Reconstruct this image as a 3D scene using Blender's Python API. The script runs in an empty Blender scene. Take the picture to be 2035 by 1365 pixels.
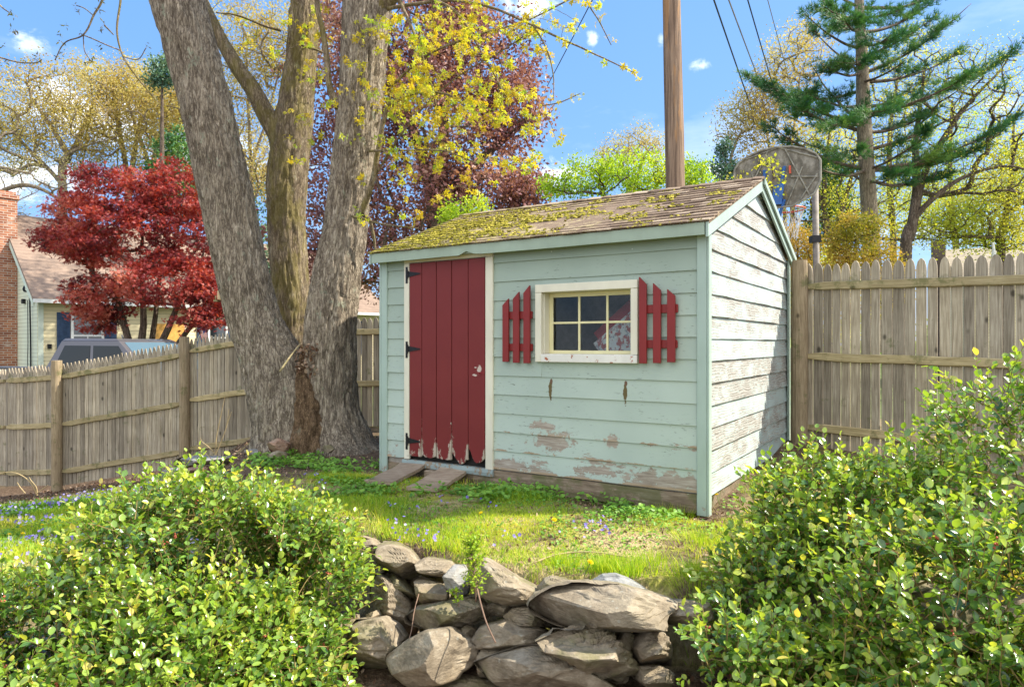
import bpy, math, random
import numpy as np
from mathutils import Vector, Matrix

SC = bpy.context.scene
COL = SC.collection
R = math.radians

# ------------------------------------------------------------------ camera
CAM_H = 1.6
F, CX, CY = 1356.7, 1017.5, 682.5          # the photograph's focal length and centre, in its own pixels
cam_d = bpy.data.cameras.new('camera')
cam_d.lens, cam_d.sensor_width = 24.0, 36.0
cam_d.clip_start, cam_d.clip_end = 0.05, 2000
cam = bpy.data.objects.new('camera', cam_d)
cam.location = (0, 0, CAM_H)
cam.rotation_euler = (R(90), 0, 0)
COL.objects.link(cam)
SC.camera = cam

# ------------------------------------------------------------------ light
SUN_AZ = (0.992, 0.12)                      # horizontal direction towards the sun
SUN_EL = R(45)
_sx, _sy = SUN_AZ
_n = math.hypot(_sx, _sy)
SUN_DIR = Vector((_sx / _n * math.cos(SUN_EL), _sy / _n * math.cos(SUN_EL), math.sin(SUN_EL)))
sd = bpy.data.lights.new('sun', 'SUN')
sd.energy = 4.8
sd.angle = R(0.6)
sd.color = (1.0, 0.93, 0.80)
sun = bpy.data.objects.new('sun', sd)
sun.rotation_euler = SUN_DIR.to_track_quat('Z', 'Y').to_euler()
sun.location = (10, 0, 12)
COL.objects.link(sun)

SC.view_settings.view_transform = 'Standard'
SC.view_settings.look = 'None'
SC.view_settings.exposure = 1.03
SC.view_settings.gamma = 1.0
SC.render.engine = 'CYCLES'
SC.cycles.use_denoising = True
SC.cycles.max_bounces = 8
SC.cycles.transparent_max_bounces = 12
SC.cycles.sample_clamp_indirect = 6.0
SC.cycles.caustics_reflective = False
SC.cycles.caustics_refractive = False


def at(px, py, d):
    """A pixel of the photograph at a depth, as a point in the world."""
    return np.array(((px - CX) / F * d, d, CAM_H - (py - CY) / F * d))


# ------------------------------------------------------------------ node helper
class NM:
    def __init__(self, name):
        self.m = bpy.data.materials.new(name)
        self.m.use_nodes = True
        self.t = self.m.node_tree
        self.t.nodes.clear()
        self._tc = None

    def node(self, typ, **kw):
        n = self.t.nodes.new(typ)
        for k, v in kw.items():
            setattr(n, k, v)
        return n

    def link(self, a, b):
        if hasattr(a, 'is_output') or isinstance(a, bpy.types.NodeSocket):
            self.t.links.new(a, b)
        else:
            if b.type == 'RGBA' and hasattr(a, '__len__') and len(a) == 3:
                a = (*a, 1)
            b.default_value = a

    def coord(self, kind='Object'):
        if self._tc is None:
            self._tc = self.node('ShaderNodeTexCoord')
        return self._tc.outputs[kind]

    def map(self, vec, scale=(1, 1, 1), loc=(0, 0, 0), rot=(0, 0, 0)):
        n = self.node('ShaderNodeMapping')
        self.link(vec, n.inputs['Vector'])
        n.inputs['Scale'].default_value = scale
        n.inputs['Location'].default_value = loc
        n.inputs['Rotation'].default_value = rot
        return n.outputs[0]

    def noise(self, vec, scale=5, detail=4, rough=.55, dist=0, out=0):
        n = self.node('ShaderNodeTexNoise')
        self.link(vec, n.inputs['Vector'])
        n.inputs['Scale'].default_value = scale
        n.inputs['Detail'].default_value = detail
        n.inputs['Roughness'].default_value = rough
        n.inputs['Distortion'].default_value = dist
        return n.outputs[out]

    def vor(self, vec, scale=5, feature='F1', rand=1.0, out='Distance'):
        n = self.node('ShaderNodeTexVoronoi', feature=feature)
        self.link(vec, n.inputs['Vector'])
        n.inputs['Scale'].default_value = scale
        n.inputs['Randomness'].default_value = rand
        return n.outputs[out]

    def wave(self, vec, scale=5, dist=5, detail=3, dscale=1.0, direction='X'):
        n = self.node('ShaderNodeTexWave', bands_direction=direction)
        self.link(vec, n.inputs['Vector'])
        n.inputs['Scale'].default_value = scale
        n.inputs['Distortion'].default_value = dist
        n.inputs['Detail'].default_value = detail
        n.inputs['Detail Scale'].default_value = dscale
        return n.outputs['Fac']

    def ramp(self, fac, stops, interp='LINEAR'):
        n = self.node('ShaderNodeValToRGB')
        n.color_ramp.interpolation = interp
        el = n.color_ramp.elements
        while len(el) < len(stops):
            el.new(.5)
        for e, (p, c) in zip(el, stops):
            e.position = p
            if not hasattr(c, '__len__'):
                c = (c, c, c)
            e.color = (*c, 1)
        self.link(fac, n.inputs[0])
        return n.outputs[0]

    def step(self, fac, a, b):
        """0 below a, 1 above b."""
        n = self.node('ShaderNodeMapRange')
        n.interpolation_type = 'SMOOTHSTEP'
        self.link(fac, n.inputs['Value'])
        n.inputs['From Min'].default_value = a
        n.inputs['From Max'].default_value = b
        return n.outputs[0]

    def lin(self, fac, a, b, c=0., d=1., clamp=True):
        n = self.node('ShaderNodeMapRange', clamp=clamp)
        self.link(fac, n.inputs['Value'])
        for k, v in zip(('From Min', 'From Max', 'To Min', 'To Max'), (a, b, c, d)):
            n.inputs[k].default_value = v
        return n.outputs[0]

    def math(self, op, a, b=0., clamp=False):
        n = self.node('ShaderNodeMath', operation=op, use_clamp=clamp)
        self.link(a, n.inputs[0])
        self.link(b, n.inputs[1])
        return n.outputs[0]

    def mix(self, fac, a, b, blend='MIX'):
        n = self.node('ShaderNodeMix', data_type='RGBA', blend_type=blend)
        self.link(fac, n.inputs[0])
        self.link(a, n.inputs[6])
        self.link(b, n.inputs[7])
        return n.outputs[2]

    def sep(self, vec):
        n = self.node('ShaderNodeSeparateXYZ')
        self.link(vec, n.inputs[0])
        return n.outputs

    def attr(self, name='shade'):
        return self.node('ShaderNodeAttribute', attribute_name=name).outputs['Fac']

    def bump(self, h, strength=.5, dist=.01, normal=None):
        n = self.node('ShaderNodeBump')
        n.inputs['Strength'].default_value = strength
        n.inputs['Distance'].default_value = dist
        self.link(h, n.inputs['Height'])
        if normal is not None:
            self.link(normal, n.inputs['Normal'])
        return n.outputs[0]

    def blob(self, c, r, nz, amt=.5, soft=.15):
        """1 inside an ellipsoid with a ragged edge; nz is a noise socket."""
        v = self.map(self.coord(), scale=tuple(1 / k for k in r), loc=tuple(-a / k for a, k in zip(c, r)))
        ln = self.node('ShaderNodeVectorMath', operation='LENGTH')
        self.link(v, ln.inputs[0])
        s = self.math('ADD', ln.outputs['Value'], self.lin(nz, 0, 1, -amt, amt, False))
        return self.math('SUBTRACT', 1.0, self.step(s, 1 - soft, 1 + soft))

    def bsdf(self, color, rough=.7, normal=None, spec=.5, metal=0., trans=0., tcol=None, alpha=None):
        n = self.node('ShaderNodeBsdfPrincipled')
        self.link(color, n.inputs['Base Color'])
        self.link(rough, n.inputs['Roughness'])
        n.inputs['Specular IOR Level'].default_value = spec
        n.inputs['Metallic'].default_value = metal
        if normal is not None:
            self.link(normal, n.inputs['Normal'])
        sh = n.outputs[0]
        if trans:
            tr = self.node('ShaderNodeBsdfTranslucent')
            self.link(tcol if tcol is not None else color, tr.inputs[0])
            mx = self.node('ShaderNodeMixShader')
            mx.inputs[0].default_value = trans
            self.link(sh, mx.inputs[1])
            self.link(tr.outputs[0], mx.inputs[2])
            sh = mx.outputs[0]
        return self.out(sh)

    def out(self, sh):
        o = self.node('ShaderNodeOutputMaterial')
        self.link(sh, o.inputs[0])
        return self.m


# ------------------------------------------------------------------ the sky
world = bpy.data.worlds.new('World')
SC.world = world
world.use_nodes = True


class WNM(NM):
    def __init__(self, tree):
        self.t = tree
        self._tc = None


W = WNM(world.node_tree)
W.t.nodes.clear()
sky = W.node('ShaderNodeTexSky', sky_type='NISHITA')
sky.sun_disc = False
sky.sun_elevation = SUN_EL
sky.sun_rotation = math.atan2(_sx, _sy)
sky.air_density = 1.0
sky.dust_density = 0.6
sky.ozone_density = 1.6
wn = W.node('ShaderNodeVectorMath', operation='NORMALIZE')
W.link(W.coord('Generated'), wn.inputs[0])
WD = wn.outputs[0]


def puff(px, py, w, h, dens=1.0):
    """A cloud in one direction of the sky: a soft ragged ellipse round that direction."""
    d = np.array(((px - CX) / F, 1, -(py - CY) / F))
    k = np.linalg.norm(d)
    d /= k
    az = math.atan2(d[0], d[1])
    v = W.map(WD, rot=(0, 0, az))                          # turn the direction to face +Y
    v2 = W.map(v, scale=(2 * F * k / w, 0, 2 * F * k / h), loc=(0, 0, -d[2] * 2 * F * k / h))
    ln = W.node('ShaderNodeVectorMath', operation='LENGTH')
    W.link(v2, ln.inputs[0])
    s = W.math('ADD', ln.outputs['Value'], W.lin(cloud_n, .3, .7, -.95, .95, False))
    return W.math('MULTIPLY', W.math('SUBTRACT', 1.0, W.step(s, -.1, 1.25)), dens)


cloud_n = W.noise(W.map(WD, scale=(1, 1, 1.5)), 20, 8, .68, .5)
clouds = [puff(*c) for c in ((1045, 12, 110, 45, .95), (1180, 80, 22, 26, .6), (1395, 132, 45, 22, .6), (1313, 80, 14, 20, .3),
                             (180, 230, 230, 130, .9), (60, 90, 70, 50, .5), (420, 300, 330, 90, .8), (1110, 345, 90, 60, .9),
                             (1420, 340, 70, 40, .8), (1990, 210, 60, 34, .6), (1900, 450, 300, 40, .45), (40, 350, 220, 90, .8))]
mask = clouds[0]
for c in clouds[1:]:
    mask = W.math('MAXIMUM', mask, c)
wisps = W.lin(W.noise(W.map(WD, scale=(1, 1, 3), loc=(3, 1, 0)), 3, 6, .6), .55, .78, 0, .25)
mask = W.math('MAXIMUM', mask, wisps)
# bright cloud added to the unseen sky behind the camera, as fill light
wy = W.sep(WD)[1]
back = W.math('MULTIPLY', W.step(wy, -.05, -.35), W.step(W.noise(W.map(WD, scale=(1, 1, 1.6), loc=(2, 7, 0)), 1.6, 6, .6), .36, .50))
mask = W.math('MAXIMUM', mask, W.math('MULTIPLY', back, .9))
skyc = W.mix(.55, sky.outputs[0], (1.5, 3.7, 8.0), 'MIX')
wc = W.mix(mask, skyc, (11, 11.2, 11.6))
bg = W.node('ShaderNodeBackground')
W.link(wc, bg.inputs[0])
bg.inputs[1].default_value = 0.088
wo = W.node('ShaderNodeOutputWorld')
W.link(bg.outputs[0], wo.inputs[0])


# ------------------------------------------------------------------ numpy noise
def _hash(ix, iy, iz, seed):
    h = (ix * 374761393 + iy * 668265263 + iz * 2147483647 + seed * 1274126177) & 0xFFFFFFFF
    h = ((h ^ (h >> 13)) * 1274126177) & 0xFFFFFFFF
    h = (h ^ (h >> 16)) & 0xFFFF
    return h / 65535.0


def vnoise(P, seed=0):
    P = np.asarray(P, float)
    I = np.floor(P).astype(np.int64)
    f = P - I
    f = f * f * (3 - 2 * f)
    r = 0
    for dx in (0, 1):
        for dy in (0, 1):
            for dz in (0, 1):
                w = (f[:, 0] if dx else 1 - f[:, 0]) * (f[:, 1] if dy else 1 - f[:, 1]) * (f[:, 2] if dz else 1 - f[:, 2])
                r = r + w * _hash(I[:, 0] + dx, I[:, 1] + dy, I[:, 2] + dz, seed)
    return r


def fbm(P, octv=4, seed=0, gain=.5):
    P = np.asarray(P, float)
    a, s, t = 1.0, 0.0, 0.0
    for o in range(octv):
        s = s + a * vnoise(P * 2 ** o + 17.3 * o, seed + o)
        t += a
        a *= gain
    return s / t


def smooth(x, a, b):
    t = np.clip((x - a) / (b - a), 0, 1)
    return t * t * (3 - 2 * t)


# ------------------------------------------------------------------ mesh collector
class MB:
    def __init__(self):
        self.v, self.l, self.s, self.mi, self.sh = [], [], [], [], []
        self.n = 0

    def add(self, V, faces, shade=.5, mat=0):
        """V (n,3); faces: one (k,s) int array or a list of such / of tuples."""
        V = np.asarray(V, float).reshape(-1, 3)
        if isinstance(faces, list) and len(faces) and not isinstance(faces[0], np.ndarray):
            by = {}
            for f in faces:
                by.setdefault(len(f), []).append(f)
            faces = [np.array(b) for b in by.values()]
        if isinstance(faces, np.ndarray):
            faces = [faces]
        for f in faces:
            f = np.asarray(f)
            if not len(f):
                continue
            self.l.append((f + self.n).ravel())
            self.s.append(np.full(len(f), f.shape[1], np.int32))
            self.mi.append(np.full(len(f), mat, np.int32))
        self.v.append(V)
        self.sh.append(np.broadcast_to(np.asarray(shade, float), (len(V),)).copy() if np.ndim(shade) == 0 else np.asarray(shade, float))
        self.n += len(V)
        return self

    def box(self, lo, hi, shade=.5, mat=0, M=None):
        x0, y0, z0 = lo
        x1, y1, z1 = hi
        V = np.array([(x0, y0, z0), (x1, y0, z0), (x1, y1, z0), (x0, y1, z0), (x0, y0, z1), (x1, y0, z1), (x1, y1, z1), (x0, y1, z1)], float)
        if M is not None:
            V = V @ np.array(M.to_3x3()).T + np.array(M.translation)
        return self.add(V, np.array([(0, 3, 2, 1), (4, 5, 6, 7), (0, 1, 5, 4), (1, 2, 6, 5), (2, 3, 7, 6), (3, 0, 4, 7)]), shade, mat)

    def prism(self, poly, axis, a, b, shade=.5, mat=0):
        """Extrude a counter-clockwise 2-D outline along an axis (0, 1 or 2) from a to b."""
        n = len(poly)
        oth = [k for k in range(3) if k != axis]
        V = np.zeros((2 * n, 3))
        for i, p in enumerate(poly):
            for j, t in enumerate((a, b)):
                V[i + j * n, oth[0]], V[i + j * n, oth[1]], V[i + j * n, axis] = p[0], p[1], t
        fs = [tuple(range(n)), tuple(range(2 * n - 1, n - 1, -1))]
        for i in range(n):
            k = (i + 1) % n
            fs.append((i, i + n, k + n, k))
        return self.add(V, fs, shade, mat)

    def tube(self, P, r, k=6, shade=.5, mat=0, cap=True):
        P = np.asarray(P, float)
        n = len(P)
        r = np.broadcast_to(np.asarray(r, float), (n,))
        T = np.gradient(P, axis=0)
        T /= np.linalg.norm(T, axis=1)[:, None] + 1e-9
        up = np.array((0, 0, 1.)) if abs(T[0][2]) < .9 else np.array((1., 0, 0))
        A = np.zeros((n, 3))
        a = np.cross(T[0], up)
        a /= np.linalg.norm(a)
        for i in range(n):
            a = a - T[i] * (a @ T[i])
            a /= np.linalg.norm(a) + 1e-9
            A[i] = a
        B = np.cross(T, A)
        th = np.arange(k) * 2 * math.pi / k
        V = P[:, None] + r[:, None, None] * (np.cos(th)[None, :, None] * A[:, None] + np.sin(th)[None, :, None] * B[:, None])
        i = np.arange(n - 1)[:, None] * k
        j = np.arange(k)[None]
        j2 = (j + 1) % k
        Fq = np.stack([i + j, i + j2, i + k + j2, i + k + j], -1).reshape(-1, 4)
        fs = [Fq]
        if cap:
            fs += [np.array([list(range(k))[::-1]]), np.array([[(n - 1) * k + q for q in range(k)]])]
        if np.ndim(shade):
            shade = np.repeat(shade, k)
        return self.add(V.reshape(-1, 3), fs, shade, mat)

    def scatter(self, T, TF, pos, frames, scale, shade=.5, mat=0):
        """Copies of a small template: T (k,3), TF (f,s), pos (N,3), frames (N,3,3) columns x,y,z, scale (N,)."""
        N, k = len(pos), len(T)
        V = np.einsum('nij,kj->nki', frames, T) * np.asarray(scale).reshape(-1, 1, 1) + pos[:, None]
        fs = []
        for tf in (TF if isinstance(TF, list) else [TF]):
            fs.append((tf[None] + (np.arange(N) * k)[:, None, None]).reshape(-1, tf.shape[1]))
        sh = np.repeat(np.broadcast_to(shade, (N,)), k)
        return self.add(V.reshape(-1, 3), fs, sh, mat)

    def build(self, name, mats, parent=None, smooth_=False, loc=None):
        me = bpy.data.meshes.new(name)
        V = np.concatenate(self.v) if self.v else np.zeros((0, 3))
        L = np.concatenate(self.l).astype(np.int32)
        S = np.concatenate(self.s)
        if loc is not None:
            V = V - np.asarray(loc)
        me.vertices.add(len(V))
        me.vertices.foreach_set('co', V.astype(np.float32).ravel())
        me.loops.add(len(L))
        me.loops.foreach_set('vertex_index', L)
        me.polygons.add(len(S))
        st = np.concatenate([[0], np.cumsum(S)[:-1]]).astype(np.int32)
        me.polygons.foreach_set('loop_start', st)
        me.polygons.foreach_set('material_index', np.concatenate(self.mi))
        me.polygons.foreach_set('use_smooth', np.full(len(S), bool(smooth_)))
        at_ = me.attributes.new('shade', 'FLOAT', 'POINT')
        at_.data.foreach_set('value', np.concatenate(self.sh).astype(np.float32))
        me.update(calc_edges=True)
        me.validate()
        for m in (mats if isinstance(mats, (list, tuple)) else [mats]):
            me.materials.append(m)
        o = bpy.data.objects.new(name, me)
        COL.objects.link(o)
        if loc is not None:
            o.location = loc
        if parent is not None:
            o.parent = parent
        return o


def tag(o, label=None, cat=None, group=None, kind=None):
    if label: o['label'] = label
    if cat: o['category'] = cat
    if group: o['group'] = group
    if kind: o['kind'] = kind
    return o


def thing(name, label, cat, loc=(0, 0, 0), rotz=0, group=None):
    o = bpy.data.objects.new(name, None)
    COL.objects.link(o)
    o.location = loc
    o.rotation_euler = (0, 0, rotz)
    o.empty_display_size = .1
    return tag(o, label, cat, group)


def copy_tree(o, parent=None):
    c = o.copy()
    COL.objects.link(c)
    c.parent = parent
    for ch in [x for x in COL.objects if x.parent == o]:
        copy_tree(ch, c)
    return c


def bevel(o, w=.004, seg=1):
    m = o.modifiers.new('edge', 'BEVEL')
    m.width = w
    m.segments = seg
    m.limit_method = 'ANGLE'
    return o


def frames_from(dirs, rng, roll=None, normal=None):
    """Frames whose Y axis follows dirs; the Z axis is near `normal` (or random)."""
    N = len(dirs)
    Y = dirs / (np.linalg.norm(dirs, axis=1)[:, None] + 1e-9)
    Z = rng.normal(size=(N, 3)) if normal is None else np.asarray(normal, float) + rng.normal(size=(N, 3)) * (roll or 0)
    Z = Z - Y * np.sum(Z * Y, 1)[:, None]
    Z /= np.linalg.norm(Z, axis=1)[:, None] + 1e-9
    X = np.cross(Y, Z)
    return np.stack([X, Y, Z], -1)


def curve_pts(P, n):
    """A smooth (Catmull-Rom) line through the points; extra columns (radius) come along."""
    P = np.asarray(P, float)
    Q = np.vstack([2 * P[0] - P[1], P, 2 * P[-1] - P[-2]])
    seg = len(P) - 1
    t = np.linspace(0, seg - 1e-6, n)
    i = t.astype(int)
    u = (t - i)[:, None]
    a, b, c, d = Q[i], Q[i + 1], Q[i + 2], Q[i + 3]
    return .5 * ((2 * b) + (c - a) * u + (2 * a - 5 * b + 4 * c - d) * u ** 2 + (3 * b - a - 3 * c + d) * u ** 3)
# ------------------------------------------------------------------ terrain
TZ = 0.43                                    # level of the terrace the shed stands on
PL2 = np.array((-1.187, 6.425))              # front left corner of the shed
SX = np.array((.8426, -.5385))               # along the shed's front
SV = np.array((.5385, .8426))                # into the shed
SL, SW = 3.017, 2.85
EDGE = np.array([(-60, 20), (-9, 12.5), (-6.5, 11.6), (-5.0, 10.6), (-4.4, 9.2), (-3.9, 7.8), (-3.3, 6.8), (-2.6, 6.0), (-1.75, 5.1), (-1.02, 4.30), (-.66, 3.92), (-.28, 3.72), (.2, 3.50), (.75, 3.38), (1.4, 3.35), (2.4, 3.4), (4.5, 3.3), (12, 3.0)])


def edge_dist(x, y):
    """Signed distance to the terrace's edge, positive up on the terrace."""
    x, y = np.asarray(x, float), np.asarray(y, float)
    best = np.full(x.shape, 1e9)
    sign = np.ones(x.shape)
    for (ax, ay), (bx, by) in zip(EDGE[:-1], EDGE[1:]):
        dx, dy = bx - ax, by - ay
        t = np.clip(((x - ax) * dx + (y - ay) * dy) / (dx * dx + dy * dy), 0, 1)
        d = np.hypot(x - ax - t * dx, y - ay - t * dy)
        s = np.sign(dx * (y - ay) - dy * (x - ax))
        m = d < best
        best = np.where(m, d, best)
        sign = np.where(m, s, sign)
    return best * sign


def ground_z(x, y):
    x, y = np.asarray(x, float), np.asarray(y, float)
    low = -.40 * smooth(y, 3.2, 10.5) + .13 * np.clip(x + 5, -5, 0) * smooth(y, 5, 10)
    low = np.where(y > 12, np.maximum(low, -.3 * smooth(y, 12, 14) + low * (1 - smooth(y, 12, 14))), low)
    e = edge_dist(x, y)
    w = .10 + 1.3 * smooth(-x, 1.6, 4.0)
    k = smooth(e, -.02 - w * .2, w)
    hi = TZ + .10 * smooth(-y, -4.9, -3.7) * 0 - .05 * smooth(-y, -4.6, -3.5) + .10 * smooth(x, 2.0, 3.6) * smooth(y, 5, 7)
    hi = hi + (.02 - hi) * smooth(y, 9.5, 13) * 1.0
    z = low * (1 - k) + hi * k
    P = np.stack([x.ravel(), y.ravel(), np.zeros(x.size)], 1)
    b = (fbm(P * 1.1, 4, 3) - .5).reshape(x.shape) * .07 + (fbm(P * 7, 3, 9) - .5).reshape(x.shape) * .018
    # keep it level right at the shed's footing
    lx = (x - PL2[0]) * SX[0] + (y - PL2[1]) * SX[1]
    ly = (x - PL2[0]) * SV[0] + (y - PL2[1]) * SV[1]
    near = 1 - smooth(np.maximum(np.maximum(-lx, lx - SL), np.maximum(-ly, ly - SW)), 0, .5)
    dip = -.028 * near * (1 - smooth(ly, 0, .3)) - .035 * near * smooth(lx, 1.0, 3.0) * (1 - smooth(ly, 0, .3))
    rise = .09 * near * smooth(ly, .3, 2.6)
    return z + b * (1 - near * .75) + dip + rise


def axis(parts):
    return np.unique(np.round(np.concatenate([np.arange(a, b, s) for a, b, s in parts]), 4))


gx = axis([(-300, -60, 30), (-60, -15, 5), (-15, -9, .5), (-9, 6, .07), (6, 14, .5), (14, 60, 5), (60, 301, 30)])
gy = axis([(-40, 0, 4), (0, 1.6, .4), (1.6, 11.6, .07), (11.6, 20, .5), (20, 60, 4), (60, 401, 30)])
GX, GY = np.meshgrid(gx, gy)
GZ = ground_z(GX, GY)
nx, ny = len(gx), len(gy)
ii = (np.arange(ny - 1)[:, None] * nx + np.arange(nx - 1)[None]).ravel()
mb = MB()
mb.add(np.stack([GX.ravel(), GY.ravel(), GZ.ravel()], 1), np.stack([ii, ii + 1, ii + nx + 1, ii + nx], 1))
g = NM('ground')
oc = g.coord()
n1 = g.noise(oc, 1.3, 5, .6)
n2 = g.noise(oc, 26, 6, .7)
n3 = g.noise(g.map(oc, loc=(5, 2, 0)), 3.4, 5, .6)
n4 = g.vor(g.map(oc, scale=(1, 1, .3)), 90)
soil = g.ramp(n2, [(.3, (.045, .028, .018)), (.5, (.13, .085, .055)), (.68, (.26, .19, .125))])
straw = g.ramp(n2, [(.3, (.20, .15, .07)), (.55, (.46, .36, .18)), (.75, (.64, .53, .30))])
moss = g.ramp(n2, [(.3, (.16, .20, .015)), (.7, (.42, .42, .035))])
c = g.mix(g.step(n1, .42, .56), soil, straw)
c = g.mix(g.math('MULTIPLY', g.step(n3, .46, .6), .75), c, moss)
xyz = g.sep(oc)
bare = g.attr()
c = g.mix(bare, c, soil)
far = g.step(xyz[1], 11.5, 14)
c = g.mix(far, c, g.ramp(n1, [(.3, (.06, .10, .02)), (.7, (.13, .18, .04))]))
hb = g.math('ADD', g.math('MULTIPLY', n2, 1.0), g.math('MULTIPLY', n4, .5))
g.bsdf(c, .95, g.bump(hb, .9, .02), spec=.2)
# where the soil lies bare (no grass): by the fence, round the tree, under the bushes, before the wall and along the shed


def bare_mask(x, y):
    e = edge_dist(x, y)
    lx = (x - PL2[0]) * SX[0] + (y - PL2[1]) * SX[1]
    ly = (x - PL2[0]) * SV[0] + (y - PL2[1]) * SV[1]
    m = 1 - smooth(e, -.1, .03) * 1.0
    m = m * (1 - smooth(-x, 1.6, 2.6) * smooth(y, 3.6, 4.4))            # the left lawn is green
    tree = 1 - smooth(np.hypot((x + 2.3) / 1.5, (y - 7.3) / 1.25), .75, 1.05)
    fence = smooth(y + x * -.25, 9.9, 10.5) * (x < 1)
    shed = (1 - smooth(-ly, .12, .34)) * (ly < .1) * smooth(lx, -1.2, -.4) * (1 - smooth(lx, 3.0, 3.3))
    side = (1 - smooth(lx - SL, .05, .35)) * (lx > SL - .1) * (ly > -.05)
    behind = smooth(ly, .2, .5)* (y > 5) 
    return np.clip(np.maximum.reduce([m, tree, fence * 1.0, shed * .85, side * .9, behind * .6 * (e > 0)]), 0, 1)


BM = bare_mask(GX, GY)
mb.sh = [BM.ravel()]
terrain = mb.build('ground', g.m, smooth_=True)
tag(terrain, kind='structure')

# ------------------------------------------------------------------ shared materials


def wood_mat(name, dark, mid, light, axis_scale, rough=.85, streak=1.0, moss_amt=0.0, seed=0., knots=True, lichen=False, vary=.55):
    """Weathered bare timber; the grain runs along the axis with the small scale."""
    m = NM(name)
    oc = m.map(m.coord(), loc=(seed, seed * .7, seed * .3))
    sh = m.attr()
    off = m.node('ShaderNodeVectorMath', operation='ADD')
    cmb = m.node('ShaderNodeCombineXYZ')
    k = m.math('MULTIPLY', sh, 37.0)
    for i_ in range(3):
        m.link(k, cmb.inputs[i_])
    m.link(oc, off.inputs[0])
    m.link(cmb.outputs[0], off.inputs[1])
    gv = m.map(off.outputs[0], scale=axis_scale)
    a = m.noise(gv, 9, 6, .65, .4)
    b = m.noise(oc, 2.2, 4, .6)
    f = m.math('ADD', m.math('MULTIPLY', a, .75), m.math('MULTIPLY', b, .3))
    c = m.ramp(f, [(.32, dark), (.52, mid), (.72, light)])
    c = m.mix(vary, c, m.ramp(sh, [(0, (.66, .64, .62)), (.5, (1, .98, .95)), (1, (1.25, 1.2, 1.1))]), 'MULTIPLY')
    if knots:
        kv = m.vor(m.map(off.outputs[0], scale=tuple(1.2 + .25 * s for s in (np.array(axis_scale) / max(axis_scale) * 3))), 2.2)
        c = m.mix(m.math('MULTIPLY', m.math('SUBTRACT', 1.0, m.step(kv, .04, .12)), .9), c, tuple(x * .35 for x in dark))
    if moss_amt:
        mm = m.step(m.noise(oc, 5, 5, .7), .62 - moss_amt * .2, .74 - moss_amt * .2)
        c = m.mix(m.math('MULTIPLY', mm, .6), c, (.10, .115, .035))
    if lichen:
        mm = m.step(m.noise(m.map(oc, loc=(9, 3, 1)), 14, 5, .7), .66, .70)
        c = m.mix(m.math('MULTIPLY', mm, .6), c, (.32, .36, .26))
    m.bsdf(c, rough, m.bump(a, .55, .006), spec=.25)
    return m.m


M_PICKET = wood_mat('weathered_picket', (.15, .124, .09), (.335, .29, .225), (.56, .505, .41), (9, 9, .35), moss_amt=.15, vary=.95)
M_RAIL = wood_mat('weathered_rail', (.22, .17, .085), (.40, .325, .18), (.56, .47, .29), (.5, .5, 9), moss_amt=.6)
M_POST = wood_mat('round_post', (.16, .115, .07), (.31, .24, .15), (.48, .38, .26), (7, 7, .5), moss_amt=.4)
M_BOARD = wood_mat('ramp_board', (.15, .11, .075), (.32, .25, .18), (.50, .42, .33), (1, 9, 9), knots=False, moss_amt=.2)
M_SILL = wood_mat('footing_timber', (.10, .075, .05), (.24, .18, .125), (.40, .33, .25), (.6, 6, 6), moss_amt=.9, lichen=True)

# ------------------------------------------------------------------ fences
rngF = np.random.default_rng(5)


def picket_outline(w, h, style):
    if style == 'gothic':          # rounded lancet point
        k = [(0, 0), (w, 0), (w, h - .12), (w * .97, h - .075), (w * .84, h - .03), (w * .60, h - .003), (w * .40, h - .003), (w * .16, h - .03), (w * .03, h - .075), (0, h - .12)]
    else:                          # dog-eared spear
        k = [(0, 0), (w, 0), (w, h - .11), (w * .62, h), (w * .38, h), (0, h - .11)]
    return k


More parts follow.
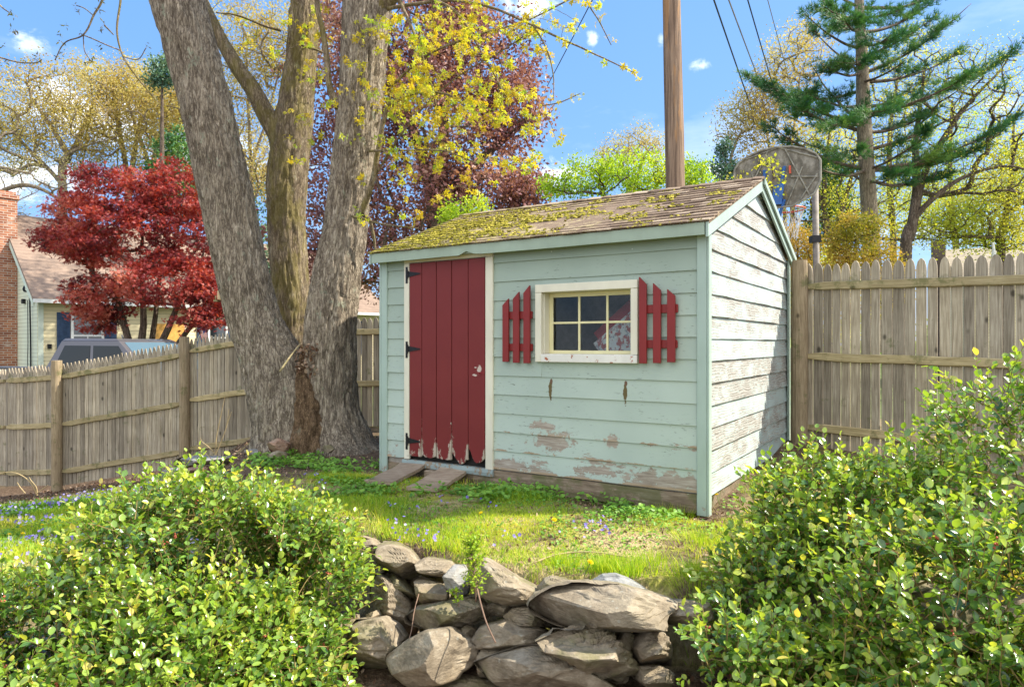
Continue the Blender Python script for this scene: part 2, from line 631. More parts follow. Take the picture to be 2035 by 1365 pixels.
def fence_run(A, B, zA, zB, h, label, style, rails, first_post=True, last_post=True, pw=.060, post_h=.04, post_r=.065, group=None, lean=0., gap=.006, zstep=0.):
    """A stockade fence from A to B (plan points), pickets on the far side, rails and round posts on the near side."""
    A, B = np.array(A, float), np.array(B, float)
    Ln = np.linalg.norm(B - A)
    ang = math.atan2(B[1] - A[1], B[0] - A[0])
    root = thing('stockade_fence', label, 'fence', (A[0], A[1], zA), ang, group)
    dz = (zB - zA) / Ln
    mb = MB()
    x = .02
    while x < Ln - pw * .6:
        w = pw * rngF.uniform(.86, 1.08)
        hh = h + rngF.normal() * .007
        z0 = dz * x - .01
        pts = picket_outline(w, hh, style)
        y0 = .034 + rngF.uniform(0, .003)
        mb.prism([(x + p, z0 + q) for p, q in pts], 1, y0, y0 + .018, rngF.uniform(0, 1))
        x += w + (gap if rngF.uniform() > .12 else gap + rngF.uniform(.003, .012))
    o = mb.build('picket_panel', M_PICKET, root)
    for rz in rails:
        rb = MB()
        n = 14
        xs = np.linspace(.05, Ln - .05, n)
        zz = rz + dz * xs + rngF.normal(size=n) * .003
        prof = [(-.004, -.034), (.012, -.043), (.033, -.043), (.033, .043), (.012, .043), (-.004, .034)]
        V, fs = [], []
        for i in range(n):
            tap = .55 if i in (0, n - 1) else 1.0
            for (py_, pz_) in prof:
                V.append((xs[i], py_, zz[i] + pz_ * tap))
        k = len(prof)
        for i in range(n - 1):
            for j in range(k):
                j2 = (j + 1) % k
                fs.append((i * k + j, i * k + j2, (i + 1) * k + j2, (i + 1) * k + j))
        fs += [tuple(range(k))[::-1], tuple((n - 1) * k + j for j in range(k))]
        rb.add(V, fs, rngF.uniform(0, 1))
        rb.build('rail', M_RAIL, root)
    for xx, z0, want in ((0, 0, first_post), (Ln, dz * Ln, last_post)):
        if not want:
            continue
        pb = MB()
        n = 12
        zs = np.linspace(-.15, h + post_h, n)
        r = post_r * (1 + rngF.normal(size=n) * .02)
        r[-1] *= .93
        P = np.stack([np.full(n, xx) + lean * zs, np.full(n, -.02) + np.cumsum(rngF.normal(size=n)) * .002, zs + z0], 1)
        pb.tube(P, r, 14, rngF.uniform(0, 1))
        pb.build('post', M_POST, root, smooth_=False)
    return root


RAILS = (.20, .92, 1.65)
# the left fence steps up the slope towards the tree
fence_run((-13.0, 13.2), (-7.97, 10.735), -.85, -.64, 1.84, 'grey picket fence panel at the left edge, hiding the blue truck bed', 'spear', RAILS, True, False, group='stockade fence panels round the yard')
fence_run((-8.0, 10.75), (-6.95, 10.45), -.64, -.57, 1.86, 'short lower grey fence panel ending left of the square topped pale post', 'spear', RAILS, False, False, group='stockade fence panels round the yard')
fence_run((-6.95, 10.45), (-4.86, 10.15), -.57, -.21, 1.86, 'sloping grey fence panel between two posts in front of the pickup truck', 'spear', RAILS, True, True, group='stockade fence panels round the yard', post_h=.05, post_r=.075)
fence_run((-4.84, 10.15), (-2.9, 9.8), -.17, .13, 1.84, 'grey fence panel rising behind the left tree trunk under the flag', 'spear', RAILS, False, True, group='stockade fence panels round the yard')
fence_run((-2.88, 9.8), (-.7, 9.45), .10, .14, 1.86, 'grey fence panel seen between the tree and the shed', 'gothic', RAILS, False, True, pw=.085, group='stockade fence panels round the yard')
fence_run((-.68, 9.45), (2.9, 7.75), .14, .42, 1.86, 'grey fence panel hidden behind the shed', 'gothic', RAILS, False, False, group='stockade fence panels round the yard')
RF0 = np.array(((1590 - CX) / F * 7.1, 7.1))
RF1 = np.array(((2000 - CX) / F * 5.85, 5.85))
dRF = (RF1 - RF0) / np.linalg.norm(RF1 - RF0)
e1 = RF0 + dRF * 2.45
e2 = RF0 + dRF * 4.9
fence_run(RF0, e1, .50, .44, 1.93, 'tall brown picket fence panel with rounded tips beside the shed end wall', 'gothic', (.24, .97, 1.69), True, True, pw=.088, post_r=.082, post_h=.03, group='stockade fence panels round the yard', gap=.009)
fence_run(e1 + dRF * .01, e2, .44, .40, 1.93, 'brown picket fence panel continuing past the right hand bush', 'gothic', (.24, .97, 1.69), False, True, pw=.088, group='stockade fence panels round the yard', gap=.009)
# ------------------------------------------------------------------ the garden shed (local frame: X along the front, Y into the shed)
SHED_ROT = math.atan2(SX[1], SX[0])
shed = thing('garden_shed', 'small pale green clapboard shed with red plank door and mossy shingle roof', 'shed', (PL2[0], PL2[1], TZ), SHED_ROT)
EV, RG, RY = 1.97, 2.585, 1.50                # eave height, ridge height, ridge position
EVB = 2.05
rs = np.random.default_rng(11)


def paint_front():
    m = NM('green_paint_front')
    oc = m.coord()
    x, y, z = m.sep(oc)
    sh = m.attr()
    big = m.noise(oc, 1.6, 3, .5)
    fine = m.noise(m.map(oc, scale=(3, 3, 34)), 2.6, 5, .65)
    fleck = m.noise(m.map(oc, scale=(5, 5, 22), loc=(3, 0, 7)), 3.2, 6, .72)
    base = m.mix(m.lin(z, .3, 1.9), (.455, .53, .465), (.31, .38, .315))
    base = m.mix(.35, base, m.ramp(big, [(.35, (.8, .82, .80)), (.65, (1.15, 1.15, 1.12))]), 'MULTIPLY')
    base = m.mix(.5, base, m.ramp(sh, [(0, (.88, .90, .88)), (1, (1.1, 1.1, 1.1))]), 'MULTIPLY')
    base = m.mix(m.math('MULTIPLY', m.step(fine, .60, .75), .38), base, (.22, .30, .26))
    # dark hairline cracks along the grain, more of them in the middle courses
    crk = m.math('MULTIPLY', m.step(fleck, .60, .64), m.step(m.noise(oc, 2.3, 2, .5), .42, .56))
    base = m.mix(m.math('MULTIPLY', crk, .75), base, (.13, .15, .12))
    # bare grey wood where the paint came off, mostly low down
    peel_n = m.noise(m.map(oc, scale=(1.1, 1.1, 3.2), loc=(1, 2, 3)), 3.1, 8, .72)
    low = m.lin(z, .62, .05, 0, .20)
    frac = m.math('FRACT', m.math('DIVIDE', m.math('SUBTRACT', z, .117), .157))
    lip = m.math('MULTIPLY', m.lin(frac, .16, 0, 0, .10), m.lin(z, .9, .2))
    pm = m.step(m.math('ADD', m.math('ADD', peel_n, low), lip), .695, .715)
    nz = m.noise(oc, 14, 6, .75)
    pm = m.math('MAXIMUM', pm, m.blob((1.79, 0, .385), (.17, .3, .075), nz, 2.6, .1))
    pm = m.math('MAXIMUM', pm, m.blob((1.72, 0, .505), (.12, .3, .03), nz, 2.6, .1))
    pm = m.math('MAXIMUM', pm, m.blob((2.32, 0, .43), (.05, .3, .05), nz, 2.6, .1))
    pm = m.math('MAXIMUM', pm, m.blob((1.42, 0, .16), (.20, .3, .05), nz, 2.8, .1))
    pm = m.math('MAXIMUM', pm, m.blob((2.75, 0, .17), (.30, .3, .06), nz, 2.8, .1))
    pm = m.math('MAXIMUM', pm, m.blob((2.2, 0, .19), (.22, .3, .03), nz, 2.8, .1))
    wood = m.ramp(m.noise(m.map(oc, scale=(1, 1, 12)), 6, 5, .7), [(.3, (.20, .155, .115)), (.5, (.36, .30, .24)), (.7, (.50, .45, .38))])
    wood = m.mix(m.math('MULTIPLY', lip, 6, True), wood, (.42, .26, .11))
    c = m.mix(pm, base, wood)
    # brown rust stains left by two old brackets
    for bx in (1.782, 2.421):
        c = m.mix(m.blob((bx, 0, .80), (.014, .3, .085), nz, 1.5, .1), c, (.12, .085, .025))
        c = m.mix(m.blob((bx + .004, 0, .87), (.012, .3, .02), nz, .6, .1), c, (.14, .075, .04))
    sp = m.vor(m.map(oc, scale=(1, .05, 1)), 7.5)
    c = m.mix(m.math('MULTIPLY', m.math('SUBTRACT', 1.0, m.step(sp, .035, .05)), m.step(z, 1.25, 1.3)), c, (.62, .68, .64))
    h = m.math('ADD', m.math('MULTIPLY', m.math('SUBTRACT', 1.0, pm), .6), m.math('MULTIPLY', fine, .5))
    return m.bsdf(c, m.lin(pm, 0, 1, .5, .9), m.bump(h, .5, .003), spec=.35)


def paint_end():
    m = NM('weathered_paint_end')
    oc = m.coord()
    sh = m.attr()
    x, y, z = m.sep(oc)
    seedv = m.node('ShaderNodeCombineXYZ')
    m.link(m.math('MULTIPLY', sh, 9.0), seedv.inputs[1])
    m.link(m.math('MULTIPLY', sh, 5.0), seedv.inputs[0])
    ad = m.node('ShaderNodeVectorMath', operation='ADD')
    m.link(oc, ad.inputs[0])
    m.link(seedv.outputs[0], ad.inputs[1])
    v = ad.outputs[0]
    grain = m.wave(m.map(v, scale=(1, 1.2, 6)), 2.6, 9, 4, 1.1, 'Z')
    gr2 = m.noise(m.map(v, scale=(1, 2, 22)), 4, 6, .7, .8)
    patch = m.noise(m.map(v, scale=(1, 1.1, 3)), 2.4, 7, .72, .5)
    paint = m.mix(m.noise(oc, 1.2), (.31, .41, .395), (.455, .52, .505))
    wood = m.ramp(m.math('ADD', m.math('MULTIPLY', grain, .35), m.math('MULTIPLY', gr2, .6)), [(.3, (.15, .12, .095)), (.5, (.30, .265, .23)), (.7, (.46, .44, .41))])
    k = m.math('ADD', m.math('ADD', patch, m.math('MULTIPLY', m.math('SUBTRACT', sh, .5), .16)), m.math('MULTIPLY', m.math('SUBTRACT', grain, .5), .16))
    k = m.math('ADD', k, m.math('MULTIPLY', m.math('SUBTRACT', gr2, .5), .35))
    pm = m.step(k, .455, .53)
    c = m.mix(m.math('MULTIPLY', pm, .85), paint, wood)
    c = m.mix(m.math('MULTIPLY', m.step(gr2, .62, .66), .45), c, (.20, .20, .17))
    h = m.math('ADD', m.math('MULTIPLY', m.math('SUBTRACT', 1.0, pm), .5), m.math('MULTIPLY', gr2, .9))
    return m.bsdf(c, .75, m.bump(h, .7, .004), spec=.3)


def trim_mat(name, col, under, amt, lo=None, under2=None):
    m = NM(name)
    oc = m.coord()
    n = m.noise(m.map(oc, scale=(1, 1, 1)), 15, 7, .72)
    n2 = m.noise(m.map(oc, scale=(2, 2, .8)), 3, 4, .6)
    c = m.mix(.5, col, m.ramp(n2, [(.3, (.78, .77, .74)), (.7, (1.1, 1.1, 1.08))]), 'MULTIPLY')
    t = n
    if lo is not None:
        z = m.sep(oc)[2]
        t = m.math('ADD', n, m.lin(z, lo[0], lo[1], 0, lo[2]))
    pm = m.step(t, .72 - amt, .735 - amt)
    u = under if under2 is None else m.mix(m.step(n2, .5, .55), under, under2)
    c = m.mix(pm, c, u)
    return m.bsdf(c, m.lin(pm, 0, 1, .45, .9), m.bump(m.math('SUBTRACT', 1.0, pm), .5, .002), spec=.35)


def door_paint():
    m = NM('red_door_paint')
    oc = m.coord()
    x, y, z = m.sep(oc)
    st = m.noise(m.map(oc, scale=(9, 9, 1.1)), 4, 6, .7)
    n = m.noise(oc, 24, 7, .75)
    c = m.mix(m.noise(oc, 3, 3), (.15, .017, .017), (.205, .026, .024))
    # raw edges where the boards meet, spreading towards the rotten feet
    edge = None
    for ex in (.462, .63, .80, .98, 1.158):
        d = m.math('ABSOLUTE', m.math('SUBTRACT', x, ex))
        w = m.lin(d, .045, .0, 0, 1)
        edge = w if edge is None else m.math('MAXIMUM', edge, w)
    low = m.lin(z, .80, .14, 0, 1)
    t = m.math('ADD', m.math('MULTIPLY', n, .5), m.math('MULTIPLY', st, .42))
    t = m.math('ADD', t, m.math('MULTIPLY', m.math('MULTIPLY', m.math('MULTIPLY', edge, m.lin(st, .35, .6, .4, 1.3)), m.math('MULTIPLY', low, low)), .27))
    t = m.math('ADD', t, m.math('MULTIPLY', m.lin(z, .34, .13, 0, 1), .165))
    t = m.math('ADD', t, m.math('MULTIPLY', edge, .045))
    pm = m.step(t, .64, .655)
    wood = m.ramp(st, [(.3, (.20, .145, .10)), (.55, (.45, .38, .29)), (.75, (.64, .58, .49))])
    c = m.mix(pm, c, wood)
    for px_, pz, rx, rz in ((1.10, .95, .022, .03), (1.05, .90, .02, .01), (1.06, .965, .012, .006)):
        c = m.mix(m.blob((px_, 0, pz), (rx, .3, rz), n, 1.6, .1), c, (.55, .45, .38))
    return m.bsdf(c, m.lin(pm, 0, 1, .5, .9), m.bump(m.math('ADD', st, m.math('MULTIPLY', pm, -.5)), .35, .003), spec=.3)


def simple(name, col, rough=.6, spec=.4, metal=0., var=.25, scale=12, bump_=.2):
    m = NM(name)
    n = m.noise(m.coord(), scale, 5, .6)
    c = m.mix(1.0, col, m.ramp(n, [(.3, (1 - var,) * 3), (.7, (1 + var,) * 3)]), 'MULTIPLY')
    return m.bsdf(c, rough, m.bump(n, bump_, .004) if bump_ else None, spec=spec, metal=metal)


def shingle_mat():
    m = NM('mossy_shingles')
    oc = m.coord()
    x, y, z = m.sep(oc)
    sh = m.attr()
    n = m.noise(oc, 40, 5, .75)
    c = m.ramp(m.math('ADD', m.math('MULTIPLY', sh, .5), m.math('MULTIPLY', n, .5)), [(.25, (.13, .09, .065)), (.5, (.26, .19, .135)), (.75, (.42, .335, .25))])
    # yellow lichen crust and pale litter
    l1 = m.noise(m.map(oc, scale=(1, 1, 1), loc=(4, 4, 4)), 7, 7, .75)
    side = m.lin(x, 3.1, 0.2, -.09, .10)
    low = m.lin(y, 1.4, -.1, -.05, .03)
    k = m.math('ADD', m.math('ADD', l1, side), low)
    pale = m.step(k, .50, .60)
    c = m.mix(m.math('MULTIPLY', pale, .6), c, m.mix(n, (.46, .36, .20), (.54, .47, .26)))
    k2 = m.noise(m.map(oc, scale=(1, 1.6, 1.6), loc=(1, 7, 2)), 5.5, 7, .7)
    mossm = m.step(m.math('ADD', m.math('ADD', k2, m.lin(x, 2.9, 0, -.17, .14)), low), .57, .64)
    c = m.mix(m.math('MULTIPLY', mossm, .8), c, m.mix(n, (.20, .19, .022), (.36, .31, .045)))
    # it only grows on the weather side
    return m.bsdf(c, .92, m.bump(m.math('ADD', n, m.math('MULTIPLY', mossm, 1.2)), .9, .008), spec=.15)


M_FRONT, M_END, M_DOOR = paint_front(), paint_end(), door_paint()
M_CORNER = trim_mat('green_corner_paint', (.38, .48, .42), (.34, .27, .20), -.01, (.4, -.05, .2))
M_FASCIA = trim_mat('green_fascia_paint', (.34, .42, .33), (.10, .07, .045), .045)
M_TRIM = trim_mat('cream_trim_paint', (.74, .70, .56), (.42, .36, .28), -.01, (.35, .1, .16))
M_SILLW = trim_mat('chipped_white_sill', (.76, .73, .66), (.40, .12, .055), .12, None)
M_REDS = trim_mat('red_shutter_paint', (.23, .020, .019), (.50, .17, .09), -.035)
M_IRON = simple('black_iron', (.02, .02, .022), .45, .5, .6)
M_ROOF = shingle_mat()
M_DARKWOOD = simple('interior_boards', (.36, .32, .27), .9, .2)


def lap_board(mb, axis_, face, sgn, s0a, s1a, s0b, s1b, z0, z1, n=None, out0=.017, out1=.004, wob=.003):
    """One lapped clapboard. It runs along `axis_` (0 or 1); `face` is the wall plane on the other axis, sgn the outward side."""
    Ln = max(s1a - s0a, .05)
    n = n or max(2, int(Ln / .12))
    t = np.linspace(0, 1, n + 1)
    sh = rs.uniform(0, 1)
    w0 = (fbm(np.stack([t * Ln * 3 + rs.uniform(0, 50), t * 0, t * 0], 1), 3) - .5) * wob * 2
    rows = []
    for (sa, sb, z, off) in ((s0a, s1a, z0, out0), (s0a, s1a, z0, -.002), (s0b, s1b, z1 + .012, -.002), (s0b, s1b, z1 + .012, out1)):
        s = sa + (sb - sa) * t
        V = np.zeros((n + 1, 3))
        V[:, axis_] = s
        V[:, 1 - axis_] = face + sgn * (off + (w0 * 1.5 if off == out0 else 0))
        V[:, 2] = z + (w0 if off == out0 or (off < 0 and z == z0) else 0)
        rows.append(V)
    V = np.concatenate(rows)
    i = np.arange(n)
    m_ = n + 1
    fs = []
    for a, b in ((0, 1), (1, 2), (2, 3), (3, 0)):
        fs.append(np.stack([a * m_ + i, b * m_ + i, b * m_ + i + 1, a * m_ + i + 1], 1))
    fs.append(np.array([(0, m_, 2 * m_, 3 * m_), (n, n + 3 * m_, n + 2 * m_, n + m_)]))
    mb.add(V, fs, sh)


Z0, EXPO = .117, .157
# front wall
fw = MB()
k = 0
while Z0 + EXPO * k < EV - .02:
    z0 = Z0 + EXPO * k
    z1 = min(z0 + EXPO, EV + .02)
    segs = [(.03, .26), (1.225, 2.97)]
    if z0 < 1.60 and z1 > 1.05:
        segs = [(.03, .26), (1.225, 1.70), (2.485, 2.97)]
    if z1 > 1.925:
        segs = [(.03, 2.97)]
    for s0, s1 in segs:
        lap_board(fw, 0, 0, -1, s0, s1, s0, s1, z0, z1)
    if segs[0] == (.03, .26) and z0 < 1.60 < z1:                       # above the window
        lap_board(fw, 0, 0, -1, 1.70, 2.485, 1.70, 2.485, 1.605, z1)
    if z0 < 1.04 < z1:
        lap_board(fw, 0, 0, -1, 1.70, 2.485, 1.70, 2.485, z0, 1.04)
    k += 1
o = fw.build('front_wall', M_FRONT, shed)


def gable_y(z):
    a = 0 if z <= EV else (z - EV) / (RG - EV) * RY
    b = SW if z <= EVB else SW - (z - EVB) / (RG - EVB) * (SW - RY)
    return a, b


def gable_wall(face, sgn, name, mat_):
    mb = MB()
    k = 0
    while True:
        z0 = .085 + EXPO * 1.02 * k
        z1 = z0 + EXPO * 1.02
        if z0 > RG - .03:
            break
        a0, b0 = gable_y(z0)
        a1, b1 = gable_y(min(z1 + .012, RG - .001))
        z1 = min(z1, RG - .013)
        a0, b0 = max(a0, .01), min(b0, SW - .01)
        lap_board(mb, 1, face, sgn, a0, b0, max(a1, .01), min(b1, SW - .01), z0, z1, out0=.019, wob=.006)
        k += 1
    return mb.build(name, mat_, shed)


gable_wall(SL, 1, 'end_wall', M_END)
gable_wall(0, -1, 'far_end_wall', M_END)
bw = MB()
k = 0
while Z0 + EXPO * k < EVB - .02:
    lap_board(bw, 0, SW, 1, .02, SL - .02, .02, SL - .02, Z0 + EXPO * k, min(Z0 + EXPO * (k + 1), EVB))
    k += 1
bw.build('back_wall', M_FRONT, shed)
# inner lining with studs, seen dimly through the window
lin = MB()
lin.box((.02, SW - .03, 0), (SL - .02, SW - .008, EVB - .03), .4)
for k in range(13):
    lin.box((.05, SW - .040, .05 + .155 * k), (SL - .05, SW - .031, .19 + .155 * k), rs.uniform())
lin.box((.010, .05, 0), (.03, SW - .05, 1.95), .3)
lin.box((SL - .03, .05, 0), (SL - .010, SW - .05, 1.95), .3)
lin.box((.03, .008, 0), (.25, .028, 1.93), .3)
lin.box((1.24, .008, 0), (1.70, .028, 1.93), .3)
lin.box((2.49, .008, 0), (SL - .03, .028, 1.93), .3)
lin.box((1.70, .008, 0), (2.49, .028, 1.02), .3)
lin.box((1.70, .008, 1.61), (2.49, .028, 1.93), .3)
lin.box((.03, .03, -.02), (SL - .03, SW - .04, .03), .3)
for xx in (.6, 1.25, 1.72, 2.3):
    lin.box((xx, SW - .13, .03), (xx + .045, SW - .041, 2.0), .9)
lin.build('inner_lining', M_DARKWOOD, shed)

# corner boards
cb = MB()
cb.box((-.035, -.028, -.06), (.035, -.004, EV + .01), .5)
cb.box((-.060, -.028, -.06), (-.037, .03, EV + .01), .5)
bevel(cb.build('corner_board', M_CORNER, shed))
cb = MB()
cb.box((SL - .048, -.030, -.04), (SL + .022, -.005, EV + .01), .5)
cb.box((SL + .0235, -.030, -.04), (SL + .040, .035, EV + .03), .5)
bevel(cb.build('corner_board', M_CORNER, shed))
cb = MB()
cb.box((SL + .0205, SW - .045, .02), (SL + .040, SW + .028, EVB + .0), .5)
cb.box((SL - .05, SW + .005, .02), (SL + .018, SW + .028, EVB), .5)
bevel(cb.build('corner_board', M_CORNER, shed))

# skirt timbers
sk = MB()


def rough_timber(mb, a, b, y0, y1, z0, z1, n=24, seed=0, axis_=0, amp=.008):
    t = np.linspace(0, 1, n + 1)
    prof = [(y0, z0), (y0 - .004, (z0 + z1) / 2), (y0, z1), (y1, z1), (y1, z0)]
    V = []
    for q in t:
        s = a + (b - a) * q
        for j, (yy, zz) in enumerate(prof):
            P = np.array([[s * 4, yy * 9 + seed, zz * 9]])
            d = (fbm(P, 3, seed + j) - .5)[0] * amp * 2
            V.append((s, yy + d, zz + d * .8) if axis_ == 0 else (yy + d, s, zz + d * .8))
    V = np.array(V)
    k = len(prof)
    fs = []
    for i in range(n):
        for j in range(k):
            fs.append((i * k + j, i * k + (j + 1) % k, (i + 1) * k + (j + 1) % k, (i + 1) * k + j))
    fs += [tuple(range(k)), tuple(n * k + j for j in range(k))[::-1]]
    mb.add(V, fs, rs.uniform())


rough_timber(sk, 1.02, 2.965, -.012, .06, -.035, .105, seed=4)
sk.build('footing_beam', M_SILL, shed)
sk = MB()
rough_timber(sk, -.03, 1.03, .0, .06, -.05, .065, seed=8)
rough_timber(sk, 1.05, 1.9, -.030, -.014, -.07, -.01, seed=14)
sk.build('footing_beam', M_SILL, shed)
sk = MB()
rough_timber(sk, .036, SW, SL + .004, SL - .05, -.06, .088, seed=21, axis_=1)
sk.build('footing_beam', M_SILL, shed)

# door
drg = MB()
xs = [.316, .462, .630, .800, .980, 1.156]
for i in range(5):
    a, b = xs[i] + .003, xs[i + 1] - .003
    nb = 9
    q = np.linspace(a, b, nb)
    e = np.abs(np.linspace(-1, 1, nb))
    rot = (0.004, .02, .012, .03, .055)[i]
    bot = .142 + rot * e ** 2 * rs.uniform(.6, 1.3, nb) + rs.uniform(0, .008, nb)
    if i == 3: bot[:3] += (.05, .035, .012)
    if i == 4: bot[:4] += (.075, .06, .03, .01)
    if i == 3: bot[4:7] -= .02
    poly = list(zip(q, bot)) + [(b, 1.898), (a, 1.898)]
    drg.prism(poly, 1, -.030 - rs.uniform(0, .0025), -.010, rs.uniform())
door = bevel(drg.build('door', M_DOOR, shed), .004)
hg = [1.80, 1.12, .285]
for z in hg:
    h = MB()
    h.box((.277, -.0375, z - .082), (.300, -.0335, z + .068))
    h.prism([(.305, z - .028), (.335, z - .022), (.445, z - .006), (.452, z), (.445, z + .006), (.335, z + .022), (.305, z + .028)], 1, -.0385, -.0345)
    h.tube([(.3025, -.041, z - .04), (.3025, -.041, z + .04)], .0065, 8)
    for q in ((.288, z + .045), (.288, z - .055), (.33, z), (.39, z)):
        h.tube([(q[0], -.037, q[1]), (q[0], -.0415, q[1])], .004, 6)
    h.build('hinge', M_IRON, door)
h = MB()
h.box((1.075, -.0345, .915), (1.150, -.0312, .928))
h.tube([(1.10, -.034, .92), (1.10, -.050, .92), (1.118, -.052, .90)], .004, 6)
h.build('latch', M_REDS, door)
dt = MB()
dt.box((.252, -.033, .115), (.313, -.006, 1.902), .5)
dt.box((1.160, -.033, .085), (1.235, -.006, 1.902), .5)
dt.box((.252, -.034, 1.904), (1.235, -.006, 1.955), .5)
bevel(dt.build('door_frame', M_TRIM, shed), .004)
th = MB()
rough_timber(th, .235, 1.24, -.035, .02, .052, .112, seed=31, amp=.004)
th.build('threshold', trim_mat('worn_blue_sill', (.30, .37, .36), (.30, .235, .165), .20), shed)
dk = MB()  # interior shade painted as a near-black sheet behind the door boards
dk.box((.30, .02, .06), (1.18, .03, 1.95))
dk.build('dark_door_backing', simple('dark_inside', (.02, .018, .015), .9), shed)

# fascia and rake boards
fa = MB()
n = 40
t = np.linspace(0, 1, n + 1)
xx = -.065 + (SL + .10) * t
sag = (fbm(np.stack([t * 6, t * 0, t * 0], 1), 3, 5) - .5) * .02
torn = np.maximum(0, fbm(np.stack([t * 26, t * 0, t * 0], 1), 3, 8) - .58) * .16 * ((t > .25) & (t < .62))
V, prof = [], None
for q in range(n + 1):
    zb, zt = 1.918 + sag[q] * .5 + torn[q], 2.003 + sag[q] * .35
    for (yy, zz) in ((-.122, zb), (-.122, zt), (-.100, zt), (-.100, zb)):
        V.append((xx[q], yy + sag[q] * .4, zz))
fs = []
for i in range(n):
    for j in range(4):
        fs.append((i * 4 + j, i * 4 + (j + 1) % 4, (i + 1) * 4 + (j + 1) % 4, (i + 1) * 4 + j))
fs += [(0, 3, 2, 1), (n * 4, n * 4 + 1, n * 4 + 2, n * 4 + 3)]
fa.add(np.array(V), fs)
fa.build('fascia', M_FASCIA, shed)
so = MB()
so.box((-.06, -.099, 1.932), (SL + .02, .0, 1.945))
so.build('soffit', M_FASCIA, shed)


def rake(x0, x1, ya, za, yb, zb, wdt, name='rake_board'):
    """A sloping board in the gable plane from (ya,za) to (yb,zb), its upper edge on that line."""
    mb = MB()
    mb.prism([(ya, za - wdt), (yb, zb - wdt), (yb, zb), (ya, za)], 0, x0, x1)
    return bevel(mb.build(name, M_CORNER, shed), .003)


RS = (RG + .045 - 2.01) / (RY + .12)           # front slope
RT = RG + .045
RSB = (RT - (EVB + .045)) / (SW + .10 - RY)
rake(SL + .042, SL + .062, -.123, 2.003, RY, RT - .012, .105)
rake(SL + .042, SL + .062, RY + .001, RT - .012, SW + .10, EVB + .028, .105)
rake(SL + .066, SL + .084, RY + .001, RT - .002, SW + .13, EVB + .030, .055)
rake(-.098, -.078, -.123, 2.003, RY, RT - .012, .10)
rake(-.098, -.078, RY + .001, RT - .012, SW + .10, EVB + .028, .10)

# roof: sheathing, courses of separate shingles and moss cushions
rf = MB()


def slope_pt(u, s, back=False):
    """u along X, s up the slope (0 at the eave, 1 at the ridge)."""
    if not back:
        y = -.135 + (RY + .135) * s
        z = 2.005 + (RT - 2.005) * s
    else:
        y = SW + .12 - (SW + .12 - RY) * s
        z = EVB + .030 + (RT - EVB - .030) * s
    return y, z


for back in (False, True):
    y0, z0 = slope_pt(0, 0, back)
    y1, z1 = slope_pt(0, 1, back)
    L_ = math.hypot(y1 - y0, z1 - z0)
    ty, tz = (y1 - y0) / L_, (z1 - z0) / L_
    nyy, nzz = (-tz, ty) if not back else (tz, -ty)
    if nzz < 0:
        nyy, nzz = -nyy, -nzz
    xa0, xa1, xb = -.10, -.19, SL + .075
    # sheathing
    V = []
    for (xx_, s_) in ((xa0 + .015, 0.01), (xb - .01, 0.01), (xb - .01, 1), (xa1 + .015, 1)):
        y, z = slope_pt(0, s_, back)
        V += [(xx_, y, z), (xx_, y + nyy * -.02, z - .02)]
    V = np.array(V)
    rf.add(V, [(0, 2, 4, 6), (1, 7, 5, 3), (0, 1, 3, 2), (2, 3, 5, 4), (4, 5, 7, 6), (6, 7, 1, 0)], .3)
    nc = 15
    ex = L_ / nc
    for r in range(nc):
        s0 = r / nc
        xl = xa0 + (xa1 - xa0) * s0 + rs.uniform(-.006, .006)
        x = xl - rs.uniform(0, .12) * (r % 2)
        first = True
        while x < xb:
            w = rs.uniform(.11, .17)
            a, b = max(x, xl), min(x + w - .003, xb + rs.uniform(-.004, .004))
            if b - a > .02:
                lift = .011 + rs.uniform(0, .005)
                jit = rs.uniform(-.006, .006)
                pts = []
                for (sx_, off, hh) in ((a, jit, lift), (b, jit, lift), (b, ex * 1.12, .0015), (a, ex * 1.12, .0015)):
                    dd = r * ex + off - (.006 if off == jit else 0)
                    dd = min(dd, L_)
                    # slightly saggy roof
                    sg = -.018 * math.sin(math.pi * min(max((sx_ + .1) / 3.2, 0), 1)) * math.sin(math.pi * max(dd / L_, 0) ** .7)
                    for h_ in (hh + .002, hh - .007):
                        pts.append((sx_, y0 + ty * dd + nyy * (h_ + sg), z0 + tz * dd + nzz * (h_ + sg)))
                rf.add(np.array(pts), [(0, 2, 4, 6), (1, 7, 5, 3), (0, 1, 3, 2), (2, 3, 5, 4), (4, 5, 7, 6), (6, 7, 1, 0)], rs.uniform())
            x += w
# ridge cap
x = -.19
while x < SL + .075:
    w = .16
    x2 = min(x + w, SL + .078)
    hh = .016 + rs.uniform(0, .003)
    V = [(x, RY - .11, RT - .028 + hh * .6), (x, RY, RT + hh + .004), (x, RY + .10, RT - .036 + hh), (x2, RY - .11, RT - .034 + hh * .6), (x2, RY, RT + hh - .004), (x2, RY + .10, RT - .042 + hh)]
    V = np.array(V + [(a, b, c - .008) for a, b, c in V])
    rf.add(V, [(0, 3, 4, 1), (1, 4, 5, 2), (6, 7, 10, 9), (7, 8, 11, 10), (0, 6, 9, 3), (2, 5, 11, 8), (0, 1, 7, 6), (1, 2, 8, 7), (3, 9, 10, 4), (4, 10, 11, 5)], rs.uniform())
    x = x2
roof = rf.build('roof', M_ROOF, shed)
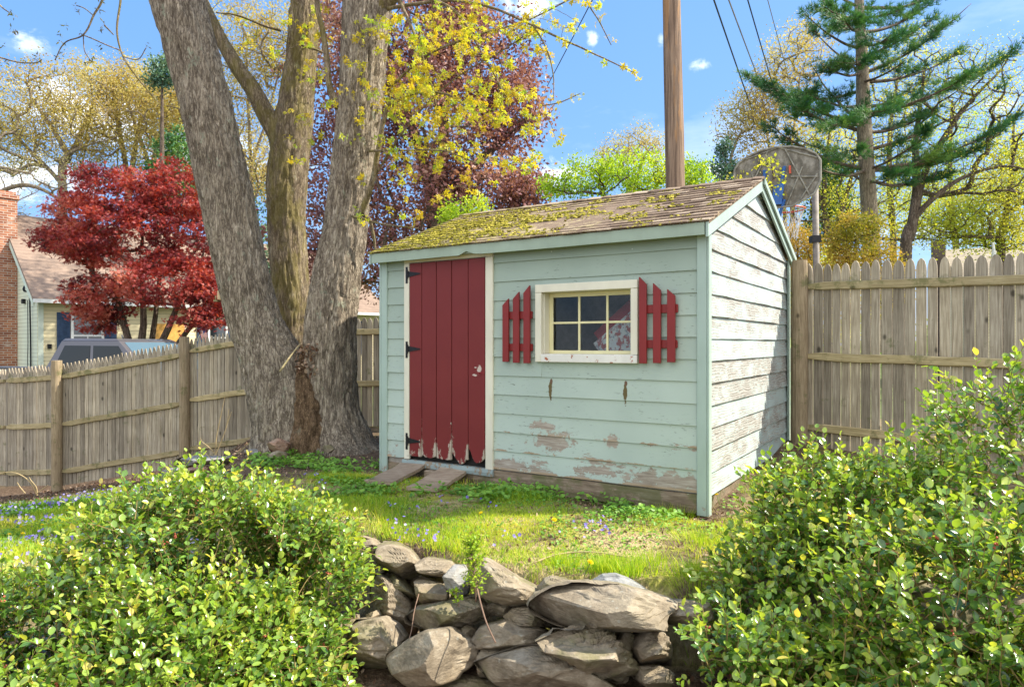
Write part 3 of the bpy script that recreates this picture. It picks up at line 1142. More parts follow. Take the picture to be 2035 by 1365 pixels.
# moss cushions and litter on the front slope
mo = MB()
y0, z0 = slope_pt(0, 0)
y1, z1 = slope_pt(0, 1)
L_ = math.hypot(y1 - y0, z1 - z0)
ty, tz = (y1 - y0) / L_, (z1 - z0) / L_
Nm = 9000
u = rs.uniform(-.08, SL + .05, Nm)
s = rs.uniform(0, 1, Nm)
kk = fbm(np.stack([u * 5, s * L_ * 9, u * 0], 1), 4, 3) + .26 * (1 - np.clip(u / 2.4, 0, 1)) - .06 * np.clip(u / 3, 0, 1) + .04 * (1 - s)
keep = kk > .63
u, s = u[keep], s[keep]
nc = 15
s = (np.floor(s * nc) + np.clip(rs.uniform(-.1, .45, len(s)), 0, 1)) / nc       # it gathers at the shingle butts
pos = np.stack([u, y0 + ty * s * L_ - tz * .008, z0 + tz * s * L_ + ty * .008], 1)
T = np.array([(-1, -1, 0), (1, -1, 0), (1, 1, 0), (-1, 1, 0), (-.5, -.5, .55), (.5, -.5, .6), (.5, .5, .5), (-.5, .5, .55)], float)
TF = np.array([(0, 1, 5, 4), (1, 2, 6, 5), (2, 3, 7, 6), (3, 0, 4, 7), (4, 5, 6, 7)])
fr_ = frames_from(np.tile((1., 0, 0), (len(pos), 1)) + rs.normal(size=(len(pos), 3)) * .5, rs, .3, np.tile((0, -tz, ty), (len(pos), 1)))
mo.scatter(T, TF, pos, fr_, rs.uniform(.005, .014, len(pos)), rs.uniform(0, 1, len(pos)))
mm = NM('roof_moss')
a = mm.attr()
mm.bsdf(mm.ramp(a, [(0, (.17, .155, .018)), (.5, (.30, .265, .035)), (1, (.44, .37, .07))]), .95, spec=.1)
mo.build('roof_moss', mm.m, roof, smooth_=True)

# window
wf = MB()
wf.box((1.655, -.042, 1.022), (1.712, -.006, 1.576))
wf.box((2.476, -.042, 1.086), (2.531, -.006, 1.576))
wf.box((1.655, -.043, 1.578), (2.531, -.006, 1.642))
# reveal
wf.box((1.700, -.004, 1.09), (1.722, .100, 1.575))
wf.box((2.474, -.004, 1.09), (2.496, .100, 1.575))
wf.box((1.700, -.004, 1.576), (2.496, .100, 1.60))
wf.box((1.700, -.004, 1.066), (2.496, .100, 1.088))
window = bevel(wf.build('window', M_TRIM, shed), .003)
ws = MB()
ws.box((1.7125, -.052, 1.022), (2.531, -.0065, 1.084))
bevel(ws.build('sill', M_SILLW, window), .004)
wm = MB()
wa, wb, wz0, wz1, wy0, wy1 = 1.7225, 2.4735, 1.0885, 1.5755, .072, .092
wm.box((wa, wy0, wz0), (wa + .035, wy1, wz1))
wm.box((wb - .022, wy0, wz0), (wb, wy1, wz1))
wm.box((wa + .035, wy0 - .001, wz1 - .034), (wb - .022, wy1, wz1))
wm.box((wa + .035, wy0 - .001, wz0), (wb - .022, wy1, wz0 + .026))
for q in (1.993, 2.236):
    wm.box((q - .009, wy0 + .001, wz0 + .026), (q + .009, wy1 - .002, wz1 - .034))
wm.box((wa + .035, wy0 + .002, 1.327), (wb - .022, wy1 - .003, 1.344))
bevel(wm.build('sash', trim_mat('sash_paint', (.76, .70, .40), (.45, .38, .25), -.03), window), .002)
gl = NM('window_glass')
fz = gl.node('ShaderNodeFresnel')
fz.inputs[0].default_value = 1.30
gb = gl.node('ShaderNodeBsdfGlossy')
gb.inputs['Roughness'].default_value = .03
gb.inputs['Color'].default_value = (.9, .95, 1, 1)
gt = gl.node('ShaderNodeBsdfTransparent')
gt.inputs[0].default_value = (.86, .9, .9, 1)
gm = gl.node('ShaderNodeMixShader')
gl.link(fz.outputs[0], gm.inputs[0])
gl.link(gt.outputs[0], gm.inputs[1])
gl.link(gb.outputs[0], gm.inputs[2])
M_GLASS = gl.out(gm.outputs[0])
pg = MB()
for i, (a, b) in enumerate(((wa + .036, 1.9835), (2.0025, 2.2265), (2.2455, wb - .023))):
    for c, d in ((wz0 + .027, 1.3265), (1.3445, wz1 - .035)):
        pg.box((a, .081, c), (b, .084, d))
pg.build('pane', M_GLASS, window)

# shutters
def shutter(pk, bars):
    mb = MB()
    for (a, b, zb, tl, tr) in pk:
        mb.prism([(a, zb), (b, zb), (b, tr), (a, tl)], 1, -.058, -.036, rs.uniform())
    for (a, b, c, d) in bars:
        mb.prism([(a, c + .006), (a + .006, c), (b - .006, c), (b, c + .006), (b, d - .006), (b - .006, d), (a + .006, d), (a, d - .006)], 1, -.0355, -.018, rs.uniform())
    return bevel(mb.build('shutter', M_REDS, shed), .002)


shutter([(1.350, 1.408, 1.018, 1.485, 1.540), (1.452, 1.510, 1.012, 1.535, 1.592), (1.553, 1.612, 1.010, 1.578, 1.640)],
        [(1.372, 1.622, 1.370, 1.432), (1.372, 1.626, 1.108, 1.168)])
shutter([(2.548, 2.606, 1.024, 1.660, 1.600), (2.656, 2.714, 1.028, 1.608, 1.552), (2.762, 2.820, 1.036, 1.560, 1.508)],
        [(2.560, 2.834, 1.390, 1.452), (2.560, 2.830, 1.136, 1.196)])


# ------------------------------------------------------------------ things in and around the shed
def shed_pt(x, y, z):
    return (PL2[0] + SX[0] * x + SV[0] * y, PL2[1] + SX[1] * x + SV[1] * y, TZ + z)


fm = NM('floral_cloth')
oc = fm.coord()
v1 = fm.vor(oc, 9.0, 'F1')
n1 = fm.noise(oc, 22, 4, .7)
r1 = fm.wave(fm.map(oc), 14, 8, 3, 2, 'DIAGONAL')
c = fm.mix(fm.step(n1, .50, .54), (.72, .70, .68), (.42, .10, .09))
c = fm.mix(fm.math('MULTIPLY', fm.step(fm.noise(fm.map(oc, loc=(3, 3, 3)), 26, 4, .7), .56, .60), .8), c, (.25, .30, .36))
ring = fm.math('MULTIPLY', fm.step(v1, .13, .16), fm.math('SUBTRACT', 1.0, fm.step(v1, .20, .23)))
c = fm.mix(ring, c, (.70, .70, .72))
fm.bsdf(c, .9)


def cushion(name, label, cat, cx, cz, y, w, h, rot, mat_, th_=.07):
    """A plump square cushion standing on one corner, built as a pillowed grid."""
    mb = MB()
    n = 12
    q = np.linspace(-1, 1, n + 1)
    A, B = np.meshgrid(q, q)
    puffy = (np.clip(1 - A ** 2, 0, 1) * np.clip(1 - B ** 2, 0, 1)) ** .5
    wr = (fbm(np.stack([A.ravel() * 3, B.ravel() * 3, A.ravel() * 0], 1), 3, 4) - .5).reshape(A.shape) * .02
    for sg in (-1, 1):
        V = np.stack([A * w / 2, sg * (puffy * th_ + wr * puffy), B * h / 2], -1).reshape(-1, 3)
        c_, s_ = math.cos(rot), math.sin(rot)
        V = np.stack([V[:, 0] * c_ - V[:, 2] * s_, V[:, 1], V[:, 0] * s_ + V[:, 2] * c_], 1)
        i = (np.arange(n)[:, None] * (n + 1) + np.arange(n)[None]).ravel()
        f = np.stack([i, i + 1, i + n + 2, i + n + 1], 1)
        mb.add(V, f if sg < 0 else f[:, ::-1])
    o = mb.build(name, mat_, smooth_=True)
    o.location = shed_pt(cx, y, cz)
    o.rotation_euler = (0, 0, SHED_ROT)
    return tag(o, label, cat)


cushion('patterned_cushion', 'white cushion with red flower pattern standing on its corner behind the shed window', 'cushion', 2.33, 1.13, .30, .46, .46, R(38), fm.m)
cushion('red_cushion', 'plain red cushion leaning behind the flower patterned cushion in the window', 'cushion', 2.36, 1.22, .48, .62, .62, R(40), simple('red_cloth', (.42, .03, .035), .9, .2))
tb = thing('storage_crate_table', 'wooden shelf inside the shed under the window holding two cushions', 'shelf', shed_pt(2.3, .36, 0), SHED_ROT)
mb = MB()
mb.box((-.45, -.22, .755), (.45, .34, .775))
mb.build('table_top', M_DARKWOOD, tb)
for a, b in ((-.42, -.2), (.42, -.2), (-.42, .3), (.42, .3)):
    mb = MB()
    mb.box((a - .02, b - .02, .03), (a + .02, b + .02, .754))
    mb.build('leg', M_DARKWOOD, tb)
tb.name = 'wooden_table'


def plank(label, up, lo, w, zu, zl, n=10, th_=.028, seed=1):
    up, lo = np.array(up), np.array(lo)
    d = up - lo
    L_ = np.linalg.norm(d)
    sd_ = np.array((d[1], -d[0])) / L_
    mb = MB()
    V = []
    for i in range(n + 1):
        t = i / n
        p = lo + d * t
        z = zl + (zu - zl) * t - .012 * math.sin(math.pi * t)
        for (s_, dz) in ((-.5, -th_), (.5, -th_), (.5, 0), (0, .003), (-.5, 0)):
            q = p + sd_ * s_ * w * (1 + .02 * math.sin(seed + i * 1.3))
            V.append((q[0], q[1], z + dz + .004 * math.sin(seed * 3 + i)))
    fs = []
    for i in range(n):
        for j in range(5):
            fs.append((i * 5 + j, i * 5 + (j + 1) % 5, (i + 1) * 5 + (j + 1) % 5, (i + 1) * 5 + j))
    fs += [(4, 3, 2, 1, 0), tuple(n * 5 + j for j in range(5))]
    mb.add(V, fs, (seed * .37) % 1)
    base = np.array([lo[0], lo[1], zl])
    o = mb.build('ramp_plank', M_BOARD, loc=base)
    return tag(o, label, 'plank', 'planks ramping up to the shed door')


plank('short weathered ramp plank nearest the shed corner', (-.90, 6.17), (-1.10, 5.60), .25, TZ + .085, TZ + .045, seed=1)
plank('longer weathered ramp plank nearer the middle of the shed doorway', (-.50, 5.98), (-.71, 5.35), .27, TZ + .085, TZ + .040, seed=5)
mb = MB()
mb.box((-.12, -.05, -.03), (.12, .05, .045))
o = bevel(mb.build('wood_block', M_BOARD), .006)
o.location = (-.655, 6.03, TZ)
o.rotation_euler = (0, 0, SHED_ROT)
tag(o, 'small wood block wedged between the two ramp planks', 'block')
# ------------------------------------------------------------------ stones
def stone_mat(name, dark, mid, light, lich=.3, grn=.2):
    m = NM(name)
    oc = m.coord()
    sh = m.attr()
    ad = m.node('ShaderNodeVectorMath', operation='ADD')
    cm = m.node('ShaderNodeCombineXYZ')
    m.link(m.math('MULTIPLY', sh, 31.0), cm.inputs[0])
    m.link(oc, ad.inputs[0])
    m.link(cm.outputs[0], ad.inputs[1])
    v = ad.outputs[0]
    n = m.noise(v, 9, 8, .68, .3)
    st = m.noise(m.map(v, scale=(1.4, 1.4, 4.5), rot=(.3, .5, 0)), 13, 8, .75)
    f = m.math('ADD', m.math('MULTIPLY', n, .6), m.math('MULTIPLY', st, .4))
    c = m.ramp(f, [(.34, dark), (.5, mid), (.66, light)])
    c = m.mix(m.math('MULTIPLY', m.step(m.noise(v, 3.1, 5, .6), .5, .6), lich + .2), c, m.mix(sh, (.34, .25, .15), (.30, .27, .20)))
    c = m.mix(m.math('MULTIPLY', m.step(m.noise(m.map(v, loc=(7, 1, 1)), 2.4, 6, .65), .50, .62), grn), c, (.14, .14, .045))
    c = m.mix(m.math('MULTIPLY', m.step(m.vor(v, 19), .16, .10), 0.35), c, (.44, .45, .38))
    h = m.math('ADD', m.math('MULTIPLY', n, .7), m.math('MULTIPLY', st, .6))
    m.bsdf(c, .88, m.bump(h, .85, .018), spec=.25)
    return m.m


M_STONE = stone_mat('field_stone', (.11, .086, .058), (.26, .21, .145), (.46, .39, .29), grn=.5)
M_STONE_GREY = stone_mat('grey_field_stone', (.13, .13, .125), (.27, .27, .26), (.50, .50, .48), .1, .1)
M_STONE_RED = stone_mat('reddish_stone', (.22, .11, .07), (.38, .24, .17), (.5, .38, .3), .2, .1)


def rock_mesh(outline, thick, seed, facets=7, rough=.10, pwr=3.2, nu=84, nv=34):
    """A closed fieldstone: the outline gives its face, which is cut by broad split planes; thick is its depth."""
    r = np.random.default_rng(seed)
    P = np.asarray(outline, float)
    ang = np.arctan2(P[:, 1], P[:, 0])
    P = P[np.argsort(ang)]
    th = np.linspace(-math.pi, math.pi, nu, endpoint=False)
    rr = np.zeros(nu)
    for i, t in enumerate(th):
        d = np.array((math.cos(t), math.sin(t)))
        best = 0
        for a, b in zip(P, np.roll(P, -1, 0)):
            e = b - a
            den = d[0] * e[1] - d[1] * e[0]
            if abs(den) < 1e-9: continue
            s = (a[0] * e[1] - a[1] * e[0]) / den
            u = (a[0] * d[1] - a[1] * d[0]) / den
            if s > 0 and -1e-6 <= u <= 1 + 1e-6: best = max(best, s)
        rr[i] = best if best > 0 else np.hypot(*P.T).mean()
    rr = rr * (1 + r.normal(size=nu) * .006)
    # rings: across the front face, round the edge, across the back
    m = nv // 2
    q = np.concatenate([np.linspace(.06, .90, m - 4), [.945, .975, .992, 1.0, 1.0, 1.0, .99, .96, .90], np.linspace(.8, .06, 6)])
    y = np.concatenate([np.full(m - 4, -.5), [-.492, -.475, -.44, -.36, 0, .3, .40, .46, .49], np.full(6, .5)])
    X = (rr * np.cos(th))[None] * q[:, None]
    Z = (rr * np.sin(th))[None] * q[:, None]
    Y = thick * y[:, None] * np.ones(nu)[None]
    V = np.stack([X, Y, Z], -1).reshape(-1, 3)
    V = np.vstack([V, [(0, -thick / 2, 0), (0, thick / 2, 0)]])
    size = rr.mean()
    W_, H_ = np.ptp(P[:, 0]), np.ptp(P[:, 1])
    # broad facets meeting at blunt ridges: the face is the lowest of several tilted planes
    front = V[:, 1] < 0
    cut = np.zeros(len(V))
    for _ in range(facets):
        a = r.uniform(0, 2 * math.pi)
        sl = r.uniform(.30, .95) * thick / size
        off = r.uniform(-.05, .5)
        dd = (V[:, 0] * math.cos(a) / (W_ / 2) + V[:, 2] * math.sin(a) / (H_ / 2)) - off
        cut = np.maximum(cut, np.clip(dd, 0, None) * sl * size * 1.0)
    # the top sheds backwards so that it catches the light
    dd = V[:, 2] / (H_ / 2) - .30
    cut = np.maximum(cut, np.clip(dd, 0, None) * thick * .55)
    V[:, 1] += np.where(front, np.minimum(cut, thick * .75) * smooth(-V[:, 1] / thick, -.1, .3), 0)
    nrm = V / (np.linalg.norm(V, axis=1)[:, None] + 1e-9)
    sc = 1 / max(size, .03)
    n1 = fbm(V * sc * 1.6 + seed * 3.1, 5, seed, .55)[:, None] - .5
    tl = r.uniform(-.35, .35)
    lz = (V[:, 2] + V[:, 0] * tl + V[:, 1] * .3) * sc * 3.4 + (fbm(V * sc * 1.2 + seed, 3, seed + 5) - .5) * 2.5
    ledge = np.abs((lz % 1.0) - .5) * 2
    ledge = smooth(ledge, .25, .75)[:, None] - .5
    patch = smooth(fbm(V * sc * .9 + 5 * seed, 2, seed + 8), .42, .58)[:, None]
    V = V + nrm * (n1 * rough * 1.25 + ledge * patch * rough * .75) * size
    nr = len(q)
    i = (np.arange(nr - 1)[:, None] * nu + np.arange(nu)[None]).ravel()
    j = (np.arange(nr - 1)[:, None] * nu + (np.arange(nu)[None] + 1) % nu).ravel()
    fs = [np.stack([i, j, j + nu, i + nu], 1)]
    top, bot = len(V) - 2, len(V) - 1
    k = np.arange(nu)
    fs.append(np.stack([np.full(nu, top), (k + 1) % nu, k], 1))
    fs.append(np.stack([np.full(nu, bot), (nr - 1) * nu + k, (nr - 1) * nu + (k + 1) % nu], 1))
    return V, fs


def stone_from(px, d, thick, label, seed, mat_=None, tilt=0., yaw=0., rough=.10, facets=6, pwr=3.2, grow=1.12, group=None, cat='stone', name='wall_stone'):
    p = np.array(px, float)
    c = (p.min(0) + p.max(0)) / 2
    ctr = at(c[0], c[1], d)
    o = np.stack([(p[:, 0] - c[0]) / F * d, -(p[:, 1] - c[1]) / F * d], 1) * grow
    V, fs = rock_mesh(o, thick, seed, facets, rough, pwr)
    ca, sa = math.cos(tilt), math.sin(tilt)
    V = np.stack([V[:, 0], V[:, 1], V[:, 2] + V[:, 1] * (sa * .5 - .8 * (CAM_H - ctr[2]) / d)], 1)
    cy, sy = math.cos(yaw), math.sin(yaw)
    V = np.stack([V[:, 0], V[:, 1] + V[:, 0] * sy, V[:, 2]], 1)
    mb = MB()
    mb.add(V, fs, (seed * .173) % 1)
    ob = mb.build(name, mat_ or M_STONE, smooth_=False)
    ob.location = ctr
    return tag(ob, label, cat, group)


def cA(l): return [(680 + x / 4.2, 1040 + y / 4.2) for x, y in l]
def cB(l): return [(1000 + x / 5.0875, 1100 + y / 5.0875) for x, y in l]
def cC(l): return [(650 + x / 2.904, 895 + y / 2.904) for x, y in l]


G = 'stones of the dry stone retaining wall'
WS = [
    (cA([(150, 110), (250, 140), (320, 200), (330, 250), (230, 240), (160, 190)]), 4.05, .28, 'pale stone at the upper left end of the wall against the left bush', 0, {}),
    (cA([(310, 200), (420, 195), (560, 240), (700, 370), (690, 410), (520, 470), (400, 420), (330, 300)]), 3.88, .42, 'flat grey slab sloping on top at the left end of the wall', 1, dict(yaw=-.25, tilt=.12)),
    (cA([(265, 365), (350, 370), (365, 395), (350, 440), (275, 460)]), 3.9, .2, 'small dark stone under the sloping slab beside the left bush', 2, {}),
    (cA([(340, 440), (400, 420), (500, 480), (615, 570), (600, 605), (540, 622), (440, 560), (345, 475)]), 3.78, .30, 'thin slanting stone just below the sloping slab', 3, dict(yaw=-.2)),
    (cA([(240, 560), (300, 460), (380, 490), (480, 560), (565, 650), (590, 760), (625, 900), (530, 940), (450, 890), (330, 730), (240, 640)]), 3.70, .36, 'long upended stone leaning down to the left of the flat ledge stone', 4, dict(yaw=-.3)),
    (cA([(605, 480), (650, 450), (800, 500), (870, 530), (885, 600), (850, 650), (690, 675), (640, 600)]), 3.62, .24, 'blocky stone sitting on the left end of the flat ledge stone', 5, dict(pwr=4)),
    (cA([(640, 330), (700, 305), (900, 325), (945, 370), (880, 450), (740, 440), (690, 400)]), 3.76, .32, 'brown stone between the sloping slab and the round grey stone', 6, dict(tilt=.15)),
    (cA([(860, 440), (930, 360), (1015, 360), (1065, 460), (1045, 580), (975, 605), (880, 520)]), 3.50, .22, 'round speckled grey stone beside the green seedling', 7, dict(mat_=M_STONE_GREY, pwr=2.4, rough=.06)),
    (cA([(550, 780), (640, 715), (880, 660), (1100, 620), (1190, 730), (1195, 790), (1000, 850), (780, 880), (640, 850), (565, 825)]), 3.44, .36, 'flat layered ledge stone in the middle of the wall under the seedling', 8, dict(tilt=.15, rough=.12)),
    (cA([(55, 920), (130, 820), (330, 800), (420, 860), (500, 960), (405, 1150), (330, 1200), (220, 1190), (90, 1080)]), 3.38, .44, 'big squarish stone low down beside the left bush', 9, dict(pwr=4, rough=.06)),
    (cA([(205, 760), (290, 725), (345, 790), (320, 820), (220, 820)]), 3.55, .2, 'small round stone above the big squarish one by the left bush', 10, {}),
    (cA([(395, 1110), (560, 980), (700, 910), (880, 885), (1000, 960), (1120, 1060), (1110, 1130), (940, 1270), (610, 1345), (555, 1290), (430, 1180)]), 3.22, .46, 'large smooth green stained boulder at the bottom left of the wall', 11, dict(rough=.05, pwr=3.4)),
    (cC([(845, 1100), (900, 1020), (1030, 985), (1170, 1000), (1290, 1060), (1240, 1110), (1030, 1142), (870, 1130)]), 3.30, .36, 'wide wedge shaped stone below the tan slab, twig tip touching it', 12, dict(rough=.06)),
    (cC([(880, 820), (915, 650), (1000, 690), (1100, 750), (1210, 800), (1228, 860), (1150, 895), (1010, 870), (900, 835)]), 3.42, .40, 'tan cracked slab just right of the seedling', 13, dict(yaw=-.15, tilt=.18, rough=.12)),
    (cB([(310, 560), (350, 470), (520, 370), (720, 320), (1000, 325), (1200, 345), (1500, 420), (1695, 490), (1640, 545), (1520, 590), (1490, 690), (1100, 742), (770, 750), (600, 710), (420, 630)]), 3.12, .50, 'largest long slab on top of the right half of the wall', 14, dict(tilt=.10, rough=.07, pwr=4, facets=7)),
    (cB([(930, 315), (1050, 240), (1180, 235), (1300, 280), (1400, 340), (1510, 415), (1350, 400), (1100, 370)]), 3.36, .26, 'white lichened stone lying behind the largest slab', 15, dict(mat_=M_STONE_GREY, tilt=.2)),
    (cB([(360, 370), (430, 280), (500, 255), (640, 280), (700, 330), (560, 400), (430, 420)]), 3.34, .24, 'small tan stone wedged behind the left tip of the largest slab', 16, dict(tilt=.2)),
    (cB([(10, 640), (120, 560), (300, 535), (420, 630), (600, 735), (540, 775), (350, 710), (100, 690)]), 3.34, .3, 'thin stone tucked under the left tip of the largest slab', 17, {}),
    (cB([(400, 890), (460, 830), (560, 785), (780, 762), (1000, 770), (1140, 900), (1260, 1050), (1345, 1160), (1300, 1220), (1160, 1300), (1040, 1270), (800, 1150), (620, 1040), (450, 980)]), 2.98, .34, 'rough ridged golden stone under the largest slab', 18, dict(rough=.17, yaw=.1, facets=9)),
    (cC([(880, 1230), (1000, 1185), (1120, 1140), (1260, 1140), (1400, 1220), (1560, 1310), (1660, 1380), (1500, 1430), (1200, 1420), (1000, 1350)]), 3.10, .42, 'broad grey boulder at the bottom middle partly under the ridged stone', 19, dict(rough=.05, pwr=3.6)),
    (cC([(868, 1190), (905, 1145), (1000, 1135), (1075, 1145), (1010, 1200), (960, 1300), (890, 1290)]), 3.26, .3, 'mossy stone squeezed between the two big bottom boulders', 20, {}),
    (cB([(1000, 770), (1200, 790), (1320, 830), (1335, 880), (1320, 1040), (1350, 1160), (1250, 1100), (1130, 900)]), 3.12, .26, 'dark stone right behind the rough ridged golden one', 21, {}),
    (cB([(1320, 950), (1370, 850), (1440, 800), (1580, 790), (1700, 950), (1680, 1120), (1420, 1140), (1370, 1060)]), 3.05, .4, 'rounded stone half hidden by the lower left edge of the right bush', 22, dict(pwr=2.8)),
    (cC([(640, 1340), (800, 1305), (1000, 1340), (1060, 1400), (900, 1440), (680, 1430)]), 3.18, .3, 'low stone poking up at the bottom edge below the smooth boulder', 23, {}),
    (cB([(1380, 1150), (1560, 1130), (1700, 1200), (1680, 1330), (1480, 1350), (1370, 1270)]), 3.0, .34, 'pale brown stone at the bottom right of the wall under the bush', 24, {}),
    (cB([(1230, 750), (1500, 705), (1620, 740), (1570, 800), (1420, 810)]), 3.14, .24, 'thin dark stone under the right end of the largest slab', 25, {}),
    (cB([(1600, 560), (1800, 480), (2050, 500), (2100, 640), (1900, 720), (1650, 700)]), 3.15, .34, 'grey stone seen through the right bush beyond the largest slab', 26, {}),
    (cC([(915, 900), (1000, 860), (1110, 900), (1050, 960), (950, 950)]), 3.48, .22, 'small dark stone in the gap below the tan slab', 27, {}),
    (cC([(730, 1060), (800, 1010), (870, 1040), (860, 1110), (790, 1130)]), 3.42, .2, 'small shadowed stone between the ledge stone and the wedge stone', 28, {}),
    (cC([(60, 1010), (150, 960), (180, 1060), (130, 1180), (40, 1160)]), 3.45, .3, 'mossy brown stone next to the squarish one, mostly behind leaves', 29, {}),
]
for px, d, th_, lab, sd_, kw in WS:
    kw = dict(kw)
    stone_from(px, d, th_, lab, 100 + sd_, group=G, **kw)
# the wall goes on under the right bush
rk = np.random.default_rng(3)
hid = ['stone of the wall deep under the right bush, lower course', 'stone of the wall deep under the right bush, upper course']
for i in range(8):
    x = 1.25 + .36 * (i // 2) + rk.uniform(-.03, .03)
    z = (.12, .33)[i % 2]
    a = np.linspace(0, 2 * math.pi, 9)[:-1]
    o = np.stack([np.cos(a) * rk.uniform(.16, .21, 8), np.sin(a) * rk.uniform(.09, .13, 8)], 1)
    V, fs = rock_mesh(o, .35, 300 + i, nu=40, nv=20)
    mb = MB()
    mb.add(V, fs, rk.uniform())
    ob = mb.build('wall_stone', M_STONE, smooth_=False)
    ob.location = (x, 3.22, z)
    tag(ob, hid[i % 2], 'stone', 'hidden wall stones under the right bush')
# loose stones by the fence and round the tree
LS = [
    ([(350, 915), (372, 906), (420, 908), (462, 905), (458, 918), (400, 930), (352, 930)], 8.1, .5, 'long grey slab lying before the fence left of the tree', M_STONE_GREY),
    ([(352, 935), (378, 925), (410, 926), (412, 940), (370, 945)], 7.7, .3, 'pinkish flat stone in front of the long grey slab', M_STONE_RED),
    ([(318, 938), (345, 930), (362, 938), (350, 950), (322, 950)], 7.8, .25, 'small grey stone at the left of the pinkish one', M_STONE_GREY),
    ([(285, 962), (318, 952), (330, 965), (300, 980), (284, 975)], 7.2, .3, 'dark grey stone lowest on the bank above the left bush', M_STONE_GREY),
    ([(532, 884), (552, 872), (572, 882), (566, 896), (540, 898)], 7.0, .2, 'reddish stone leaning at the foot of the tree', M_STONE_RED),
    ([(532, 904), (550, 896), (572, 902), (570, 912), (540, 913)], 6.9, .18, 'flat pale stone in the weeds below the tree', M_STONE),
    ([(490, 894), (512, 892), (518, 902), (494, 906)], 7.2, .15, 'grey stone touching the left side of the tree foot', M_STONE_GREY),
    ([(642, 886), (656, 884), (664, 892), (655, 899), (643, 896)], 6.9, .12, 'small pale stone between the two big trunks', M_STONE),
]
for i, (px, d, th_, lab, mt) in enumerate(LS):
    o = stone_from(px, d, th_, lab, 400 + i, mt, group='loose stones round the tree', name='loose_stone', grow=1.1)
# ------------------------------------------------------------------ the three stemmed maple
def bark_mat(name, dark, mid, light, fscale=1.0, lichen=.3, mossy=0.):
    m = NM(name)
    oc = m.coord()
    g1 = m.noise(m.map(oc, scale=(1, 1, .16)), 30 * fscale, 6, .7, .6)
    g2 = m.noise(m.map(oc, scale=(1, 1, .35), loc=(3, 0, 0)), 11 * fscale, 5, .65)
    rid = m.math('ABSOLUTE', m.math('SUBTRACT', g1, .5))
    wob = m.node('ShaderNodeVectorMath', operation='ADD')
    m.link(m.map(oc, scale=(1, 1, .12)), wob.inputs[0])
    m.link(m.map(m.noise(oc, 9, 3, .6, out=1), scale=(.06,) * 3), wob.inputs[1])
    plate = m.step(m.vor(wob.outputs[0], 38 * fscale, 'DISTANCE_TO_EDGE'), .0, .26)
    f = m.math('ADD', m.math('MULTIPLY', rid, 1.7), m.math('MULTIPLY', g2, .50))
    f = m.math('ADD', f, m.math('MULTIPLY', plate, .13))
    c = m.ramp(f, [(.28, dark), (.48, mid), (.75, light)])
    c = m.mix(m.math('MULTIPLY', m.attr(), .0), c, dark)
    big = m.noise(oc, 1.7, 3, .5)
    c = m.mix(.6, c, m.ramp(big, [(.3, (.78, .76, .74)), (.7, (1.2, 1.17, 1.12))]), 'MULTIPLY')
    ln = m.noise(m.map(oc, scale=(1, 1, .7), loc=(8, 8, 8)), 6.5, 7, .72)
    c = m.mix(m.math('MULTIPLY', m.step(ln, .60, .64), lichen), c, m.mix(g2, (.30, .36, .26), (.50, .54, .40)))
    if mossy:
        mn = m.noise(m.map(oc, scale=(1, 1, .5), loc=(2, 5, 1)), 5, 7, .72)
        c = m.mix(m.math('MULTIPLY', m.step(mn, .44, .60), mossy), c, m.mix(g2, (.12, .10, .015), (.33, .28, .06)))
    m.bsdf(c, .92, m.bump(f, 1.0, .035), spec=.2)
    return m.m


M_BARK = bark_mat('maple_bark', (.15, .12, .09), (.43, .365, .28), (.70, .62, .50), lichen=.55)
M_BARK2 = bark_mat('mossy_maple_bark', (.14, .105, .07), (.34, .27, .18), (.58, .49, .36), lichen=.3, mossy=.55)
M_ROT = bark_mat('rotten_core_bark', (.10, .062, .035), (.30, .20, .115), (.50, .37, .24), fscale=1.6, lichen=.2)


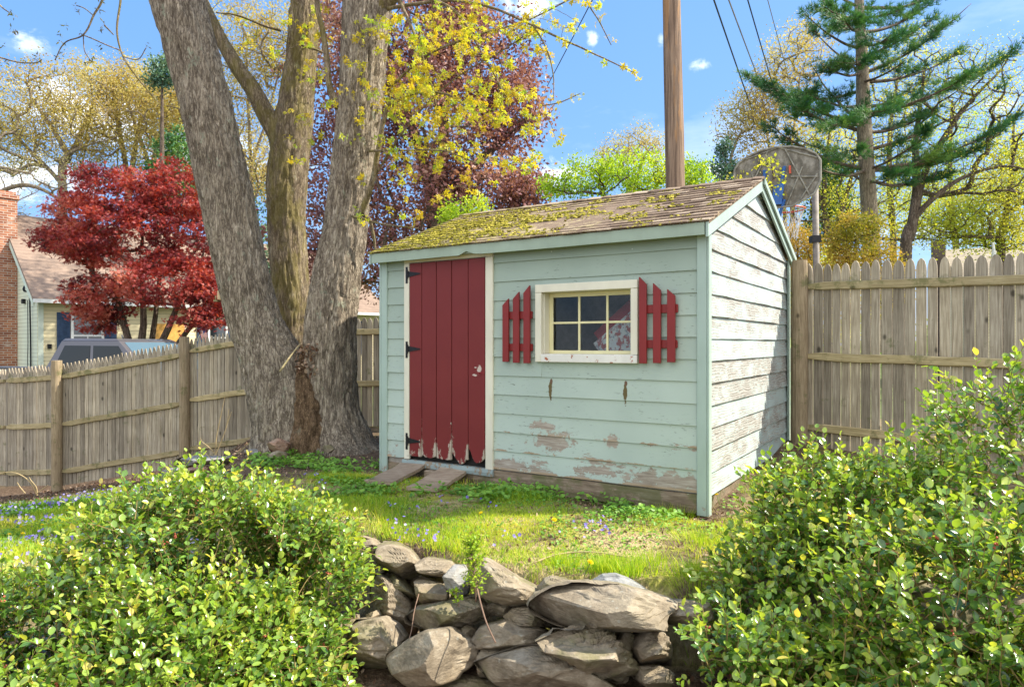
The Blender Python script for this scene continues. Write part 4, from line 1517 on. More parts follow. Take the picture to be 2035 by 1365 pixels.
def stem(mb, rows, k=128, n=300, amp=.022, seed=0, flare=None, shade=.5):
    """A big bark covered stem. rows: (px, py, width in px, depth)."""
    C = []
    for px, py, w, d in rows:
        p = at(px, py, d)
        C.append((*p, w / F * d / 2))
    C = np.array(C)
    S = curve_pts(C, n)
    P, r = S[:, :3], S[:, 3] * .90
    T = np.gradient(P, axis=0)
    seg = np.linalg.norm(T, axis=1)
    arc = np.cumsum(seg)
    T /= seg[:, None]
    A = np.cross(T, (0, 1., 0))
    A /= np.linalg.norm(A, axis=1)[:, None]
    B = np.cross(T, A)
    th = np.arange(k) * 2 * math.pi / k
    ct, st_ = np.cos(th), np.sin(th)
    rad = np.repeat(r[:, None], k, 1)
    # large lumps, then furrows running up the stem
    U = np.stack([np.tile(ct * 1.3, n) + seed, np.tile(st_ * 1.3, n), np.repeat(arc * 1.5, k)], 1)
    rad = rad * (1 + (fbm(U, 3, seed) - .5).reshape(n, k) * .16)
    R_ = r.mean()
    Q = np.stack([np.tile(ct, n) * R_ * 24, np.tile(st_, n) * R_ * 24, np.repeat(arc * 3.6, k)], 1)
    wv = (fbm(np.stack([Q[:, 0] * .3, Q[:, 1] * .3, Q[:, 2] * .7], 1), 2, seed + 9) - .5)[:, None] * 1.6
    rg = np.abs(fbm(Q + wv, 3, seed + 3) - .5) * 2
    rg = np.minimum(rg * 3.0, 1) ** .7
    fine = fbm(np.stack([np.tile(ct, n) * R_ * 60, np.tile(st_, n) * R_ * 60, np.repeat(arc * 22, k)], 1), 3, seed + 6) - .5
    rad = rad + ((rg - .6) * amp + fine * amp * .7).reshape(n, k) * np.clip(rad / .12, .3, 1.3)
    if flare is not None:
        fz, fa, lobes = flare                   # below height fz the foot spreads into roots
        kz = smooth(-(P[:, 2] - fz), 0, .55)
        lob = sum(a * np.exp(-((np.angle(np.exp(1j * (th - p0))) / w_) ** 2)) for p0, a, w_ in lobes)
        rad = rad + fa * (kz ** 2)[:, None] * (.25 + lob)[None]
    V = P[:, None] + rad[..., None] * (ct[None, :, None] * A[:, None] + st_[None, :, None] * B[:, None])
    i = np.arange(n - 1)[:, None] * k
    j = np.arange(k)[None]
    j2 = (j + 1) % k
    Fq = np.stack([i + j, i + j2, i + k + j2, i + k + j], -1).reshape(-1, 4)
    mb.add(V.reshape(-1, 3), [Fq, np.array([[(n - 1) * k + q for q in range(k)]])], shade)
    return P, r


TD = 7.55
maple = thing('maple_tree', 'large maple with three thick furrowed stems rising left of the shed', 'tree', at(600, 900, TD))
mb = MB()
stem(mb, [(590, 985, 240, TD), (585, 930, 205, TD), (578, 890, 168, TD), (566, 810, 150, TD), (545, 730, 135, TD), (510, 650, 112, TD - .02), (486, 560, 107, TD - .05), (441, 350, 108, TD - .1), (408, 200, 108, TD - .15), (352, 0, 110, TD - .2), (300, -180, 108, TD - .25), (250, -400, 100, TD - .3), (205, -640, 84, TD - .3)], seed=3,
     flare=(.80, .11, [(2.9, 1.0, .35), (.4, .8, .4), (1.6, .9, .4)]))
stem(mb, [(675, 975, 240, TD), (672, 930, 215, TD), (666, 885, 165, TD), (656, 810, 126, TD), (655, 725, 116, TD), (659, 640, 110, TD), (668, 560, 104, TD), (687, 450, 92, TD), (698, 350, 88, TD), (710, 275, 93, TD), (719, 170, 94, TD), (728, 50, 100, TD), (735, -60, 104, TD), (745, -260, 88, TD), (770, -560, 66, TD)], seed=12,
     flare=(.80, .12, [(.1, 1.2, .30), (1.2, .9, .35), (2.2, .9, .4)]))
mb.build('trunk', M_BARK, maple, smooth_=True)
mb = MB()
stem(mb, [(618, 930, 130, TD - .20), (618, 870, 105, TD - .20), (614, 800, 72, TD - .18), (606, 752, 48, TD - .14), (600, 715, 36, TD + .0)], seed=31, amp=.03, n=90, k=90)
mb.build('rotten_core', M_ROT, maple, smooth_=True)
mb = MB()
TM = TD + .75
stem(mb, [(600, 900, 90, TM), (590, 720, 88, TM), (577, 560, 78, TM), (570, 450, 80, TM), (571, 350, 84, TM), (582, 250, 82, TM), (598, 130, 66, TM), (604, 40, 60, TM), (612, -100, 54, TM), (622, -300, 44, TM), (640, -520, 30, TM)], seed=45, k=90, n=200)
stem(mb, [(570, 330, 50, TM), (552, 268, 46, TM - .02), (528, 228, 40, TM - .05), (503, 180, 36, TM - .08), (474, 138, 32, TM - .1), (448, 95, 29, TM - .1), (424, 48, 26, TM - .1), (405, 8, 24, TM), (385, -60, 20, TM), (360, -150, 14, TM)], seed=52, k=48, n=110, amp=.010)
mb.build('trunk', M_BARK2, maple, smooth_=True)
for o in COL.objects:
    if o.parent == maple:
        o.matrix_parent_inverse = Matrix.Translation(-maple.location)

# limbs and thin branches of the maple: (pixel, pixel, depth, width px)
rb = np.random.default_rng(21)
LIMBS = [
    [(672, 215, TD - .1, 15), (656, 175, TD - .1, 13), (650, 120, TD - .1, 12), (640, 60, TD - .1, 11), (630, 0, TD - .1, 10), (622, -90, TD - .1, 8)],
    [(718, 425, TD - .3, 13), (740, 360, TD - .4, 11), (752, 300, TD - .45, 10), (762, 240, TD - .5, 9), (778, 205, TD - .55, 7), (830, 185, TD - .65, 5), (885, 188, TD - .8, 4), (925, 212, TD - .9, 3)],
    [(745, 20, TD - .1, 40), (790, -20, TD - .1, 34), (850, -70, TD - .2, 28), (960, -160, TD - .3, 20), (1080, -260, TD - .6, 12)],
    [(770, 18, TD - .2, 8), (830, 8, TD - .3, 7), (905, 2, TD - .5, 6), (985, 18, TD - .7, 5.5), (1060, 52, TD - .9, 5), (1130, 84, TD - 1.1, 4), (1200, 116, TD - 1.3, 3), (1262, 146, TD - 1.4, 2)],
    [(1058, 50, TD - .9, 4), (1085, 95, TD - 1., 3), (1100, 150, TD - 1.1, 2.5), (1100, 200, TD - 1.2, 2)],
    [(1150, -40, TD - 1.1, 4), (1170, 10, TD - 1.2, 3), (1195, 50, TD - 1.3, 2.5), (1215, 90, TD - 1.35, 1.6)],
    [(735, 300, TD - .5, 6), (800, 300, TD - .7, 4), (880, 300, TD - .9, 3.5), (950, 325, TD - 1., 2.5)],
    [(768, 180, TD - .2, 6), (850, 110, TD - .4, 5), (950, 70, TD - .6, 4), (1050, 40, TD - .8, 3), (1150, -10, TD - 1, 3)],
    [(700, 430, TD - .35, 5), (760, 445, TD - .6, 4), (830, 455, TD - .8, 2.5)],
    [(745, 350, TD - .4, 5), (810, 250, TD - .6, 4), (900, 160, TD - .7, 3), (1000, 100, TD - .8, 2.5), (1060, 60, TD - .8, 2)],
    [(1075, 210, TD - 1.1, 2.5), (1110, 205, TD - 1.2, 2.5), (1150, 188, TD - 1.3, 2)],
    # bare hanging twigs at the upper left
    [(205, -40, 5.2, 5), (203, 0, 5.2, 4.5), (185, 32, 5.2, 4), (165, 70, 5.2, 3), (130, 85, 5.2, 2.4), (110, 120, 5.2, 2)],
    [(240, -40, 5.4, 5), (240, 0, 5.4, 4.5), (233, 60, 5.4, 4), (245, 110, 5.4, 3.4), (275, 155, 5.4, 3), (310, 200, 5.5, 2.2)],
    [(165, 70, 5.2, 2.5), (200, 85, 5.2, 2.5), (238, 100, 5.3, 2.5)],
    [(165, 68, 5.2, 2), (170, 100, 5.2, 2), (182, 120, 5.2, 2)],
    [(185, 32, 5.2, 2), (165, 18, 5.2, 2), (150, 12, 5.2, 2)],
    [(-40, 100, 5, 4), (20, 122, 5, 3), (70, 125, 5, 2.4), (85, 118, 5, 2)],
    [(-30, -20, 5, 3), (0, 10, 5, 3), (20, 25, 5, 2)],
    [(245, 112, 5.4, 2.2), (275, 118, 5.4, 2), (292, 95, 5.4, 1.8)],
    [(205, 50, 5.3, 2), (225, 70, 5.3, 2), (205, 52, 5.3, 2)],
    # limbs across the upper middle
    [(560, 60, TM - .3, 7), (520, 50, TM - .4, 5), (470, 30, TM - .5, 4), (430, 25, TM - .6, 3)],
    [(600, 90, TM - .3, 6), (650, 110, TM - .3, 4), (640, 140, TM - .4, 3), (600, 190, TM - .5, 2.5)],
    [(780, -30, TD - .3, 9), (820, 60, TD - .4, 6), (850, 140, TD - .5, 4), (870, 220, TD - .6, 3)],
    [(790, -20, TD - .5, 9), (900, 20, TD - .7, 6), (960, 110, TD - .8, 4), (1010, 200, TD - .9, 3)],
    [(745, 500, TD - .1, 5), (735, 440, TD - .2, 8), (720, 425, TD - .25, 10)],
]
mb = MB()
limb_lines = []
for L_ in LIMBS:
    P = np.array([(*at(a, b, d), w / F * d / 2) for a, b, d, w in L_])
    n = 8 * len(P)
    S = curve_pts(P, n)
    S[:, :3] += (fbm(S[:, :3] * 4, 2, 3)[:, None] - .5) * .02
    r = np.maximum(S[:, 3], .0018)
    mb.tube(S[:, :3], r, 10 if r.max() > .03 else 5, rb.uniform())
    limb_lines.append(S)
# twigs off the limbs carrying the leaf bunches
bunch_p, bunch_d = [], []


def twig(p, d, L_, r=.003, bunches=True):
    n = 6
    P = [p]
    d = d / np.linalg.norm(d)
    for i in range(n):
        d = d + rb.normal(size=3) * .16 + np.array((0, 0, .02))
        d /= np.linalg.norm(d)
        P.append(P[-1] + d * L_ / n)
    mb.tube(np.array(P), np.linspace(r, r * .4, n + 1), 4, rb.uniform(), cap=False)
    if bunches:
        for q in (n, n - 1, n - 3):
            if q == n or rb.uniform() < .55:
                bunch_p.append(P[q])
                bunch_d.append(d)
    return P


leafy = {1: 10, 6: 14, 7: 14, 9: 16, 22: 22, 23: 22, 8: 5, 2: 8}
for idx, cnt in leafy.items():
    S = limb_lines[idx]
    for _ in range(cnt):
        q = rb.integers(len(S) // 5, len(S))
        d = S[min(q + 1, len(S) - 1), :3] - S[q - 1, :3]
        d = d / np.linalg.norm(d) + rb.normal(size=3) * .7
        twig(S[q, :3], d, rb.uniform(.18, .5))
# hand placed bunches where the photograph shows them
SPOTS = []


def region(x0, y0, x1, y1, n, d0, d1):
    for _ in range(n):
        SPOTS.append((rb.uniform(x0, x1), rb.uniform(y0, y1), rb.uniform(d0, d1)))


region(780, 60, 1000, 250, 54, 6.2, 7.6)
region(830, 0, 980, 90, 22, 6.2, 7.4)
region(900, 180, 1080, 260, 26, 6.2, 7.2)
region(760, 150, 880, 330, 26, 6.6, 7.4)
region(560, 20, 650, 90, 14, 7.4, 8.2)
region(470, 30, 640, 140, 16, 7.6, 9.0)
region(690, 20, 830, 80, 14, 6.8, 7.4)
region(640, 100, 760, 230, 7, 7.0, 7.2)
region(960, 305, 1070, 335, 12, 6.0, 6.8)
region(1000, 40, 1090, 110, 9, 6.2, 6.8)
region(780, 300, 830, 370, 9, 6.6, 7.2)
region(880, 370, 960, 385, 4, 6.0, 6.4)
region(700, 190, 770, 380, 7, 6.6, 7.0)
region(580, 140, 640, 320, 9, 7.4, 8.4)
for p in ((1060, 45, 6.4), (1140, 60, 6.4), (1125, 85, 6.3), (1075, 95, 6.3), (1140, 190, 6.2), (1155, 185, 6.2), (1095, 200, 6.3), (1108, 290, 6.2), (1100, 218, 6.3), (1085, 228, 6.3), (1240, 132, 6.1), (1262, 146, 6.1), (1205, 122, 6.2), (1170, 105, 6.3),
          (1175, 8, 6.2), (1188, 35, 6.2), (1210, 78, 6.2), (1060, 10, 6.6), (1120, 55, 6.4)):
    SPOTS.append(p)
sp = np.array([at(*s) for s in SPOTS])
allL = np.concatenate([S[::2] for S in limb_lines[:11] + limb_lines[20:24]])
order = np.argsort([np.min(np.linalg.norm(allL[:, :3] - p, axis=1)) for p in sp])
nodes = allL[:, :3].copy()
for q in order:
    p = sp[q]
    dd = np.linalg.norm(nodes - p, axis=1)
    a = nodes[np.argmin(dd)]
    D = dd.min()
    if D > .02:
        m1 = a + (p - a) * .5 + rb.normal(size=3) * D * .12
        C = curve_pts(np.array([a, m1, p]), 7)
        mb.tube(C, np.linspace(.0045 if D > .3 else .003, .0016, 7), 4, rb.uniform(), cap=False)
        nodes = np.vstack([nodes, C[2:]])
    bunch_p.append(p)
    bunch_d.append(p - a + 1e-4)
    if D > .1:
        for _ in range(1):
            bunch_p.append(p + rb.normal(size=3) * .06)
            bunch_d.append(rb.normal(size=3))
mb.build('branches', M_BARK2, maple, smooth_=True).matrix_parent_inverse = Matrix.Translation(-maple.location)


def leaf_mat(name, cols, rough=.5, trans=.35, spec=.35, tmul=1.6):
    m = NM(name)
    a = m.attr()
    n = len(cols)
    c = m.ramp(a, [(i / (n - 1), col) for i, col in enumerate(cols)])
    tc = m.mix(1.0, c, (tmul, tmul * .95, tmul * .45), 'MULTIPLY')
    m.bsdf(c, rough, spec=spec, trans=trans, tcol=tc)
    return m.m


M_BUNCH = leaf_mat('young_maple_leaves', [(.46, .34, .02), (.58, .48, .03), (.52, .53, .05), (.34, .48, .05)], .5, .45)
# a bunch: drooping narrow leaflets round a short stalk
ln_, wd = .055, .010
T, TF = [], []
for i in range(9):
    a = i * 2 * math.pi / 9 + (.3 if i % 2 else 0)
    L_ = ln_ * (1 if i % 2 else .72)
    dr = -.25 if i % 2 else .15
    ca, sa = math.cos(a), math.sin(a)
    b = len(T)
    for (u, w, z) in ((.006, 0, 0), (L_ * .45, wd, dr * L_ * .3), (L_, 0, dr * L_), (L_ * .45, -wd, dr * L_ * .3)):
        T.append((u * ca - w * sa, z, u * sa + w * ca))
    TF.append((b, b + 1, b + 2, b + 3))
T, TF = np.array(T), np.array(TF)
bp, bd = np.array(bunch_p), np.array(bunch_d)
# three or four rosettes make one bunch
rep = 4
bp2 = np.repeat(bp, rep, 0) + rb.normal(size=(len(bp) * rep, 3)) * .026
bd2 = np.repeat(bd / (np.linalg.norm(bd, axis=1)[:, None] + 1e-9), rep, 0) * .4 + rb.normal(size=(len(bp2), 3)) * .5 + np.array((0, 0, .35))
fr_ = frames_from(bd2, rb)
lm = MB()
lm.scatter(T, TF, bp2, fr_, rb.uniform(.35, .95, len(bp2)), np.clip(np.repeat(rb.uniform(0, 1, len(bp)), rep) * .8 + rb.normal(size=len(bp2)) * .15 + .1, 0, 1))
lm.build('young_leaves', M_BUNCH, maple).matrix_parent_inverse = Matrix.Translation(-maple.location)
# dark folded leaves on the hanging twigs at the upper left
M_DLEAF = leaf_mat('folded_leaves', [(.06, .06, .02), (.12, .14, .03), (.14, .09, .05)], .6, .3)
pts = [(150, 10), (155, 22), (200, 0), (195, 18), (132, 50), (117, 68), (162, 65), (205, 47), (203, 60), (200, 92), (122, 82), (128, 102), (120, 112), (178, 122), (182, 112), (172, 122), (293, 90), (106, 142), (80, 116), (75, 120), (22, 24), (28, 30), (24, 58), (30, 62), (5, 92), (10, 120), (45, 122), (202, 135), (253, 160), (70, 170), (78, 164), (300, 165), (290, 165), (245, 172), (310, 196)]
dp = np.array([at(a, b, 5.2 + (a > 215) * .2) for a, b in pts])
dp = np.repeat(dp, 6, 0) + rb.normal(size=(len(dp) * 6, 3)) * .010
DT = np.array([(0, 0, 0), (.006, .02, .002), (0, .045, 0), (-.006, .02, .002)])
fr_ = frames_from(rb.normal(size=(len(dp), 3)) * .7 + np.array((0, 0, -.5)), rb)
lm = MB()
lm.scatter(DT, np.array([(0, 1, 2, 3)]), dp, fr_, rb.uniform(.5, 1.0, len(dp)), rb.uniform(0, 1, len(dp)))
lm.build('folded_leaves', M_DLEAF, maple).matrix_parent_inverse = Matrix.Translation(-maple.location)

# dead leaves heaped in the crotch, a stick and a small box on the trunk
DLT = np.array([(0, -.5, 0), (.30, -.1, .12), (.22, .3, .05), (0, .55, .1), (-.25, .3, .14), (-.28, -.1, .02)])
DLF = np.array([(0, 1, 2, 3), (0, 3, 4, 5)])
M_DEAD = leaf_mat('dead_leaves', [(.12, .06, .035), (.22, .13, .08), (.36, .24, .16), (.48, .36, .26)], .8, .15, .2, 1.0)


def dead_leaves(name, P, size, label, nrm=None):
    fr_ = frames_from(rb.normal(size=(len(P), 3)), rb, .5, np.tile((0, 0, 1.), (len(P), 1)) if nrm is None else nrm)
    lm = MB()
    lm.scatter(DLT, DLF, P, fr_, rb.uniform(.6, 1.2, len(P)) * size, rb.uniform(0, 1, len(P)))
    o = lm.build(name, M_DEAD)
    return tag(o, label, 'leaves', kind='stuff')


P = np.array([at(rb.uniform(592, 632) + rb.normal() * 4, 738 + rb.uniform(-55, 12), TD - rb.uniform(.14, .3)) for _ in range(260)])
dead_leaves('dead_leaves', P, .05, 'brown dead leaves piled in the crotch between the maple stems')
mb = MB()
a, b = at(556, 738, TD - .42), at(597, 683, TD - .25)
mb.tube(curve_pts(np.array([a, (a + b) / 2 + (0, 0, .01), b]), 8), np.linspace(.012, .007, 8), 7)
o = mb.build('fallen_stick', M_RAIL, smooth_=True)
tag(o, 'pale stick lodged in the crotch of the maple', 'stick')
bx = thing('nest_box', 'small pale wooden box nailed to the left side of the maple trunk', 'box', at(441, 586, TD - .05))
mb = MB()
mb.box((-.03, -.05, -.055), (.03, .05, .045))
bevel(mb.build('box_body', simple('pale_pine', (.62, .47, .28), .8), bx), .003)
mb = MB()
mb.box((-.075, -.045, -.075), (-.031, .045, -.057))
mb.tube([(-.055, -.03, -.055), (-.055, -.03, -.01)], .008, 6)
mb.build('perch', M_RAIL, bx)
# ------------------------------------------------------------------ trees grown into an envelope
def ell_sample(rng, c, r, n, shell=.0):
    """Points in an ellipsoid; shell > 0 favours its outside."""
    v = rng.normal(size=(n, 3))
    v /= np.linalg.norm(v, axis=1)[:, None]
    q = rng.uniform(0, 1, n) ** (1 / 3)
    q = shell + (1 - shell) * q
    return np.asarray(c) + v * q[:, None] * np.asarray(r)


def grow_tree(rng, trunks, targets, r_tip=.006, expo=.48, wob=.10, up=.0, k=5, nseg=5, mb=None, maxd=None, back=.35, trunk_r=None, shade=None):
    """Branches reach from the trunks (lists of (x,y,z,r)) to every target; radii follow the number of tips carried."""
    pos, par = [], []
    chains = []
    for tr in trunks:
        tr = np.asarray(tr, float)
        n = max(6, int(np.linalg.norm(tr[-1, :3] - tr[0, :3]) / .35))
        C = curve_pts(tr, n)
        st = len(pos)
        for i in range(n):
            pos.append(C[i, :3])
            par.append(st + i - 1 if i else -1)
        chains.append((list(range(st, st + n)), C[:, 3]))
    root = np.array(pos[0])
    d0 = np.linalg.norm(targets - root, axis=1)
    order = np.argsort(d0 + rng.uniform(0, 1, len(targets)) * d0.max() * .2)
    cap = len(pos) + len(targets) * nseg + 8
    PA = np.zeros((cap, 3))
    PA[:len(pos)] = pos
    DR = np.zeros(cap)
    DR[:len(pos)] = np.linalg.norm(PA[:len(pos)] - root, axis=1)
    n_ = len(pos)
    br = []
    for t in order:
        T_ = targets[t]
        dv = T_ - PA[:n_]
        dist = np.linalg.norm(dv, axis=1)
        dt = np.linalg.norm(T_ - root)
        cost = dist + back * np.maximum(0, DR[:n_] - dt + .25 * dist) + .25 * np.maximum(0, -(dv[:, 2]))
        j = int(np.argmin(cost))
        a, D = PA[j], dist[j]
        if D < .03:
            continue
        # leave the parent roughly along its own direction
        pj = par[j]
        pd = (a - PA[pj]) if pj >= 0 else np.array((0, 0, 1.))
        pd = pd / (np.linalg.norm(pd) + 1e-9)
        m1 = a + pd * D * .22 + dv[j] * .22 + rng.normal(size=3) * D * wob
        m2 = a + dv[j] * .66 + rng.normal(size=3) * D * wob + np.array((0, 0, up * D))
        C = curve_pts(np.array([a, m1, m2, T_]), nseg + 1)
        ids = [j]
        for q in range(1, nseg + 1):
            PA[n_] = C[q]
            DR[n_] = np.linalg.norm(C[q] - root)
            par.append(ids[-1])
            ids.append(n_)
            n_ += 1
        br.append(ids)
    PR = np.array(par[:n_])
    n0 = sum(len(c[0]) for c in chains)
    tipm = np.zeros(n_, bool)
    tipm[[b[-1] for b in br]] = True
    mv = np.arange(n_) >= n0
    for _ in range(6):
        cs, cc = np.zeros((n_, 3)), np.zeros(n_)
        ok_ = PR >= 0
        np.add.at(cs, PR[ok_], PA[:n_][ok_])
        np.add.at(cc, PR[ok_], 1)
        m_ = mv & (cc > 0)
        tgt = .5 * PA[PR] + .5 * cs / np.maximum(cc, 1)[:, None]
        PA[:n_][m_] = PA[:n_][m_] * .45 + tgt[m_] * .55
    cnt = np.zeros(n_)
    for ids in br:
        cnt[ids[-1]] += 1
    for i in range(n_ - 1, -1, -1):
        if par[i] >= 0:
            cnt[par[i]] += cnt[i]
    rad = r_tip * np.maximum(cnt, 1) ** expo
    for ids, rr in chains:
        for i, q in zip(ids, rr):
            rad[i] = max(q, rad[i] * .5)
    mb = mb or MB()
    tb_ = MB()
    for ids, rr in chains:
        tb_.tube(PA[ids], rr, 14, rng.uniform() if shade is None else shade)
    for ids in br:
        r = rad[ids].copy()
        r[0] = min(r[0], r[1] * 1.25)
        kk = 8 if r.max() > .05 else (6 if r.max() > .02 else k)
        mb.tube(PA[ids], r, kk, rng.uniform() if shade is None else shade, cap=False)
    return tb_, mb, [(PA[i[-1]], PA[i[-1]] - PA[i[-2]]) for i in br], (PA[:n_], par, rad)


# ------------------------------------------------------------------ the two evergreen bushes in front
# a toothed, folded leaf
def leaf_template():
    ys = np.array([0, .16, .36, .58, .8, 1.0])
    hw = np.array([.0, .22, .33, .31, .19, .0])
    V, fs = [], []
    for y, w in zip(ys, hw):
        bend = -.16 * y ** 2
        V.append((0, y, bend - .05 * (w > 0)))
    n = len(ys)
    for s in (-1, 1):
        b = len(V)
        for i in range(1, n - 1):
            w = hw[i] * (1.10 if i % 2 else .95)
            V.append((s * w, ys[i] + .03, -.16 * ys[i] ** 2 + .06))
        for i in range(1, n - 2):
            q = (i, i + 1, b + i, b + i - 1)
            fs.append(q if s < 0 else q[::-1])
    V = np.array(V)
    tri = []
    for s, b in ((-1, n), (1, n + n - 2)):
        a = (0, 1, b)
        c = (n - 2, n - 1, b + n - 3)
        tri += [a if s < 0 else a[::-1], c if s < 0 else c[::-1]]
    return V, [np.array(fs), np.array(tri)]


LT, LF = leaf_template()
hm = NM('evergreen_leaf')
ha = hm.attr()
hc = hm.ramp(ha, [(0, (.045, .105, .024)), (.30, (.115, .225, .038)), (.55, (.25, .375, .052)), (.8, (.42, .48, .07)), (1, (.60, .48, .10))])
hm.bsdf(hc, .24, spec=.8, trans=.25, tcol=hm.mix(1.0, hc, (2.6, 2.4, .9), 'MULTIPLY'))
M_HOLLY = hm.m
M_TWIG = simple('olive_twig', (.24, .17, .06), .8, .2)
M_BERRY = simple('red_bud', (.42, .10, .06), .6, .3)


def bush(name, label, root, ells, n_twigs, seed, leaf=.044, twig_len=(.16, .30), upb=.45):
    rng = np.random.default_rng(seed)
    E = np.array([(*c, *r) for c, r, w in ells], float)
    wts = np.array([w for *_, w in ells], float)
    wts /= wts.sum()
    base, nrm = [], []
    tries = 0
    while len(base) < n_twigs and tries < n_twigs * 30:
        tries += 1
        e = E[rng.choice(len(E), p=wts)]
        v = rng.normal(size=3)
        v /= np.linalg.norm(v)
        q = rng.uniform(.45, 1.0) ** .5
        p = e[:3] + v * e[3:] * q
        # outside every other ellipsoid's core
        s = np.min(np.linalg.norm((p - E[:, :3]) / E[:, 3:], axis=1))
        if s < .60:
            continue
        if fbm(p[None] * 3.2 + seed, 2, seed)[0] < .36:                # gaps
            continue
        gz_ = float(ground_z(np.array([p[0]]), np.array([p[1]]))[0])
        if p[2] < gz_ + .03:
            continue
        n_ = v / e[3:]
        base.append(p)
        nrm.append(n_ / np.linalg.norm(n_))
    base, nrm = np.array(base), np.array(nrm)
    rt = thing(name, label, 'bush', root)
    inv = Matrix.Translation(-Vector(root))
    # stems
    trunks = []
    for a in range(5):
        d = rng.normal(size=3) * .25
        p0 = np.array(root) + (d[0] * .3, d[1] * .3, -.05)
        trunks.append([(*p0, .014), (*(p0 + (d[0] * .5, d[1] * .5, .22)), .012), (*(p0 + (d[0] * 1.2, d[1] * 1.2, .42)), .009)])
    sub = rng.choice(len(base), min(len(base), 420), replace=False)
    tb_, mb, tips, _ = grow_tree(rng, trunks, base[sub] - nrm[sub] * .05, r_tip=.0018, expo=.36, wob=.12, k=4, nseg=6)
    mb.v += tb_.v; mb.l += [l + mb.n for l in tb_.l]; mb.s += tb_.s; mb.mi += tb_.mi; mb.sh += tb_.sh
    mb.n += tb_.n
    LP, LD, LN, LS, LH = [], [], [], [], []
    bud = []
    for p, n in zip(base, nrm):
        L_ = rng.uniform(*twig_len)
        d = n * (1 - upb) + np.array((0, 0, 1)) * upb * rng.uniform(.2, 1.4) + rng.normal(size=3) * .38
        d /= np.linalg.norm(d)
        ns = 5
        P = [p - d * L_ * .45]
        cur = d.copy()
        for i in range(ns):
            cur = cur + rng.normal(size=3) * .10
            cur /= np.linalg.norm(cur)
            P.append(P[-1] + cur * L_ / ns)
        P = np.array(P)
        mb.tube(P, np.linspace(.0028, .0010, ns + 1), 3, rng.uniform(), cap=False)
        fresh = rng.uniform()
        m_ = int(L_ / .021)
        side = np.cross(cur, rng.normal(size=3))
        side /= np.linalg.norm(side)
        oth = np.cross(cur, side)
        for i in range(m_):
            t = (i + .8) / m_ * ns
            a = min(int(t), ns - 1)
            q = P[a] + (P[a + 1] - P[a]) * (t - a)
            ph = i * 2.4
            sd_ = side * math.cos(ph) + oth * math.sin(ph)
            tipk = i / m_
            ld = sd_ * (1.0 - .35 * tipk) + cur * (.35 + .75 * tipk) + np.array((0, 0, .12)) + rng.normal(size=3) * .15
            up_ = np.array((0, 0, 1.0)) + cur * .45 + rng.normal(size=3) * .38
            LP.append(q)
            LD.append(ld)
            LN.append(up_)
            LS.append(leaf * rng.uniform(.48, 1.2) * (1 - .25 * tipk))
            LH.append(np.clip(.12 + .30 * tipk + .34 * fresh * tipk + rng.normal() * .11 + .14 * fresh + (.4 if rng.uniform() < .018 else 0), 0, 1))
        if rng.uniform() < .05:
            bud.append(P[2] + rng.normal(size=3) * .01)
    st = mb.build('stems', M_TWIG, rt)
    st.matrix_parent_inverse = inv
    LP, LD, LN = np.array(LP), np.array(LD), np.array(LN)
    fr_ = frames_from(LD, rng, 0.0, LN)
    lm = MB()
    lm.scatter(LT, LF, LP, fr_, np.array(LS), np.array(LH))
    o = lm.build('foliage', M_HOLLY, rt, smooth_=True)
    o.matrix_parent_inverse = inv
    if bud:
        bm_ = MB()
        BT = np.array([(1, 0, 0), (-1, 0, 0), (0, 1, 0), (0, -1, 0), (0, 0, 1.4), (0, 0, -1)])
        BF = np.array([(0, 2, 4), (2, 1, 4), (1, 3, 4), (3, 0, 4), (2, 0, 5), (1, 2, 5), (3, 1, 5), (0, 3, 5)])
        B = np.repeat(np.array(bud), 5, 0) + rng.normal(size=(len(bud) * 5, 3)) * .007
        bm_.scatter(BT, BF, B, frames_from(rng.normal(size=(len(B), 3)), rng), np.full(len(B), .0055))
        bo = bm_.build('red_buds', M_BERRY, rt, smooth_=True)
        bo.matrix_parent_inverse = inv
        bo['kind'] = 'stuff'
    print(name, 'leaves', len(LP))
    return rt


bush('evergreen_bush', 'low glossy evergreen bush spreading at the left, overlapping the end of the stone wall', (-1.5, 3.0, 0.0),
     [((-1.62, 3.45, .42), (.62, .60, .52), 3), ((-1.15, 3.40, .38), (.40, .50, .40), 2), ((-2.05, 3.05, .12), (.60, .55, .44), 2.5), ((-2.5, 2.6, -.14), (.6, .5, .38), 1.8),
      ((-1.42, 2.85, .12), (.56, .50, .46), 2.6), ((-1.95, 2.45, -.02), (.6, .45, .42), 2.2), ((-1.22, 2.5, -.04), (.34, .35, .32), 1.1), ((-1.42, 3.12, .27), (.52, .42, .48), 2.6), ((-1.0, 3.0, .15), (.24, .30, .28), .6)],
     3400, 71)
bush('evergreen_bush', 'tall glossy evergreen bush filling the lower right corner before the brown fence', (1.75, 2.6, 0.0),
     [((2.35, 3.0, .80), (.62, .60, .72), 3), ((1.85, 3.15, .58), (.55, .50, .52), 2.4), ((1.42, 3.10, .30), (.50, .42, .50), 2), ((1.75, 2.5, .45), (.62, .55, .55), 3),
      ((1.12, 2.62, .08), (.42, .40, .42), 1.7), ((.86, 2.58, .24), (.27, .26, .34), .9), ((2.3, 2.3, .55), (.6, .5, .7), 2.2), ((1.45, 2.05, .10), (.55, .40, .45), 2), ((2.0, 1.85, .25), (.5, .35, .5), 1.5), ((2.9, 2.9, 1.0), (.55, .6, .75), 1.5), ((1.52, 3.35, .72), (.34, .34, .34), 1.3), ((1.22, 3.2, .42), (.28, .3, .3), .8)],
     3500, 83, leaf=.047)
# ------------------------------------------------------------------ background trees
# little leaf shapes
DIA = np.array([(0, 0, 0), (.32, .5, .08), (0, 1, 0), (-.32, .5, .08)])
DIAF = np.array([(0, 1, 2, 3)])
